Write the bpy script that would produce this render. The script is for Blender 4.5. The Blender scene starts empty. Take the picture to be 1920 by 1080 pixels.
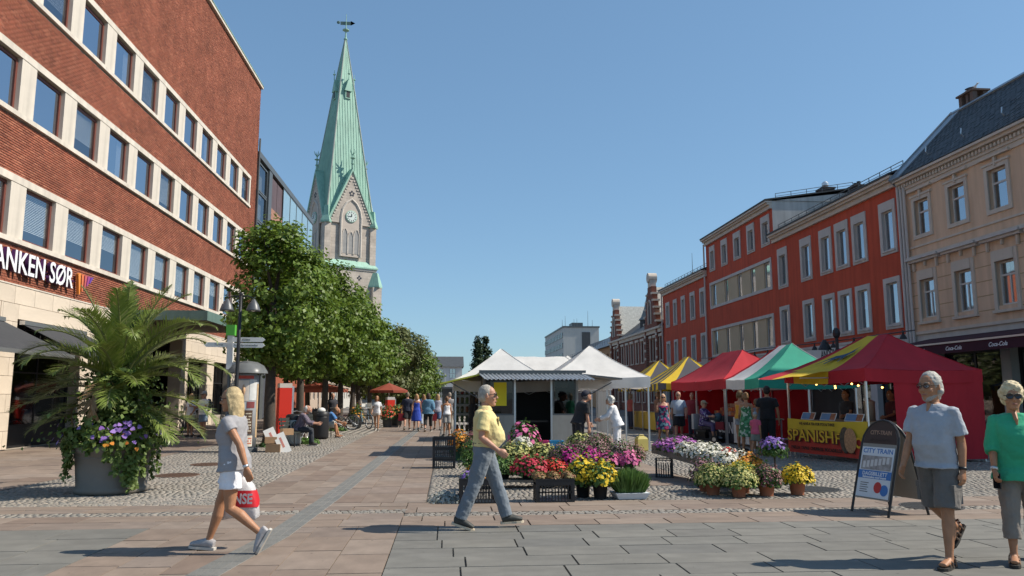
import bpy, bmesh, math, random
import numpy as np
from mathutils import Vector, Matrix, noise as mnoise

random.seed(7); RNG = np.random.default_rng(11)
scene = bpy.context.scene
COL = scene.collection
R = math.radians

# ------------------------------------------------------------------ camera, sky, sun, exposure
cam_d = bpy.data.cameras.new('camera'); cam = bpy.data.objects.new('camera', cam_d); COL.objects.link(cam)
cam.location = (0, 0, 1.56)
cam.rotation_euler = (R(90 + 8.0), 0, R(-4.76))
cam_d.sensor_width = 36.0; cam_d.lens = 27.0; cam_d.clip_end = 4000
scene.camera = cam

SUN_EL = R(45.5); SUN_AZ = R(94.76)          # azimuth clockwise from +Y: straight to the right of the lens
world = bpy.data.worlds.new('World'); scene.world = world; world.use_nodes = True
wn = world.node_tree.nodes; wl = world.node_tree.links
for n in list(wn): wn.remove(n)
w_out = wn.new('ShaderNodeOutputWorld'); w_bg = wn.new('ShaderNodeBackground'); w_sky = wn.new('ShaderNodeTexSky')
w_sky.sky_type = 'NISHITA'; w_sky.sun_disc = False
w_sky.sun_elevation = SUN_EL; w_sky.sun_rotation = SUN_AZ
w_sky.altitude = 0; w_sky.air_density = 1.0; w_sky.dust_density = 0.35; w_sky.ozone_density = 1.5
w_bg.inputs['Strength'].default_value = 0.14
w_gm = wn.new('ShaderNodeGamma'); w_gm.inputs['Gamma'].default_value = .60        # hazy summer sky: flatter from zenith to horizon
w_ti = wn.new('ShaderNodeVectorMath'); w_ti.operation = 'MULTIPLY'; w_ti.inputs[1].default_value = (.76, 1.06, 1.30)
wl.new(w_sky.outputs[0], w_gm.inputs['Color']); wl.new(w_gm.outputs[0], w_ti.inputs[0]); wl.new(w_ti.outputs[0], w_bg.inputs['Color']); wl.new(w_bg.outputs[0], w_out.inputs['Surface'])

sun_d = bpy.data.lights.new('sun', 'SUN'); sun = bpy.data.objects.new('sun', sun_d); COL.objects.link(sun)
sun_d.energy = 4.2; sun_d.angle = R(0.53); sun_d.color = (1.0, 0.93, 0.81)
to_sun = Vector((math.sin(SUN_AZ) * math.cos(SUN_EL), math.cos(SUN_AZ) * math.cos(SUN_EL), math.sin(SUN_EL)))
sun.rotation_euler = to_sun.to_track_quat('Z', 'Y').to_euler(); sun.location = (30, -10, 40)

scene.view_settings.view_transform = 'Standard'; scene.view_settings.look = 'None'
scene.view_settings.exposure = 0.5; scene.view_settings.gamma = 1.0
scene.render.engine = 'CYCLES'
scene.cycles.max_bounces = 6; scene.cycles.transparent_max_bounces = 12
scene.cycles.caustics_reflective = False; scene.cycles.caustics_refractive = False

# ------------------------------------------------------------------ materials
MATS = {}
def srgb(r, g, b):
    f = lambda c: (c / 255 / 12.92) if c / 255 <= .04045 else ((c / 255 + .055) / 1.055) ** 2.4
    return (f(r), f(g), f(b))
def nodes_of(m):
    m.use_nodes = True
    return m.node_tree.nodes, m.node_tree.links, m.node_tree.nodes['Principled BSDF']
def M(name, col=(.5, .5, .5), rough=.75, var=.12, scale=3.0, bump=0.0, bscale=60.0, metal=0.0, spec=.4,
      streak=0.0, trans=0.0, obj_var=0.0, emit=None, sheen=0.0):
    """plain surface with broad and fine procedural colour variation, optional relief and streaks of grime"""
    if name in MATS: return MATS[name]
    m = bpy.data.materials.new(name); n, l, b = nodes_of(m)
    tc = n.new('ShaderNodeTexCoord')
    n1 = n.new('ShaderNodeTexNoise'); n1.inputs['Scale'].default_value = scale; n1.inputs['Detail'].default_value = 5; n1.inputs['Roughness'].default_value = .65
    l.new(tc.outputs['Object'], n1.inputs['Vector'])
    mr = n.new('ShaderNodeMapRange'); mr.inputs[1].default_value = .25; mr.inputs[2].default_value = .75
    mr.inputs[3].default_value = 1 - var; mr.inputs[4].default_value = 1 + var
    l.new(n1.outputs['Fac'], mr.inputs[0])
    fac = mr.outputs[0]
    if obj_var:
        oi = n.new('ShaderNodeObjectInfo'); at = n.new('ShaderNodeAttribute'); at.attribute_name = 'rnd'
        ad = n.new('ShaderNodeMath'); ad.operation = 'ADD'; l.new(oi.outputs['Random'], ad.inputs[0]); l.new(at.outputs['Fac'], ad.inputs[1])
        fr = n.new('ShaderNodeMath'); fr.operation = 'FRACT'; l.new(ad.outputs[0], fr.inputs[0])
        m2 = n.new('ShaderNodeMapRange'); m2.inputs[3].default_value = 1 - obj_var; m2.inputs[4].default_value = 1 + obj_var
        l.new(fr.outputs[0], m2.inputs[0])
        mu = n.new('ShaderNodeMath'); mu.operation = 'MULTIPLY'; l.new(fac, mu.inputs[0]); l.new(m2.outputs[0], mu.inputs[1]); fac = mu.outputs[0]
    if streak:
        mp = n.new('ShaderNodeMapping'); mp.inputs['Scale'].default_value = (1.3, 1.3, .12); l.new(tc.outputs['Object'], mp.inputs['Vector'])
        n3 = n.new('ShaderNodeTexNoise'); n3.inputs['Scale'].default_value = 2.5; n3.inputs['Detail'].default_value = 6; l.new(mp.outputs[0], n3.inputs['Vector'])
        m3 = n.new('ShaderNodeMapRange'); m3.inputs[1].default_value = .35; m3.inputs[2].default_value = .7; m3.inputs[3].default_value = 1.0; m3.inputs[4].default_value = 1 - streak
        l.new(n3.outputs['Fac'], m3.inputs[0])
        mu = n.new('ShaderNodeMath'); mu.operation = 'MULTIPLY'; l.new(fac, mu.inputs[0]); l.new(m3.outputs[0], mu.inputs[1]); fac = mu.outputs[0]
    vm = n.new('ShaderNodeVectorMath'); vm.operation = 'SCALE'; vm.inputs[0].default_value = col[:3]
    l.new(fac, vm.inputs['Scale']); l.new(vm.outputs[0], b.inputs['Base Color'])
    b.inputs['Roughness'].default_value = rough; b.inputs['Metallic'].default_value = metal
    b.inputs['Specular IOR Level'].default_value = spec
    if sheen: b.inputs['Sheen Weight'].default_value = sheen
    if bump:
        nb = n.new('ShaderNodeTexNoise'); nb.inputs['Scale'].default_value = bscale; nb.inputs['Detail'].default_value = 4
        l.new(tc.outputs['Object'], nb.inputs['Vector'])
        bp = n.new('ShaderNodeBump'); bp.inputs['Strength'].default_value = min(1, bump); bp.inputs['Distance'].default_value = .02
        l.new(nb.outputs['Fac'], bp.inputs['Height']); l.new(bp.outputs[0], b.inputs['Normal'])
    if trans:
        out = n['Material Output']; tr = n.new('ShaderNodeBsdfTranslucent'); mx = n.new('ShaderNodeMixShader'); mx.inputs[0].default_value = trans
        l.new(vm.outputs[0], tr.inputs['Color']); l.new(b.outputs[0], mx.inputs[1]); l.new(tr.outputs[0], mx.inputs[2]); l.new(mx.outputs[0], out.inputs['Surface'])
    if emit:
        b.inputs['Emission Color'].default_value = (*emit[0], 1); b.inputs['Emission Strength'].default_value = emit[1]
    MATS[name] = m
    return m
def ramp_mat(name, stops, rough=.8, attr=True, scale=12, var=.12, bump=0.0, bscale=60, trans=0.0, spec=.3, stain=0.0, spots=0.0):
    """colour picked per piece (object random + face attribute 'rnd') from a list of colours"""
    if name in MATS: return MATS[name]
    m = bpy.data.materials.new(name); n, l, b = nodes_of(m)
    tc = n.new('ShaderNodeTexCoord'); oi = n.new('ShaderNodeObjectInfo'); at = n.new('ShaderNodeAttribute'); at.attribute_name = 'rnd'
    ad = n.new('ShaderNodeMath'); ad.operation = 'ADD'; l.new(oi.outputs['Random'], ad.inputs[0]); l.new(at.outputs['Fac'], ad.inputs[1])
    fr = n.new('ShaderNodeMath'); fr.operation = 'FRACT'; l.new(ad.outputs[0], fr.inputs[0])
    rp = n.new('ShaderNodeValToRGB'); el = rp.color_ramp.elements
    while len(el) < len(stops): el.new(.5)
    for i, c in enumerate(stops):
        el[i].position = i / max(1, len(stops) - 1); el[i].color = (*c, 1)
    l.new(fr.outputs[0], rp.inputs[0])
    n1 = n.new('ShaderNodeTexNoise'); n1.inputs['Scale'].default_value = scale; n1.inputs['Detail'].default_value = 6; l.new(tc.outputs['Object'], n1.inputs['Vector'])
    mr = n.new('ShaderNodeMapRange'); mr.inputs[1].default_value = .25; mr.inputs[2].default_value = .75; mr.inputs[3].default_value = 1 - var; mr.inputs[4].default_value = 1 + var
    l.new(n1.outputs['Fac'], mr.inputs[0])
    vm = n.new('ShaderNodeVectorMath'); vm.operation = 'SCALE'; l.new(rp.outputs[0], vm.inputs[0]); l.new(mr.outputs[0], vm.inputs['Scale'])
    ge = n.new('ShaderNodeNewGeometry')
    def darken(src, lo, hi, a, bb):
        nonlocal vm
        mm = n.new('ShaderNodeMapRange'); mm.inputs[1].default_value = lo; mm.inputs[2].default_value = hi; mm.inputs[3].default_value = a; mm.inputs[4].default_value = bb; l.new(src, mm.inputs[0])
        v2 = n.new('ShaderNodeVectorMath'); v2.operation = 'SCALE'; l.new(vm.outputs[0], v2.inputs[0]); l.new(mm.outputs[0], v2.inputs['Scale']); vm = v2
    if stain:      # broad wear and stains that run across the pieces
        for sc_, w in ((.5, 1.0), (2.6, .6)):
            ns = n.new('ShaderNodeTexNoise'); ns.inputs['Scale'].default_value = sc_; ns.inputs['Detail'].default_value = 8; ns.inputs['Roughness'].default_value = .7; l.new(ge.outputs['Position'], ns.inputs['Vector']); darken(ns.outputs['Fac'], .3, .7, 1 - stain * w, 1 + stain * w * .7)
    if spots:      # trodden-in gum and drips
        for sc_, th in ((1.7, .035), (4.3, .06)):
            vo = n.new('ShaderNodeTexVoronoi'); vo.inputs['Scale'].default_value = sc_; l.new(ge.outputs['Position'], vo.inputs['Vector']); darken(vo.outputs['Distance'], th * .7, th, 1 - spots, 1.0)
    l.new(vm.outputs[0], b.inputs['Base Color']); b.inputs['Roughness'].default_value = rough; b.inputs['Specular IOR Level'].default_value = spec
    if bump:
        nb = n.new('ShaderNodeTexNoise'); nb.inputs['Scale'].default_value = bscale; nb.inputs['Detail'].default_value = 4; l.new(tc.outputs['Object'], nb.inputs['Vector'])
        bp = n.new('ShaderNodeBump'); bp.inputs['Strength'].default_value = bump; bp.inputs['Distance'].default_value = .01
        l.new(nb.outputs['Fac'], bp.inputs['Height']); l.new(bp.outputs[0], b.inputs['Normal'])
    if trans:
        out = n['Material Output']; tr = n.new('ShaderNodeBsdfTranslucent'); mx = n.new('ShaderNodeMixShader'); mx.inputs[0].default_value = trans
        l.new(vm.outputs[0], tr.inputs['Color']); l.new(b.outputs[0], mx.inputs[1]); l.new(tr.outputs[0], mx.inputs[2]); l.new(mx.outputs[0], out.inputs['Surface'])
    MATS[name] = m
    return m
def glass(name, tint=(.55, .62, .7), fac=.42, rough=.03, floor=.16):
    if name in MATS: return MATS[name]
    m = bpy.data.materials.new(name); n, l, b = nodes_of(m); out = n['Material Output']
    tr = n.new('ShaderNodeBsdfTransparent'); tr.inputs[0].default_value = (*tint, 1)
    gl = n.new('ShaderNodeBsdfGlossy'); gl.inputs['Roughness'].default_value = rough; gl.inputs[0].default_value = (.9, .93, 1, 1)
    lw = n.new('ShaderNodeLayerWeight'); lw.inputs[0].default_value = fac; mxm = n.new('ShaderNodeMath'); mxm.operation = 'MAXIMUM'; mxm.inputs[1].default_value = floor; l.new(lw.outputs['Fresnel'], mxm.inputs[0])
    tc = n.new('ShaderNodeTexCoord'); nb = n.new('ShaderNodeTexNoise'); nb.inputs['Scale'].default_value = .7; l.new(tc.outputs['Object'], nb.inputs['Vector'])
    bp = n.new('ShaderNodeBump'); bp.inputs['Strength'].default_value = .08; bp.inputs['Distance'].default_value = .05; l.new(nb.outputs['Fac'], bp.inputs['Height']); l.new(bp.outputs[0], gl.inputs['Normal'])
    mx = n.new('ShaderNodeMixShader'); gb_ = n.new('ShaderNodeNewGeometry'); inv = n.new('ShaderNodeMath'); inv.operation = 'SUBTRACT'; inv.inputs[0].default_value = 1.0; l.new(gb_.outputs['Backfacing'], inv.inputs[1]); mk = n.new('ShaderNodeMath'); mk.operation = 'MULTIPLY'; l.new(mxm.outputs[0], mk.inputs[0]); l.new(inv.outputs[0], mk.inputs[1]); l.new(mk.outputs[0], mx.inputs[0]); l.new(tr.outputs[0], mx.inputs[1]); l.new(gl.outputs[0], mx.inputs[2]); l.new(mx.outputs[0], out.inputs['Surface'])
    MATS[name] = m
    return m

# ------------------------------------------------------------------ mesh building
class MB:
    """collects shapes for ONE mesh object"""
    def __init__(s): s.v = []; s.f = []; s.m = []; s.cm = 0
    def mat(s, i): s.cm = i; return s
    def add(s, vs, fs):
        o = len(s.v); s.v += [tuple(p) for p in vs]; s.f += [tuple(i + o for i in f) for f in fs]; s.m += [s.cm] * len(fs); return s
    def box(s, x0, x1, y0, y1, z0, z1):
        if x0 > x1: x0, x1 = x1, x0
        if y0 > y1: y0, y1 = y1, y0
        if z0 > z1: z0, z1 = z1, z0
        return s.add([(x0, y0, z0), (x1, y0, z0), (x1, y1, z0), (x0, y1, z0), (x0, y0, z1), (x1, y0, z1), (x1, y1, z1), (x0, y1, z1)],
                     [(0, 3, 2, 1), (4, 5, 6, 7), (0, 1, 5, 4), (1, 2, 6, 5), (2, 3, 7, 6), (3, 0, 4, 7)])
    def obox(s, c, half, rot):          # rotated box, rot = 3x3 Matrix
        vs = [Vector(c) + rot @ Vector((sx * half[0], sy * half[1], sz * half[2])) for sz in (-1, 1) for sx, sy in ((-1, -1), (1, -1), (1, 1), (-1, 1))]
        return s.add(vs, [(0, 3, 2, 1), (4, 5, 6, 7), (0, 1, 5, 4), (1, 2, 6, 5), (2, 3, 7, 6), (3, 0, 4, 7)])
    def quad(s, a, b, c, d): return s.add([a, b, c, d], [(0, 1, 2, 3)])
    def tube(s, pts, rad, n=8, cap=True, flat=None):
        pts = [Vector(p) for p in pts]; k = len(pts)
        if not hasattr(rad, '__len__'): rad = [rad] * k
        rings = []; ref = None
        for i, p in enumerate(pts):
            t = (pts[min(i + 1, k - 1)] - pts[max(i - 1, 0)]).normalized()
            if ref is None:
                ref = Vector((0, 0, 1)) if abs(t.z) < .9 else Vector((0, 1, 0))
            a = (ref - t * ref.dot(t))
            if a.length < 1e-4: a = t.orthogonal()
            a.normalize(); b = t.cross(a); ref = a
            r = rad[i]; ra, rb = (r if hasattr(r, '__len__') else (r, r))
            rings.append([p + a * (ra * math.cos(2 * math.pi * j / n)) + b * (rb * math.sin(2 * math.pi * j / n)) for j in range(n)])
        vs = [q for r in rings for q in r]
        fs = [(i * n + j, i * n + (j + 1) % n, (i + 1) * n + (j + 1) % n, (i + 1) * n + j) for i in range(k - 1) for j in range(n)]
        if cap: fs += [tuple(range(n - 1, -1, -1)), tuple((k - 1) * n + j for j in range(n))]
        return s.add(vs, fs)
    def cyl(s, p0, p1, r0, r1=None, n=12, cap=True): return s.tube([p0, p1], [r0, r0 if r1 is None else r1], n, cap)
    def lathe(s, prof, c=(0, 0, 0), n=20, cap=True):
        k = len(prof); cx, cy, cz = c
        vs = [(cx + r * math.cos(2 * math.pi * j / n), cy + r * math.sin(2 * math.pi * j / n), cz + z) for r, z in prof for j in range(n)]
        fs = [(i * n + j, i * n + (j + 1) % n, (i + 1) * n + (j + 1) % n, (i + 1) * n + j) for i in range(k - 1) for j in range(n)]
        if cap: fs += [tuple(range(n - 1, -1, -1)), tuple((k - 1) * n + j for j in range(n))]
        return s.add(vs, fs)
    def loft(s, rings, cap=True):        # rings: lists of points, equal length
        n = len(rings[0]); k = len(rings)
        fs = [(i * n + j, i * n + (j + 1) % n, (i + 1) * n + (j + 1) % n, (i + 1) * n + j) for i in range(k - 1) for j in range(n)]
        if cap: fs += [tuple(range(n - 1, -1, -1)), tuple((k - 1) * n + j for j in range(n))]
        return s.add([p for r in rings for p in r], fs)
    def ball(s, c, r, n=10, k=6):
        rx, ry, rz = r if hasattr(r, '__len__') else (r, r, r)
        rings = []
        for i in range(k + 1):
            a = -math.pi / 2 + math.pi * (i + .02) / (k + .04)
            rings.append([(c[0] + rx * math.cos(a) * math.cos(2 * math.pi * j / n), c[1] + ry * math.cos(a) * math.sin(2 * math.pi * j / n), c[2] + rz * math.sin(a)) for j in range(n)])
        return s.loft(rings)
    def prism(s, poly, z0, z1):          # poly in xy, extruded along z
        n = len(poly)
        return s.add([(x, y, z0) for x, y in poly] + [(x, y, z1) for x, y in poly],
                     [tuple(range(n - 1, -1, -1)), tuple(range(n, 2 * n))] + [(j, (j + 1) % n, n + (j + 1) % n, n + j) for j in range(n)])
    def slab_uz(s, poly, y0, y1):        # poly in (x, z), extruded along y (a facade shape)
        n = len(poly)
        return s.add([(x, y0, z) for x, z in poly] + [(x, y1, z) for x, z in poly],
                     [tuple(range(n)), tuple(range(2 * n - 1, n - 1, -1))] + [(j, n + j, n + (j + 1) % n, (j + 1) % n) for j in range(n)])
    def xf(s, mtx, start=0):
        s.v = s.v[:start] + [tuple(mtx @ Vector(p)) for p in s.v[start:]]; return s
    def mesh(s, name, mats, smooth=False):
        me = bpy.data.meshes.new(name); me.from_pydata(s.v, [], s.f)
        for mt in (mats if isinstance(mats, (list, tuple)) else [mats]): me.materials.append(mt)
        if any(s.m): me.polygons.foreach_set('material_index', s.m)
        if smooth: me.polygons.foreach_set('use_smooth', [True] * len(s.f))
        me.update(); return me
    def build(s, name, mats, parent=None, smooth=False, loc=None, rz=0):
        return put(name, s.mesh(name, mats, smooth), parent, loc, rz)
def put(name, me, parent=None, loc=None, rz=0):
    o = bpy.data.objects.new(name, me); COL.objects.link(o)
    if parent is not None: o.parent = parent
    if loc is not None: o.location = loc
    if rz: o.rotation_euler.z = rz
    return o
def tag(o, label=None, cat=None, group=None, kind=None):
    if label: o['label'] = label
    if cat: o['category'] = cat
    if group: o['group'] = group
    if kind: o['kind'] = kind
    return o
def thing(name, label, cat, loc=(0, 0, 0), rz=0, group=None):
    o = bpy.data.objects.new(name, None); COL.objects.link(o); o.empty_display_size = .2
    o.location = loc; o.rotation_euler.z = rz
    return tag(o, label, cat, group)
def copy_tree(o, parent=None):
    c = o.copy(); COL.objects.link(c)
    if parent is not None: c.parent = parent
    for ch in o.children: copy_tree(ch, c)
    return c
def np_mesh(name, verts, quads, mats, rnd=None, smooth=False, midx=None):
    me = bpy.data.meshes.new(name); nv = len(verts); nf = len(quads); k = quads.shape[1]
    me.vertices.add(nv); me.vertices.foreach_set('co', np.asarray(verts, np.float32).ravel())
    me.loops.add(nf * k); me.loops.foreach_set('vertex_index', np.asarray(quads, np.int32).ravel())
    me.polygons.add(nf); me.polygons.foreach_set('loop_start', np.arange(0, nf * k, k, dtype=np.int32))
    if smooth: me.polygons.foreach_set('use_smooth', np.ones(nf, bool))
    if midx is not None: me.polygons.foreach_set('material_index', np.asarray(midx, np.int32))
    for mt in (mats if isinstance(mats, (list, tuple)) else [mats]): me.materials.append(mt)
    me.update(calc_edges=True)
    if rnd is not None:
        a = me.attributes.new('rnd', 'FLOAT', 'FACE'); a.data.foreach_set('value', np.asarray(rnd, np.float32))
    return me
def stones_mesh(name, cen, half, mats, cham=.2, tilt=0.0, drop=None):
    """many small stones lying in the xy plane in ONE mesh: cen (N,3) = top centre, half (N,3); five faces each"""
    cen = np.asarray(cen, float); half = np.asarray(half, float); N = len(cen)
    sg = np.array([(-1, -1), (1, -1), (1, 1), (-1, 1)], float)
    low = np.concatenate([sg, np.full((4, 1), -2.0)], 1); top = np.concatenate([sg * (1 - cham), np.zeros((4, 1))], 1)
    unit = np.concatenate([low, top])
    V = cen[:, None, :] + unit[None] * half[:, None, :]
    if tilt: V[:, 4:, 2] += RNG.normal(0, tilt, (N, 4))
    Q = np.array([(4, 5, 6, 7), (0, 1, 5, 4), (1, 2, 6, 5), (2, 3, 7, 6), (3, 0, 4, 7)])
    F = (Q[None] + (np.arange(N) * 8)[:, None, None]).reshape(-1, 4)
    return np_mesh(name, V.reshape(-1, 3), F, mats, rnd=np.repeat(RNG.random(N), 5))
def text_mesh(body, size, mat, depth=.004, align='CENTER', name='lettering', bold=0.0, shear=0.0, space=1.0):
    cu = bpy.data.curves.new('text_tmp', 'FONT'); cu.body = body; cu.size = size; cu.extrude = depth; cu.align_x = align; cu.align_y = 'CENTER'
    cu.offset = bold; cu.shear = shear; cu.space_character = space; cu.resolution_u = 3
    o = bpy.data.objects.new('text_tmp', cu); COL.objects.link(o)
    dg = bpy.context.evaluated_depsgraph_get(); me = bpy.data.meshes.new_from_object(o.evaluated_get(dg))
    bpy.data.objects.remove(o); bpy.data.curves.remove(cu)
    me.name = name; me.materials.clear(); me.materials.append(mat)
    return me
def lettering(body, size, mat, parent, loc, rot=(math.pi / 2, 0, 0), depth=.004, align='CENTER', bold=0.0, shear=0.0, space=1.0, width=None, name='lettering'):
    me = text_mesh(body, size, mat, depth, align, name, bold, shear, space)
    if width:
        xs = [v.co.x for v in me.vertices]; sc = width / (max(xs) - min(xs))
        for v in me.vertices: v.co.x *= sc
    o = put(name, me, parent, loc); o.rotation_euler = rot
    return o
def wall(mb, u0, u1, z0, z1, holes, depth=.25, y=0.0):
    """a facade sheet in the local xz plane facing -y with rectangular openings and their reveals"""
    us = sorted({u0, u1, *[h[0] for h in holes], *[h[1] for h in holes]}); zs = sorted({z0, z1, *[h[2] for h in holes], *[h[3] for h in holes]})
    us = [u for u in us if u0 - 1e-6 <= u <= u1 + 1e-6]; zs = [z for z in zs if z0 - 1e-6 <= z <= z1 + 1e-6]
    for i in range(len(us) - 1):
        for j in range(len(zs) - 1):
            cu = (us[i] + us[i + 1]) / 2; cz = (zs[j] + zs[j + 1]) / 2
            if any(h[0] < cu < h[1] and h[2] < cz < h[3] for h in holes): continue
            mb.quad((us[i], y, zs[j]), (us[i + 1], y, zs[j]), (us[i + 1], y, zs[j + 1]), (us[i], y, zs[j + 1]))
    for a, b, c, d in holes:
        mb.quad((a, y, c), (a, y, d), (a, y + depth, d), (a, y + depth, c)); mb.quad((b, y, d), (b, y, c), (b, y + depth, c), (b, y + depth, d))
        mb.quad((a, y, d), (b, y, d), (b, y + depth, d), (a, y + depth, d)); mb.quad((b, y, c), (a, y, c), (a, y + depth, c), (b, y + depth, c))
    return mb
def frame_bars(mb, a, b, c, d, t, y0, y1):     # picture frame a..b x c..d, bar width t
    mb.box(a, a + t, y0, y1, c, d); mb.box(b - t, b, y0, y1, c, d); mb.box(a + t, b - t, y0, y1, d - t, d); mb.box(a + t, b - t, y0, y1, c, c + t)
    return mb
# ------------------------------------------------------------------ shared colours
M_MORTAR = M('mortar', (.30, .25, .21), .95, .2, 6)
M_BRICK = ramp_mat('red_brick', [(.27, .088, .053), (.34, .112, .066), (.30, .10, .060), (.40, .15, .09), (.23, .075, .048), (.32, .107, .063), (.28, .095, .059)], .9, scale=1.2, var=.2, bump=.25, bscale=90, stain=.22)
M_STONE = M('pale_travertine', (.66, .56, .45), .7, .10, 1.2, .15, 30, streak=.10, obj_var=.06)
M_STONEBAND = M('pale_stone_trim', (.68, .61, .52), .75, .10, 1.5, .1, 40, streak=.22)
M_MAHOG = M('mahogany_window_frame', (.17, .055, .04), .45, .15, 5)
M_GLASS = glass('window_glass', (.88, .9, .93), .5, floor=.5); M_BANKGLASS = glass('bank_window_glass', (.85, .88, .92), .6, floor=.62); M_BLINDGLASS = glass('clear_bank_window_glass', (.95, .96, .97), .3, floor=.34)
M_SHOPGLASS = glass('shop_window_glass', (.55, .58, .6), .30)
M_DARKROOM = M('dark_room_behind_window', (.06, .065, .08), .9, .3, .8)
M_BLIND = M('white_blind', (.62, .66, .66), .6, .05)
M_BLACK = M('black_painted_metal', (.02, .02, .022), .45, .1)
M_STEEL = M('grey_painted_steel', (.11, .12, .125), .45, .1, 3, metal=.2)
M_ALU = M('bare_aluminium', (.62, .63, .64), .35, .06, 3, metal=.85)
M_PATINA = M('green_copper_patina', (.27, .46, .37), .7, .10, .35, streak=.28)
M_SLATE = M('dark_slate', (.05, .052, .054), .6, .25, 2, obj_var=.35)
M_ZINC = M('zinc_sheet', (.33, .36, .38), .4, .15, 1.2, metal=.5)
M_WHITE = M('white_paint', (.72, .70, .66), .55, .06, 2, streak=.08)
M_DARKFAB = M('charcoal_awning_cloth', (.045, .046, .05), .9, .15, 4)

# ------------------------------------------------------------------ paving
UNIT = MB()
UNIT.add([(-.5, -.5, -1), (.5, -.5, -1), (.5, .5, -1), (-.5, .5, -1), (-.494, -.492, 0), (.494, -.492, 0), (.494, .492, 0), (-.494, .492, 0)],
         [(4, 5, 6, 7), (0, 1, 5, 4), (1, 2, 6, 5), (2, 3, 7, 6), (3, 0, 4, 7)])
SETT = MB()
SETT.add([(-.5, -.5, -1), (.5, -.5, -1), (.5, .5, -1), (-.5, .5, -1), (-.44, -.44, -.09), (.44, -.44, -.09), (.44, .44, -.09), (-.44, .44, -.09), (-.28, -.28, 0), (.28, -.28, 0), (.28, .28, 0), (-.28, .28, 0)],
         [(8, 9, 10, 11), (4, 5, 9, 8), (5, 6, 10, 9), (6, 7, 11, 10), (7, 4, 8, 11), (0, 1, 5, 4), (1, 2, 6, 5), (2, 3, 7, 6), (3, 0, 4, 7)])
def in_view(x, y, margin=1.0):
    # wedge in front of the photographer, with a step to either side
    d = x * math.sin(R(4.76)) + y * math.cos(R(4.76)); s = x * math.cos(R(4.76)) - y * math.sin(R(4.76))
    return d > 4.5 and abs(s) < .69 * d + margin
def pieces(parent, name, P, mat, unit, maxobj=300, thick=.05, upright=False, cham=.06, key=None, tilt=0.0):
    """P: (x, y, top, sx, sy, spin). The nearest ones are objects of their own; what is left joins one 'stuff' part."""
    me = unit.mesh(name, mat)
    P = sorted(P, key=key or (lambda p: p[0] ** 2 + p[1] ** 2))
    for x, y, t, sx, sy, sp in P[:maxobj]:
        o = bpy.data.objects.new(name, me); COL.objects.link(o); o.parent = parent
        if upright: o.location = (x, -t, y); o.rotation_euler = (math.pi / 2, 0, 0)
        else: o.location = (x, y, t); o.rotation_euler = (random.gauss(0, tilt), random.gauss(0, tilt), sp)
        o.scale = (sx, sy, thick)
    rest = P[maxobj:]
    if rest:
        A = np.array(rest)
        cen = A[:, :3].copy(); half = np.stack([A[:, 3] / 2, A[:, 4] / 2, np.full(len(A), thick / 2)], 1)
        o = put(name + '_field', stones_mesh(name + '_field', cen, half, mat, cham, tilt * .05 if tilt else 0), parent)
        if upright: o.rotation_euler = (math.pi / 2, 0, 0)
        o['kind'] = 'stuff'

def struct(name, mb, mats): return tag(mb.build(name, mats), kind='structure')
M_GROUND = M('worn_asphalt_and_sand', (.19, .17, .155), .95, .2, .6, .3, 60)
M_BED = M('joint_sand', (.17, .14, .115), .95, .25, 3, .3, 80)
struct('ground', MB().quad((-1500, -300, -.06), (1500, -300, -.06), (1500, 2500, -.06), (-1500, 2500, -.06)), M_GROUND)
M_PINK = ramp_mat('pink_granite', [(.212, .160, .126), (.245, .188, .148), (.228, .172, .134), (.26, .205, .165), (.222, .176, .146), (.20, .146, .114)], .8, scale=2.2, var=.16, bump=.12, bscale=120, stain=.16, spots=.45)
M_GREY = ramp_mat('grey_granite', [(.158, .150, .134), (.178, .170, .150), (.166, .159, .142), (.19, .18, .158), (.154, .148, .134)], .78, scale=2.0, var=.15, bump=.12, bscale=120, stain=.16, spots=.4)
M_SETT = ramp_mat('mixed_granite_setts', [(.24, .22, .19), (.30, .268, .228), (.205, .19, .168), (.335, .29, .245), (.255, .225, .195), (.27, .255, .228)], .8, scale=14, var=.15, bump=.2, bscale=90, stain=.2)
M_CHAN = ramp_mat('dark_granite_channel', [(.15, .148, .138), (.18, .176, .162), (.165, .16, .148), (.195, .188, .172)], .75, scale=5, var=.15, bump=.1)

def slabs(x0, x1, y0, y1, w, d, along, joint=.006):
    out = []
    if along == 'y':
        n = max(1, round((x1 - x0) / w)); cw = (x1 - x0) / n
        for i in range(n):
            y = y0 - random.random() * d
            while y < y1:
                L = d * random.uniform(.75, 1.25); a = max(y, y0); b = min(y + L, y1)
                if b - a > .08: out.append((x0 + (i + .5) * cw, (a + b) / 2, random.gauss(0, .0012), cw - joint * .6, b - a - joint * 1.2, 0))
                y += L
    else:
        n = max(1, round((y1 - y0) / w)); cw = (y1 - y0) / n
        for i in range(n):
            x = x0 - random.random() * d
            while x < x1:
                L = d * random.uniform(.75, 1.25); a = max(x, x0); b = min(x + L, x1)
                if b - a > .08: out.append(((a + b) / 2, y0 + (i + .5) * cw, random.gauss(0, .0012), b - a - joint * 1.4, cw - .0025, 0))
                x += L
    return [p for p in out if in_view(p[0], p[1])]
def setts(x0, x1, y0, y1, s=.088):
    out = []; row = 0; y = y0
    while y < y1:
        h = s * random.uniform(.92, 1.08); x = x0 + (row % 2) * s / 2
        while x < x1:
            w = s * random.uniform(.8, 1.3)
            if in_view(x, y, .6): out.append((x + w / 2, y + h / 2 + random.gauss(0, .006), random.gauss(-.004, .0022), w - .008, h - .008, random.gauss(0, .03)))
            x += w
        y += h; row += 1
    return out
def ground_part(name, poly, bed_z=-.022):
    return struct(name, MB().add([(x, y, bed_z) for x, y in poly], [tuple(range(len(poly)))]), M_BED)
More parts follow.
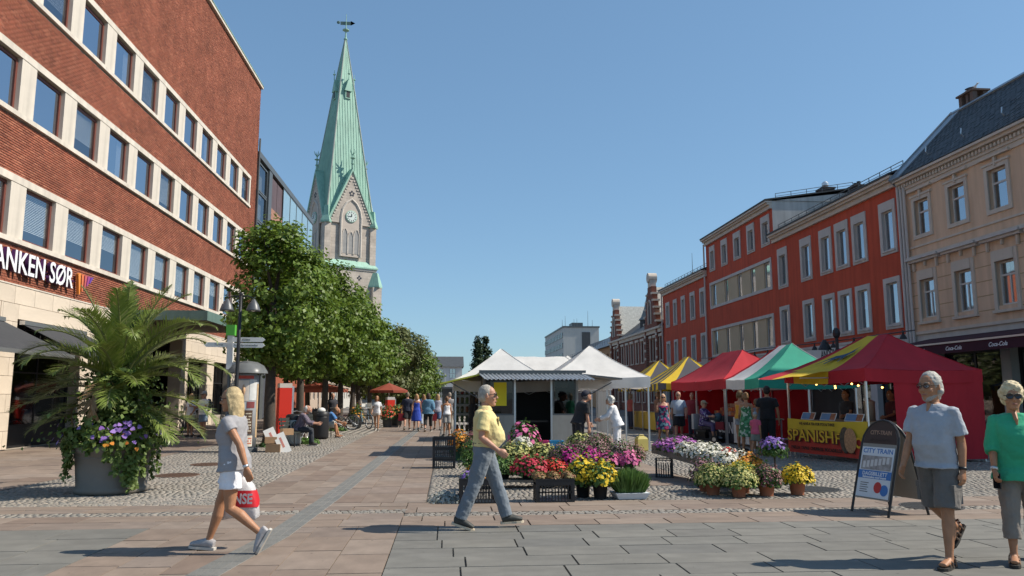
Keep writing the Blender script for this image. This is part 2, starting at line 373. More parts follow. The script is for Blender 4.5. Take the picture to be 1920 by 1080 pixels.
def rect(a, b, c, d): return [(a, c), (b, c), (b, d), (a, d)]

g = ground_part('grey_paving', rect(-.56, 17, 2, 9.62)); pieces(g, 'slab', slabs(-.56, 17, 2, 9.62, .46, .86, 'x'), M_GREY, UNIT)
g = ground_part('grey_paving', rect(-13, -3.5, 2, 9.75)); pieces(g, 'slab', slabs(-13, -3.5, 2, 9.75, .62, 1.0, 'x'), M_GREY, UNIT)
g = ground_part('pink_paving', rect(-3.5, -.56, 2, 9.7)); pieces(g, 'slab', slabs(-3.5, -.56, 2, 9.7, .49, .8, 'y'), M_PINK, UNIT)
g = ground_part('pink_crossing', [(-13, 9.75), (-3.5, 9.75), (-.56, 9.7), (-.56, 9.62), (20, 9.62), (20, 11.75), (-13, 11.75)])
pieces(g, 'slab', slabs(-13, -3.5, 9.75, 10.75, .5, .9, 'x') + slabs(-3.5, -.56, 9.7, 10.75, .525, .9, 'x') + slabs(-.56, 20, 9.62, 10.45, .42, .9, 'x') + slabs(-13, -.56, 11.05, 11.75, .35, .9, 'x') + slabs(-.56, 20, 10.75, 11.75, .5, .9, 'x'), M_PINK, UNIT)
st = [(x, y, z + .002, a, b, s) for x, y, z, a, b, s in setts(-13, -.56, 10.76, 11.04) + setts(-.56, 20, 10.46, 10.74)]
pieces(g, 'sett', st, M_SETT, SETT, thick=.04)
g = ground_part('pink_street', rect(-3.2, -.3, 11.75, 75)); pieces(g, 'slab', slabs(-3.2, -.3, 11.75, 60, .48, .95, 'y'), M_PINK, UNIT)
g = ground_part('cobbled_strip', rect(-7.4, -3.2, 11.75, 75)); pieces(g, 'sett', setts(-7.4, -3.2, 11.75, 33), M_SETT, SETT, thick=.05, tilt=.014)
pieces(g, 'slab', slabs(-7.4, -3.2, 33, 60, .3, .3, 'y'), M_SETT, UNIT, maxobj=0)
g = ground_part('shop_pavement', rect(-12.9, -7.4, 11.75, 75)); pieces(g, 'slab', slabs(-12.7, -7.4, 11.75, 60, .66, 1.0, 'y'), M_PINK, UNIT)
g = ground_part('market_cobbles', rect(-.3, 20, 11.75, 75))
pieces(g, 'sett', [p for p in setts(-.3, 14, 11.75, 22) if not (3.3 < p[0] < 4.6 and p[1] > 13.6)], M_SETT, SETT, thick=.05, tilt=.014)
pieces(g, 'slab', slabs(3.3, 4.6, 13.6, 34, .65, .95, 'y'), M_PINK, UNIT, maxobj=60)
pieces(g, 'market_sett', [p for p in slabs(-.3, 20, 22, 60, .24, .3, 'y') if not (3.3 < p[0] < 4.6 and p[1] < 34)], M_SETT, UNIT, maxobj=0)
# dark drainage channel that swings towards the photographer
ch = [(-2.25, 4.5), (-2.12, 7.2), (-1.9, 9.13), (-1.78, 12.3), (-1.68, 17.06), (-1.55, 26), (-1.3, 40)]
P = []; dist = 0
for (xa, ya), (xb, yb) in zip(ch[:-1], ch[1:]):
    L = math.hypot(xb - xa, yb - ya); n = int(L / .27); an = math.atan2(yb - ya, xb - xa) - math.pi / 2
    for i in range(n):
        t = (i + .5) / n; cx = xa + (xb - xa) * t; cy = ya + (yb - ya) * t
        for k in (-1, 0, 1):
            P.append((cx + k * .1 * math.cos(an), cy + k * .1 * math.sin(an), .0045, .093, L / n - .008, an))
g = tag(put('drainage_channel', MB().add([(x + s * .151, y, -.008) for s in (-1, 1) for x, y in ch], [(i, i + len(ch), i + len(ch) + 1, i + 1) for i in range(len(ch) - 1)]).mesh('drainage_channel', M('light_joint_mortar', (.36, .34, .31), .9, .15))), kind='structure')
g.location.z = .0105
for p in range(len(P)): P[p] = (P[p][0], P[p][1], -.0035, *P[p][3:])
pieces(g, 'channel_stone', P, M_CHAN, UNIT, thick=.004)
# cast-iron covers
M_IRON = M('rusty_cast_iron', (.13, .075, .05), .7, .25, 8, .3, 120)
M_IRON2 = M('dark_cast_iron', (.06, .058, .055), .6, .25, 8, .3, 120)
def manhole(x, y, r, m, lab):
    t = thing('manhole_cover', lab, 'manhole cover', (x, y, 0), 0, 'manhole covers')
    MB().lathe([(r, -.02), (r, .006), (r - .03, .008), (r - .03, .002), (.001, .002)], n=28, cap=False).build('frame_ring', m, t)
    mb = MB()
    for i in range(-7, 8):
        w = math.sqrt(max(0, (r - .04) ** 2 - (i * r / 8) ** 2))
        if w > .05: mb.box(-w, w, i * r / 8 - r / 32, i * r / 8 + r / 32, 0, .0075)
    mb.build('tread_bars', m, t)
manhole(-5.33, 16.13, .42, M_IRON, 'rusty round manhole cover in the cobbles right of the planter')
manhole(-5.44, 18.6, .42, M_IRON, 'rusty manhole cover behind the walking woman in grey shirt')
manhole(-4.2, 15.64, .17, M_IRON, 'small round iron cover beside the pink street slabs')
manhole(6.2, 12.85, .42, M_IRON2, 'dark manhole cover right of the yellow flower pot')
manhole(6.9, 10.75, .42, M_IRON2, 'dark manhole cover under the leaning advertising board')

# ------------------------------------------------------------------ window units (shared meshes)
WIN = {}
def window_meshes(key, w, h, rec, fw, mframe, mull=(), trans=(), blind=None, sill=True, msill=None, curtain=False, mglass=None):
    """meshes for one window of opening w x h, local origin at the opening's lower left on the facade plane"""
    if key in WIN: return WIN[key]
    f = MB(); frame_bars(f, .004, w - .004, .004, h - .004, fw, rec, rec + .07)
    for u in mull: f.box(u - fw * .5, u + fw * .5, rec + .004, rec + .066, fw, h - fw)
    for z in trans: f.box(fw, w - fw, rec + .002, rec + .068, z - fw * .5, z + fw * .5)
    d = {'frame': (f.mesh('frame', mframe), 0)}
    d['pane'] = (MB().box(fw * .9, w - fw * .9, rec + .03, rec + .036, fw * .9, h - fw * .9).mesh('pane', mglass or M_GLASS), 0)
    r = MB(); y0, y1 = rec + .08, rec + .75
    r.quad((0, y1, 0), (w, y1, 0), (w, y1, h), (0, y1, h)); r.quad((0, y0, 0), (0, y1, 0), (0, y1, h), (0, y0, h)); r.quad((w, y1, 0), (w, y0, 0), (w, y0, h), (w, y1, h))
    r.quad((0, y0, h), (0, y1, h), (w, y1, h), (w, y0, h)); r.quad((0, y0, 0), (w, y0, 0), (w, y1, 0), (0, y1, 0))
    d['room'] = (r.mesh('room', M_DARKROOM), 0)
    if blind:
        b = MB(); n = int((h - 2 * fw) * blind / .05)
        for i in range(n):
            z = h - fw - i * .05
            b.add([(fw, rec + .09, z - .038), (w - fw, rec + .09, z - .038), (w - fw, rec + .12, z), (fw, rec + .12, z)], [(0, 1, 2, 3)])
        d['blind'] = (b.mesh('blind', M_BLIND), 0)
    if curtain:
        b = MB()
        for sg in (0, 1):
            n = 10; base = fw if sg == 0 else w - fw - w * .24
            pts = [(base + w * .24 * i / n, rec + .14 + .02 * math.sin(i * 2.6)) for i in range(n + 1)]
            b.add([(x, y, fw) for x, y in pts] + [(x, y, h - fw) for x, y in pts], [(i, i + 1, n + 2 + i, n + 1 + i) for i in range(n)])
        d['curtain'] = (b.mesh('curtain', M('pale_curtain', (.5, .48, .44), .9, .1)), 0)
    if sill: d['sill'] = (MB().box(-.03, w + .03, -.05, rec, -.05, .001).mesh('sill', msill or M_STONEBAND), 0)
    WIN[key] = d
    return d
def place_window(parent, key, u, z, **kw):
    d = window_meshes(key, **kw)
    o = put('window', d['frame'][0], parent, (u, 0, z))
    for k, (me, _) in d.items():
        if k != 'frame': put(k, me, o)
    return o

# ------------------------------------------------------------------ the brick bank building on the left
bb = thing('brick_building', 'red brick office building with rows of windows in pale stone bands', 'building', (-12.75, 17, 0), math.pi / 2)
U = lambda Y: Y - 17
LEN = U(50.65); TOP = 22.05
rows = [(6.2, 7.76), (9.9, 11.5), (13.64, 15.26)]
wins = [23.66 + 2.592 * k for k in range(-2, 10)]
bands = [(0.0, U(wins[-1] + 1.77 + .28), a - .2, b + .24) for a, b in rows]
wall(MB(), 0, LEN, 4.82, TOP, bands, .3, y=.02).build('mortar_wall', M_MORTAR, bb)
MB().box(0, LEN, .9, 16, 4.0, TOP - .3).box(0, 1.6, .5, .9, 0, TOP - .3).build('core', M_DARKROOM, bb)
MB().quad((LEN, .02, 0), (LEN, 16, 0), (LEN, 16, TOP), (LEN, .02, TOP)).quad((0, 16, 0), (0, .02, 0), (0, .02, TOP), (0, 16, TOP)).quad((0, .02, TOP), (LEN, .02, TOP), (LEN, 16, TOP), (0, 16, TOP)).build('end_wall', M('brick_end_wall', (.27, .075, .04), .9, .2), bb)
BP = []; z = 4.83; r = 0
while z < TOP - .02:
    u = -(r % 2) * .13
    blk = [(a, b) for a, b, c, d in bands if c - .06 < z + .03 < d + .03]
    while u < LEN:
        L = .25 if z < 16.2 or r % 3 else .125
        a = max(u, 0); b = min(u + L - .012, LEN)
        if blk and a < blk[0][1]:
            a = max(a, blk[0][1])
        if b - a > .03: BP.append(((a + b) / 2, z + .034, random.gauss(-.001, .003) + .0, b - a, .062, 0))
        u += L
    z += .0755; r += 1
pieces(bb, 'brick', BP, M_BRICK, UNIT, maxobj=300, thick=.03, upright=True, cham=.04, key=lambda p: (p[0] - 4) ** 2 + (p[1] - 2) ** 2)
for (za, zb), bd in zip(rows, bands):
    MB().box(0, bd[1], -.05, .25, zb + .02, zb + .24).build('lintel_band', M_STONEBAND, bb)
    MB().box(0, bd[1], -.09, .25, za - .2, za - .055).build('sill_band', M_STONEBAND, bb)
    pm = {}
    for k, Yw in enumerate(wins):
        u = U(Yw); nxt = U(wins[k + 1]) if k + 1 < len(wins) else bd[1]
        prev_end = u + 1.77
        me = pm.setdefault(round(nxt - prev_end, 2), MB().box(0, nxt - prev_end, -.035, .25, 0, zb - za + .075).mesh('pier', M_STONEBAND))
        put('pier', me, bb, (prev_end, 0, za - .055))
        bl = [None, .5, .7, .85][(k * 7 + int(za * 3)) % 4] if za < 7 or (k + int(za)) % 3 == 0 else None
        if za < 7 and -1 < k < 7: bl = [.7, .72, .8, .65, .5, .9][k % 6]
        place_window(bb, 'bank%s%s' % (bl, (k * 5 + int(za)) % 4 == 1), u, za - .055, w=1.77, h=zb - za + .075, rec=.09, fw=.09, mframe=M_MAHOG, blind=bl, sill=False, mglass=M_BLINDGLASS if bl else M_BANKGLASS, curtain=(k * 5 + int(za)) % 4 == 1 and not bl)
MB().box(-.05, LEN + .08, -.14, .3, TOP, TOP + .16).build('coping', M_STONEBAND, bb)
MB().box(-.05, LEN + .1, -.17, .35, TOP + .162, TOP + .2).build('coping_flashing', M_PATINA, bb)
MB().cyl((LEN - .1, -.12, .2), (LEN - .1, -.12, TOP - 3.5), .06, n=8).build('drainpipe', M_STEEL, bb)
# pale stone ground floor
shops = [(U(18.2), U(22.95), .0, 3.82), (U(23.85), U(27.95), .0, 3.82), (U(29.4), U(31.4), 0, 3.4), (U(32.4), U(38.2), 0, 4.2), (U(39.2), U(42.2), 0, 3.4), (U(43.4), U(46.4), .5, 3.4)]
wall(MB(), 0, LEN, 0, 4.8, shops, .55, y=.03).build('ground_floor_wall', M('stone_joint', (.42, .36, .29), .9), bb)
SP = []
zz = [0.02 + .53 * i for i in range(10)]
for i in range(9):
    z0, z1 = zz[i], min(zz[i + 1], 4.8); u = -(i % 2) * .55
    while u < LEN:
        a, b = max(u, 0), min(u + 1.1, LEN)
        segs = [(a, b)]
        for h in shops:
            if h[2] < z1 - .02 and h[3] > z0 + .02:
                segs = [s for p, q in segs for s in ((p, min(q, h[0])), (max(p, h[1]), q)) if s[1] - s[0] > .03]
        zt = [z0, z1]
        for p, q in segs: SP.append(((p + q) / 2, (z0 + z1) / 2, .012, q - p - .006, z1 - z0 - .006, 0))
        u += 1.1
# the pieces above an opening whose top cuts a course
for h in shops:
    zt = next(z for z in zz if z > h[3] - .02)
    if zt - h[3] > .04: SP.append(((h[0] + h[1]) / 2, (h[3] + zt) / 2, .012, h[1] - h[0] - .006, zt - h[3] - .006, 0))
pieces(bb, 'stone_panel', SP, M_STONE, UNIT, maxobj=300, thick=.03, upright=True)
MB().box(0, LEN, -.03, .06, 4.79, 4.83).build('string_course', M_STONEBAND, bb)
MB().quad((0, 4.5, 0.01), (LEN, 4.5, .01), (LEN, 4.5, 4.8), (0, 4.5, 4.8)).quad((0, .6, .02), (LEN, .6, .02), (LEN, 4.5, .02), (0, 4.5, .02)).quad((0, .6, 4.4), (0, 4.5, 4.4), (LEN, 4.5, 4.4), (LEN, .6, 4.4)).build('shop_interior', M('dim_shop_interior', (.06, .055, .05), .9, .4, .7), bb)
for a, b, c, d in shops:
    if a > U(32) and a < U(36):      # recessed entrance
        MB().box(a + .8, a + 1.1, 1.6, 1.9, 0, 4.2).build('entrance_pillar', M_STONE, bb); MB().box(b - 1.5, b - 1.2, 1.2, 1.5, 0, 4.2).build('entrance_pillar', M_STONE, bb)
        continue
    w = put('shop_window', frame_bars(MB(), a + .01, b - .01, c + .02, d - .02, .07, .32, .4).box(a + .08, b - .08, .34, .39, .62, .7).box((a + b) / 2 - .03, (a + b) / 2 + .03, .34, .39, .7, d - .1).box(a + .08, b - .08, .345, .385, 2.25, 2.3).mesh('shop_window', M_BLACK), bb)
    MB().box(a + .06, b - .06, .36, .366, .68, d - .06).build('pane', M_SHOPGLASS, w)
    MB().box(a + .06, b - .06, .33, .42, c + .05, .64).build('stall_riser', M('dark_stall_riser', (.03, .03, .032), .5), w)
    mb = MB()
    for q in range(5):   # goods on show
        x = a + .5 + q * (b - a - 1) / 4; mb.box(x - .22, x + .22, 1.0, 1.3, .7, random.uniform(1.1, 1.9))
    mb.build('display', M('faded_display_goods', (.16, .13, .11), .9, .5, 2), w)
# canopy over the entrance, copper-edged
cu0, cu1 = U(32), U(38.6)
cn = put('entrance_canopy', MB().box(cu0, cu1, -2.95, .0, 4.62, 4.9).mesh('entrance_canopy', M('canopy_soffit', (.10, .075, .06), .8)), bb)
MB().box(cu0 - .04, cu1 + .04, -3.0, -2.955, 4.6, 4.97).box(cu0 - .04, cu0 - .004, -2.955, 0, 4.6, 4.97).box(cu0 - .03, cu1, -2.97, 0, 4.972, 5.0).build('fascia', M('blue_green_copper_fascia', (.13, .21, .19), .6, .15, 1, streak=.2), cn)
# two charcoal awnings
def awning(u0, u1, reach, z0, z1, lab):
    n = 8; mb = MB()
    for s in (0, 1):
        pass
    top = [(u0, -.12, z0), (u1, -.12, z0)]; bot = [(u0, -reach, z1), (u1, -reach, z1)]
    mb.add([*top, *bot, *[(x, y, z - .012) for x, y, z in top + bot]], [(0, 2, 3, 1), (4, 5, 7, 6), (0, 1, 5, 4), (2, 6, 7, 3), (0, 4, 6, 2), (1, 3, 7, 5)])
    a = put('awning', mb.mesh('awning', M_DARKFAB), bb); a['label'] = lab
    MB().box(u0, u1, -.2, -.04, z0 - .02, z0 + .1).build('cassette', M_ALU, a)
    MB().box(u0, u1, -reach - .06, -reach + .001, z1 - .09, z1 + .012).build('front_bar', M_ALU, a)
    for u in (u0 + .35, u1 - .35):
        MB().tube([(u, -.1, z0 - .35), (u + .5, -reach * .5, (z0 + z1) / 2 - .25), (u, -reach, z1 - .05)], .025, 6).build('folding_arm', M_ALU, a)
awning(U(18.2), U(22.9), 2.1, 3.68, 2.7, 'charcoal awning over the nearer shop window')
awning(U(23.9), U(27.9), 2.1, 3.68, 2.7, 'speckled charcoal awning over the shop window behind the palm')
# the sign: white letters standing off the brick, purple sides
M_SIGNW = M('white_sign_face', (.80, .80, .82), .4, .03); M_SIGNP = M('dark_purple_sign_side', (.055, .015, .075), .5)
sg = put('sign', MB().box(U(19.2), U(27.0), -.05, -.03, 5.40, 5.44).mesh('sign', M_SIGNP), bb); sg['label'] = 'white raised sign letters on the brick'
LT = 'SPAREBANKEN SØR'
tx = lettering(LT, .92, M_SIGNP, sg, (U(23.02), -.11, 5.42), depth=.055, width=U(26.65) - U(19.4), bold=.012, name='letter_sides')
tx = lettering(LT, .92, M_SIGNW, sg, (U(23.02), -.172, 5.42), depth=.006, width=U(26.65) - U(19.4), bold=.012, name='letter_faces')
for i, c in enumerate([(.75, .25, .04), (.65, .17, .06), (.5, .10, .10), (.32, .06, .22), (.14, .05, .30)]):
    x = U(27.0) + i * .24
    MB().slab_uz([(x, 5.68), (x + .17, 5.68 + .05), (x - .12 + .34 * (1 - i / 5), 5.0 + .12 * i), (x - .2 + .34 * (1 - i / 5), 5.0 + .12 * i)][::-1], -.17, -.08).build('emblem_stripe', M('emblem_%d' % i, c, .4, .05), sg)

# ------------------------------------------------------------------ glazed annexe beyond it
ga = thing('glazed_annexe', 'steel and glass annexe between brick building and church', 'building', (-12.75, 50.75, 0), math.pi / 2)
V = lambda Y: Y - 50.75
MB().box(0, V(71.2), .4, 14, 0, 17.3).build('core', M_DARKROOM, ga)
wall(MB(), V(58.3), V(71.2), 0, 13.1, [], .1, y=.0).build('brick_wall', M('annexe_brick', (.30, .085, .045), .9, .2, 3), ga)
M_BLUEGL = M('pale_blue_panel_glass', (.25, .38, .45), .12, .1, .5, spec=.8)
M_BROWNP = M('brown_metal_panel', (.11, .065, .06), .5, .2, 1)
MB().box(0, V(71.3), -.12, .5, 17.35, 17.75).build('roof_edge', M_STEEL, ga)
for i in range(6):   # first bay: dark frame with glass panes
    z0 = 17.2 - (i + 1) * 2.0 + .0
    w = put('window', frame_bars(MB(), V(51.0), V(53.6), z0, z0 + 1.95, .1, .0, .14).mesh('window', M_STEEL), ga)
    MB().box(V(51.1), V(53.5), .06, .07, z0 + .1, z0 + 1.85).build('pane', glass('annexe_glass', (.7, .72, .72), .45), w)
    MB().quad((V(51), .38, z0), (V(53.6), .38, z0), (V(53.6), .38, z0 + 1.95), (V(51), .38, z0 + 1.95)).build('blind', M('pale_grey_blind', (.42, .40, .37), .9), w)
MB().box(V(53.7), V(54.6), -.1, .35, 0, 17.3).build('corner_column', M_STEEL, ga)
for i in range(2):
    y0 = V(54.7 + i * 1.85)
    MB().box(y0, y0 + 1.75, -.02, .3, 14.9, 17.1).build('shutter_panel', M_BROWNP, ga)
    w = put('window', frame_bars(MB(), y0, y0 + 1.75, 8.2, 14.0, .08, .0, .14).box(y0 + .08, y0 + 1.67, .02, .12, 11.0, 11.08).mesh('window', M_STEEL), ga)
    MB().box(y0 + .08, y0 + 1.67, .05, .06, 8.3, 13.9).build('pane', M_BLUEGL, w)
MB().box(V(54.6), V(58.3), -.08, .3, 14.05, 14.85).build('spandrel', M('terracotta_spandrel', (.33, .17, .12), .8), ga)
for i in range(5):
    y0 = V(58.4 + i * 2.56)
    w = put('glass_panel', frame_bars(MB(), y0, y0 + 2.5, 13.15, 17.3, .05, -.1, -.03).mesh('glass_panel', M_STEEL), ga)
    MB().box(y0 + .05, y0 + 2.45, -.08, -.05, 13.2, 17.25).build('pane', M_BLUEGL, w)

# ------------------------------------------------------------------ right side helpers
M_RED = M('oxide_red_render', (.54, .085, .040), .85, .12, .5, .08, 40, streak=.24)
M_CREAM = M('cream_trim', (.60, .52, .44), .75, .06, 1.5, streak=.12)
M_GREYTRIM = M('grey_white_trim', (.56, .52, .49), .75, .07, 2, streak=.12)
M_BEIGE = M('beige_panel', (.50, .40, .27), .8, .06, 1)
M_WFRAME = M('white_window_frame', (.60, .58, .55), .5, .05)
def surround_win(parent, u0, u1, z0, z1, key, lint=.34, side=.2, rec=.1, **kw):
    """window with a proud painted surround; u0..u1 x z0..z1 is the outside of the surround"""
    s = MB()
    s.box(u0, u0 + side, -.05, .03, z0, z1); s.box(u1 - side, u1, -.05, .03, z0, z1); s.box(u0 + side, u1 - side, -.05, .03, z1 - lint, z1); s.box(u0 + side, u1 - side, -.05, .03, z0, z0 + .2)
    w = place_window(parent, key, u0 + side, z0 + .2, w=u1 - u0 - 2 * side, h=z1 - lint - z0 - .2, rec=rec, fw=.07, mframe=M_WFRAME, sill=False, **kw)
    s.box(u0 + side, u0 + side + .025, -.049, rec, z0 + .2, z1 - lint); s.box(u1 - side - .025, u1 - side, -.049, rec, z0 + .2, z1 - lint); s.box(u0 + side + .025, u1 - side - .025, -.049, rec, z1 - lint - .02, z1 - lint)
    s.xf(Matrix.Translation((-(u0 + side), 0, -(z0 + .2)))); s.build('surround', M_GREYTRIM, w)
    MB().box(-.06, u1 - u0 - 2 * side + .06, -.1, -.04, -.09, -.02).build('sill', M_GREYTRIM, w)
    return w
def hole(u0, u1, z0, z1, side=.2, lint=.34): return (u0 + side, u1 - side, z0 + .2, z1 - lint)

# ------------------------------------------------------------------ red building
rb = thing('red_building', 'long oxide red building in three stepped sections behind the market tents', 'building', (20, 70, 0), -math.pi / 2)
W = lambda Y: 70 - Y
sec = [(0, W(57.6), 11.0), (W(57.6), W(45.15), 13.35), (W(45.15), W(31.85), 11.1)]
far_w = [(69.03, 67.82), (66.66, 65.55), (64.32, 63.22), (61.86, 60.6), (59.38, 58.13)]
mid_w = [(56.74, 55.59), (54.23, 52.98), (51.76, 50.44), (49.29, 48.0), (46.93, 45.6)]
band_w = [(56.46, 55.72), (53.92, 53.2), (51.4, 50.62), (49.1, 48.26), (46.85, 45.95)]
near_w = [(44.67, 43.35), (41.65, 40.3), (39.36, 38.03), (37.67, 36.32), (35.98, 34.65), (33.5, 32.18)]
H = []; specs = []
for a, b in far_w:
    specs += [(W(a), W(b), 7.73, 10.04, .3), (W(a), W(b), 4.25, 6.48, .2)]
for a, b in mid_w: specs.append((W(a), W(b), 10.95, 12.9, .4))
for a, b in near_w: specs += [(W(a), W(b), 7.95, 10.4, .42), (W(a), W(b), 4.55, 6.88, .22)]
for u0, u1, z0, z1, l in specs: H.append(hole(u0, u1, z0, z1, lint=l))
bandsR = [(8.1, 10.12), (4.4, 6.62)]
for zb0, zb1 in bandsR: H.append((W(56.9), W(45.58), zb0, zb1))
for (u0, u1, zt) in sec:
    wall(MB(), u0, u1, 4.2, zt, [h for h in H if u0 - .01 < h[0] < u1], .22).build('render_wall', M_RED, rb)
MB().box(.1, sec[2][1] - .1, 1.0, 11, 0, 10.6).box(sec[1][0] + .3, sec[1][1] - .3, 1.0, 11, 10.6, 13.2).build('core', M_DARKROOM, rb)
for k, (u0, u1, z0, z1, l) in enumerate(specs):
    surround_win(rb, u0, u1, z0, z1, 'red%.2f_%.2f_%d' % (u1 - u0, z1 - z0, k % 3), lint=l, curtain=(k % 3 == 1), mull=(), blind=(.5 if k % 7 == 3 else None))
for bi, (zb0, zb1) in enumerate(bandsR):
    u0, u1 = W(56.9), W(45.58)
    bd = put('window_band', frame_bars(MB(), u0 + .002, u1 - .002, zb0 + .002, zb1 - .002, .2, -.05, .05).mesh('window_band', M_GREYTRIM), rb)
    edges = [u0 + .2] + [e for a, b in band_w for e in (W(a), W(b))] + [u1 - .2]
    for i in range(0, len(edges), 2):
        if edges[i + 1] - edges[i] > .1: MB().box(edges[i], edges[i + 1], .03, .2, zb0 + .2, zb1 - .2).build('infill_panel', M_BEIGE, bd)
    for k, (a, b) in enumerate(band_w):
        place_window(rb, 'band%d_%.2f_%d' % (bi, a - b, k > 2), W(a), zb0 + .2, w=a - b, h=zb1 - zb0 - .4, rec=.1, fw=.06, mframe=M_WFRAME, sill=False, blind=(.6 if bi == 0 and k > 2 else None))
# cornices, roofs, side wall of the taller section
for i, (u0, u1, zt) in enumerate(sec):
    cn = MB(); cn.box(u0 + .0, u1, -.16, .0, zt - .22, zt + .02).box(u0, u1, -.3, .0, zt + .022, zt + .14).box(u0 - .02, u1 + .02, -.42, .0, zt + .142, zt + .26)
    cn.build('cornice', M_CREAM, rb)
    rise = 2.2 if i != 1 else .9
    rf = MB(); a, b = u0 - .05, u1 + .05
    rf.add([(a, -.46, zt + .27), (b, -.46, zt + .27), (b, 5.5, zt + .27 + rise), (a, 5.5, zt + .27 + rise), (a, 11.5, zt + .27), (b, 11.5, zt + .27), (a, -.46, zt + .36), (b, -.46, zt + .36), (b, 5.5, zt + .36 + rise), (a, 5.5, zt + .36 + rise), (a, 11.5, zt + .36), (b, 11.5, zt + .36)],
           [(0, 1, 7, 6), (6, 7, 8, 9), (9, 8, 11, 10), (1, 2, 8, 7), (2, 5, 11, 8), (0, 6, 9, 3), (3, 9, 10, 4), (0, 4, 5, 1)])
    rf.build('roof', M_SLATE, rb)
mb = MB(); u = sec[1][1]
mb.add([(u, 0, 11.05), (u, 11, 11.05), (u, 11, 13.4), (u, 5.5, 14.3), (u, 0, 13.6)], [(0, 1, 2, 3, 4)]); u = sec[1][0]
mb.build('party_wall', M('weathered_white_render', (.60, .57, .53), .85, .1, .8, streak=.25), rb); mb = MB()
mb.add([(u, 0, 11.05), (u, 11, 11.05), (u, 11, 13.4), (u, 5.5, 14.3), (u, 0, 13.6)], [(4, 3, 2, 1, 0)])
mb.build('party_wall', M('weathered_white_render', (.60, .57, .53), .85, .1, .8, streak=.25), rb)
def rail(parent, p0, p1, n, h=.35):
    m = MB().tube([(p0[0], p0[1], p0[2] + h), (p1[0], p1[1], p1[2] + h)], .02, 5).tube([(p0[0], p0[1], p0[2] + h * .5), (p1[0], p1[1], p1[2] + h * .5)], .015, 5)
    for i in range(n + 1):
        q = [p0[j] + (p1[j] - p0[j]) * i / n for j in range(3)]; m.tube([q, (q[0], q[1], q[2] + h)], .02, 5)
    m.build('snow_rail', M_STEEL, parent)
rail(rb, (sec[1][1] - .1, .3, 13.75), (sec[1][1] - .1, 5.4, 14.6), 5); rail(rb, (.2, .2, 11.6), (sec[0][1] - .2, .2, 11.6), 14, .3); rail(rb, (sec[2][0] + .1, .3, 11.75), (sec[2][1], .3, 11.75), 14, .3)
for u, y, zz_, cowl in ((W(47.2), 4.6, 14.35, True), (W(44.4), 5.2, 13.75, False)):
    c = put('chimney', MB().box(u - .45, u + .45, y - .4, y + .4, zz_ - 1, zz_ + .6).box(u - .5, u + .5, y - .45, y + .45, zz_ + .602, zz_ + .7).mesh('chimney', M('dark_brick_chimney', (.06, .045, .04), .9, .2)), rb)
    if cowl: MB().lathe([(.16, 0), (.14, .12), (.22, .2), (.22, .36), (.12, .46), (.03, .5)], (u, y, zz_ + .7), 14).build('cowl', M_ALU, c)
    else: MB().lathe([(.12, 0), (.12, .25)], (u - .2, y, zz_ + .7), 10).lathe([(.12, 0), (.12, .25)], (u + .2, y, zz_ + .7), 10).build('flue', M_BLACK, c)
for u in (.08, sec[1][0] - .1, sec[2][1] + .12): MB().cyl((u, -.14, .3), (u, -.14, (13.3 if 5 < u < 20 else 11.0)), .065, n=8).build('drainpipe', M_GREYTRIM, rb)
# ground floor: pale fascia, dark shop windows between piers
gf = wall(MB(), 0, sec[2][1], 0, 4.2, [(W(69.5) + i * 3.17, W(69.5) + i * 3.17 + 2.6, .35, 3.15) for i in range(12)], .4); gf.build('ground_floor_wall', M('pale_shop_fascia', (.56, .54, .52), .75, .08, 1, streak=.1), rb)
for i in range(12):
    a = W(69.5) + i * 3.17
    w = put('shop_window', frame_bars(MB(), a + .01, a + 2.59, .36, 3.14, .08, .25, .33).box(a + 1.26, a + 1.34, .26, .32, .44, 3.06).mesh('shop_window', M_BLACK), rb)
    MB().box(a + .08, a + 2.52, .28, .286, .44, 3.06).build('pane', M_SHOPGLASS, w)
MB().box(0, sec[2][1], -.06, .0, 4.12, 4.24).build('string_course', M_GREYTRIM, rb)
fas = put('shop_sign', MB().box(W(43.2), W(33.0), -.09, -.02, 3.3, 4.06).mesh('shop_sign', M('white_shop_board', (.62, .61, .60), .6, .05)), rb)
lettering('ANDERSEN', .62, M_BLACK, fas, (W(38.55), -.096, 3.72), width=2.3, bold=.01)
MB().lathe([(.26, -.004), (.26, .004)], n=20).xf(Matrix.Translation((W(36.3), -.098, 3.74)) @ Matrix.Rotation(math.pi / 2, 4, 'X')).build('roundel', M_BLACK, fas)
MB().lathe([(.21, -.004), (.21, .004)], n=20).xf(Matrix.Translation((W(36.3), -.108, 3.74)) @ Matrix.Rotation(math.pi / 2, 4, 'X')).build('roundel_face', M_WHITE, fas)
lettering('a', .3, M_BLACK, fas, (W(36.3), -.117, 3.75))
po = put('shop_sign', MB().box(W(46.3), W(43.6), -.09, -.02, 3.3, 4.0).mesh('shop_sign', M('olive_green_board', (.10, .11, .03), .6)), rb)
MB().box(W(46.1), W(43.8), -.1, -.088, 3.4, 3.9).build('board_face', M('yellow_green_print', (.25, .24, .05), .6, .5, 4), po)

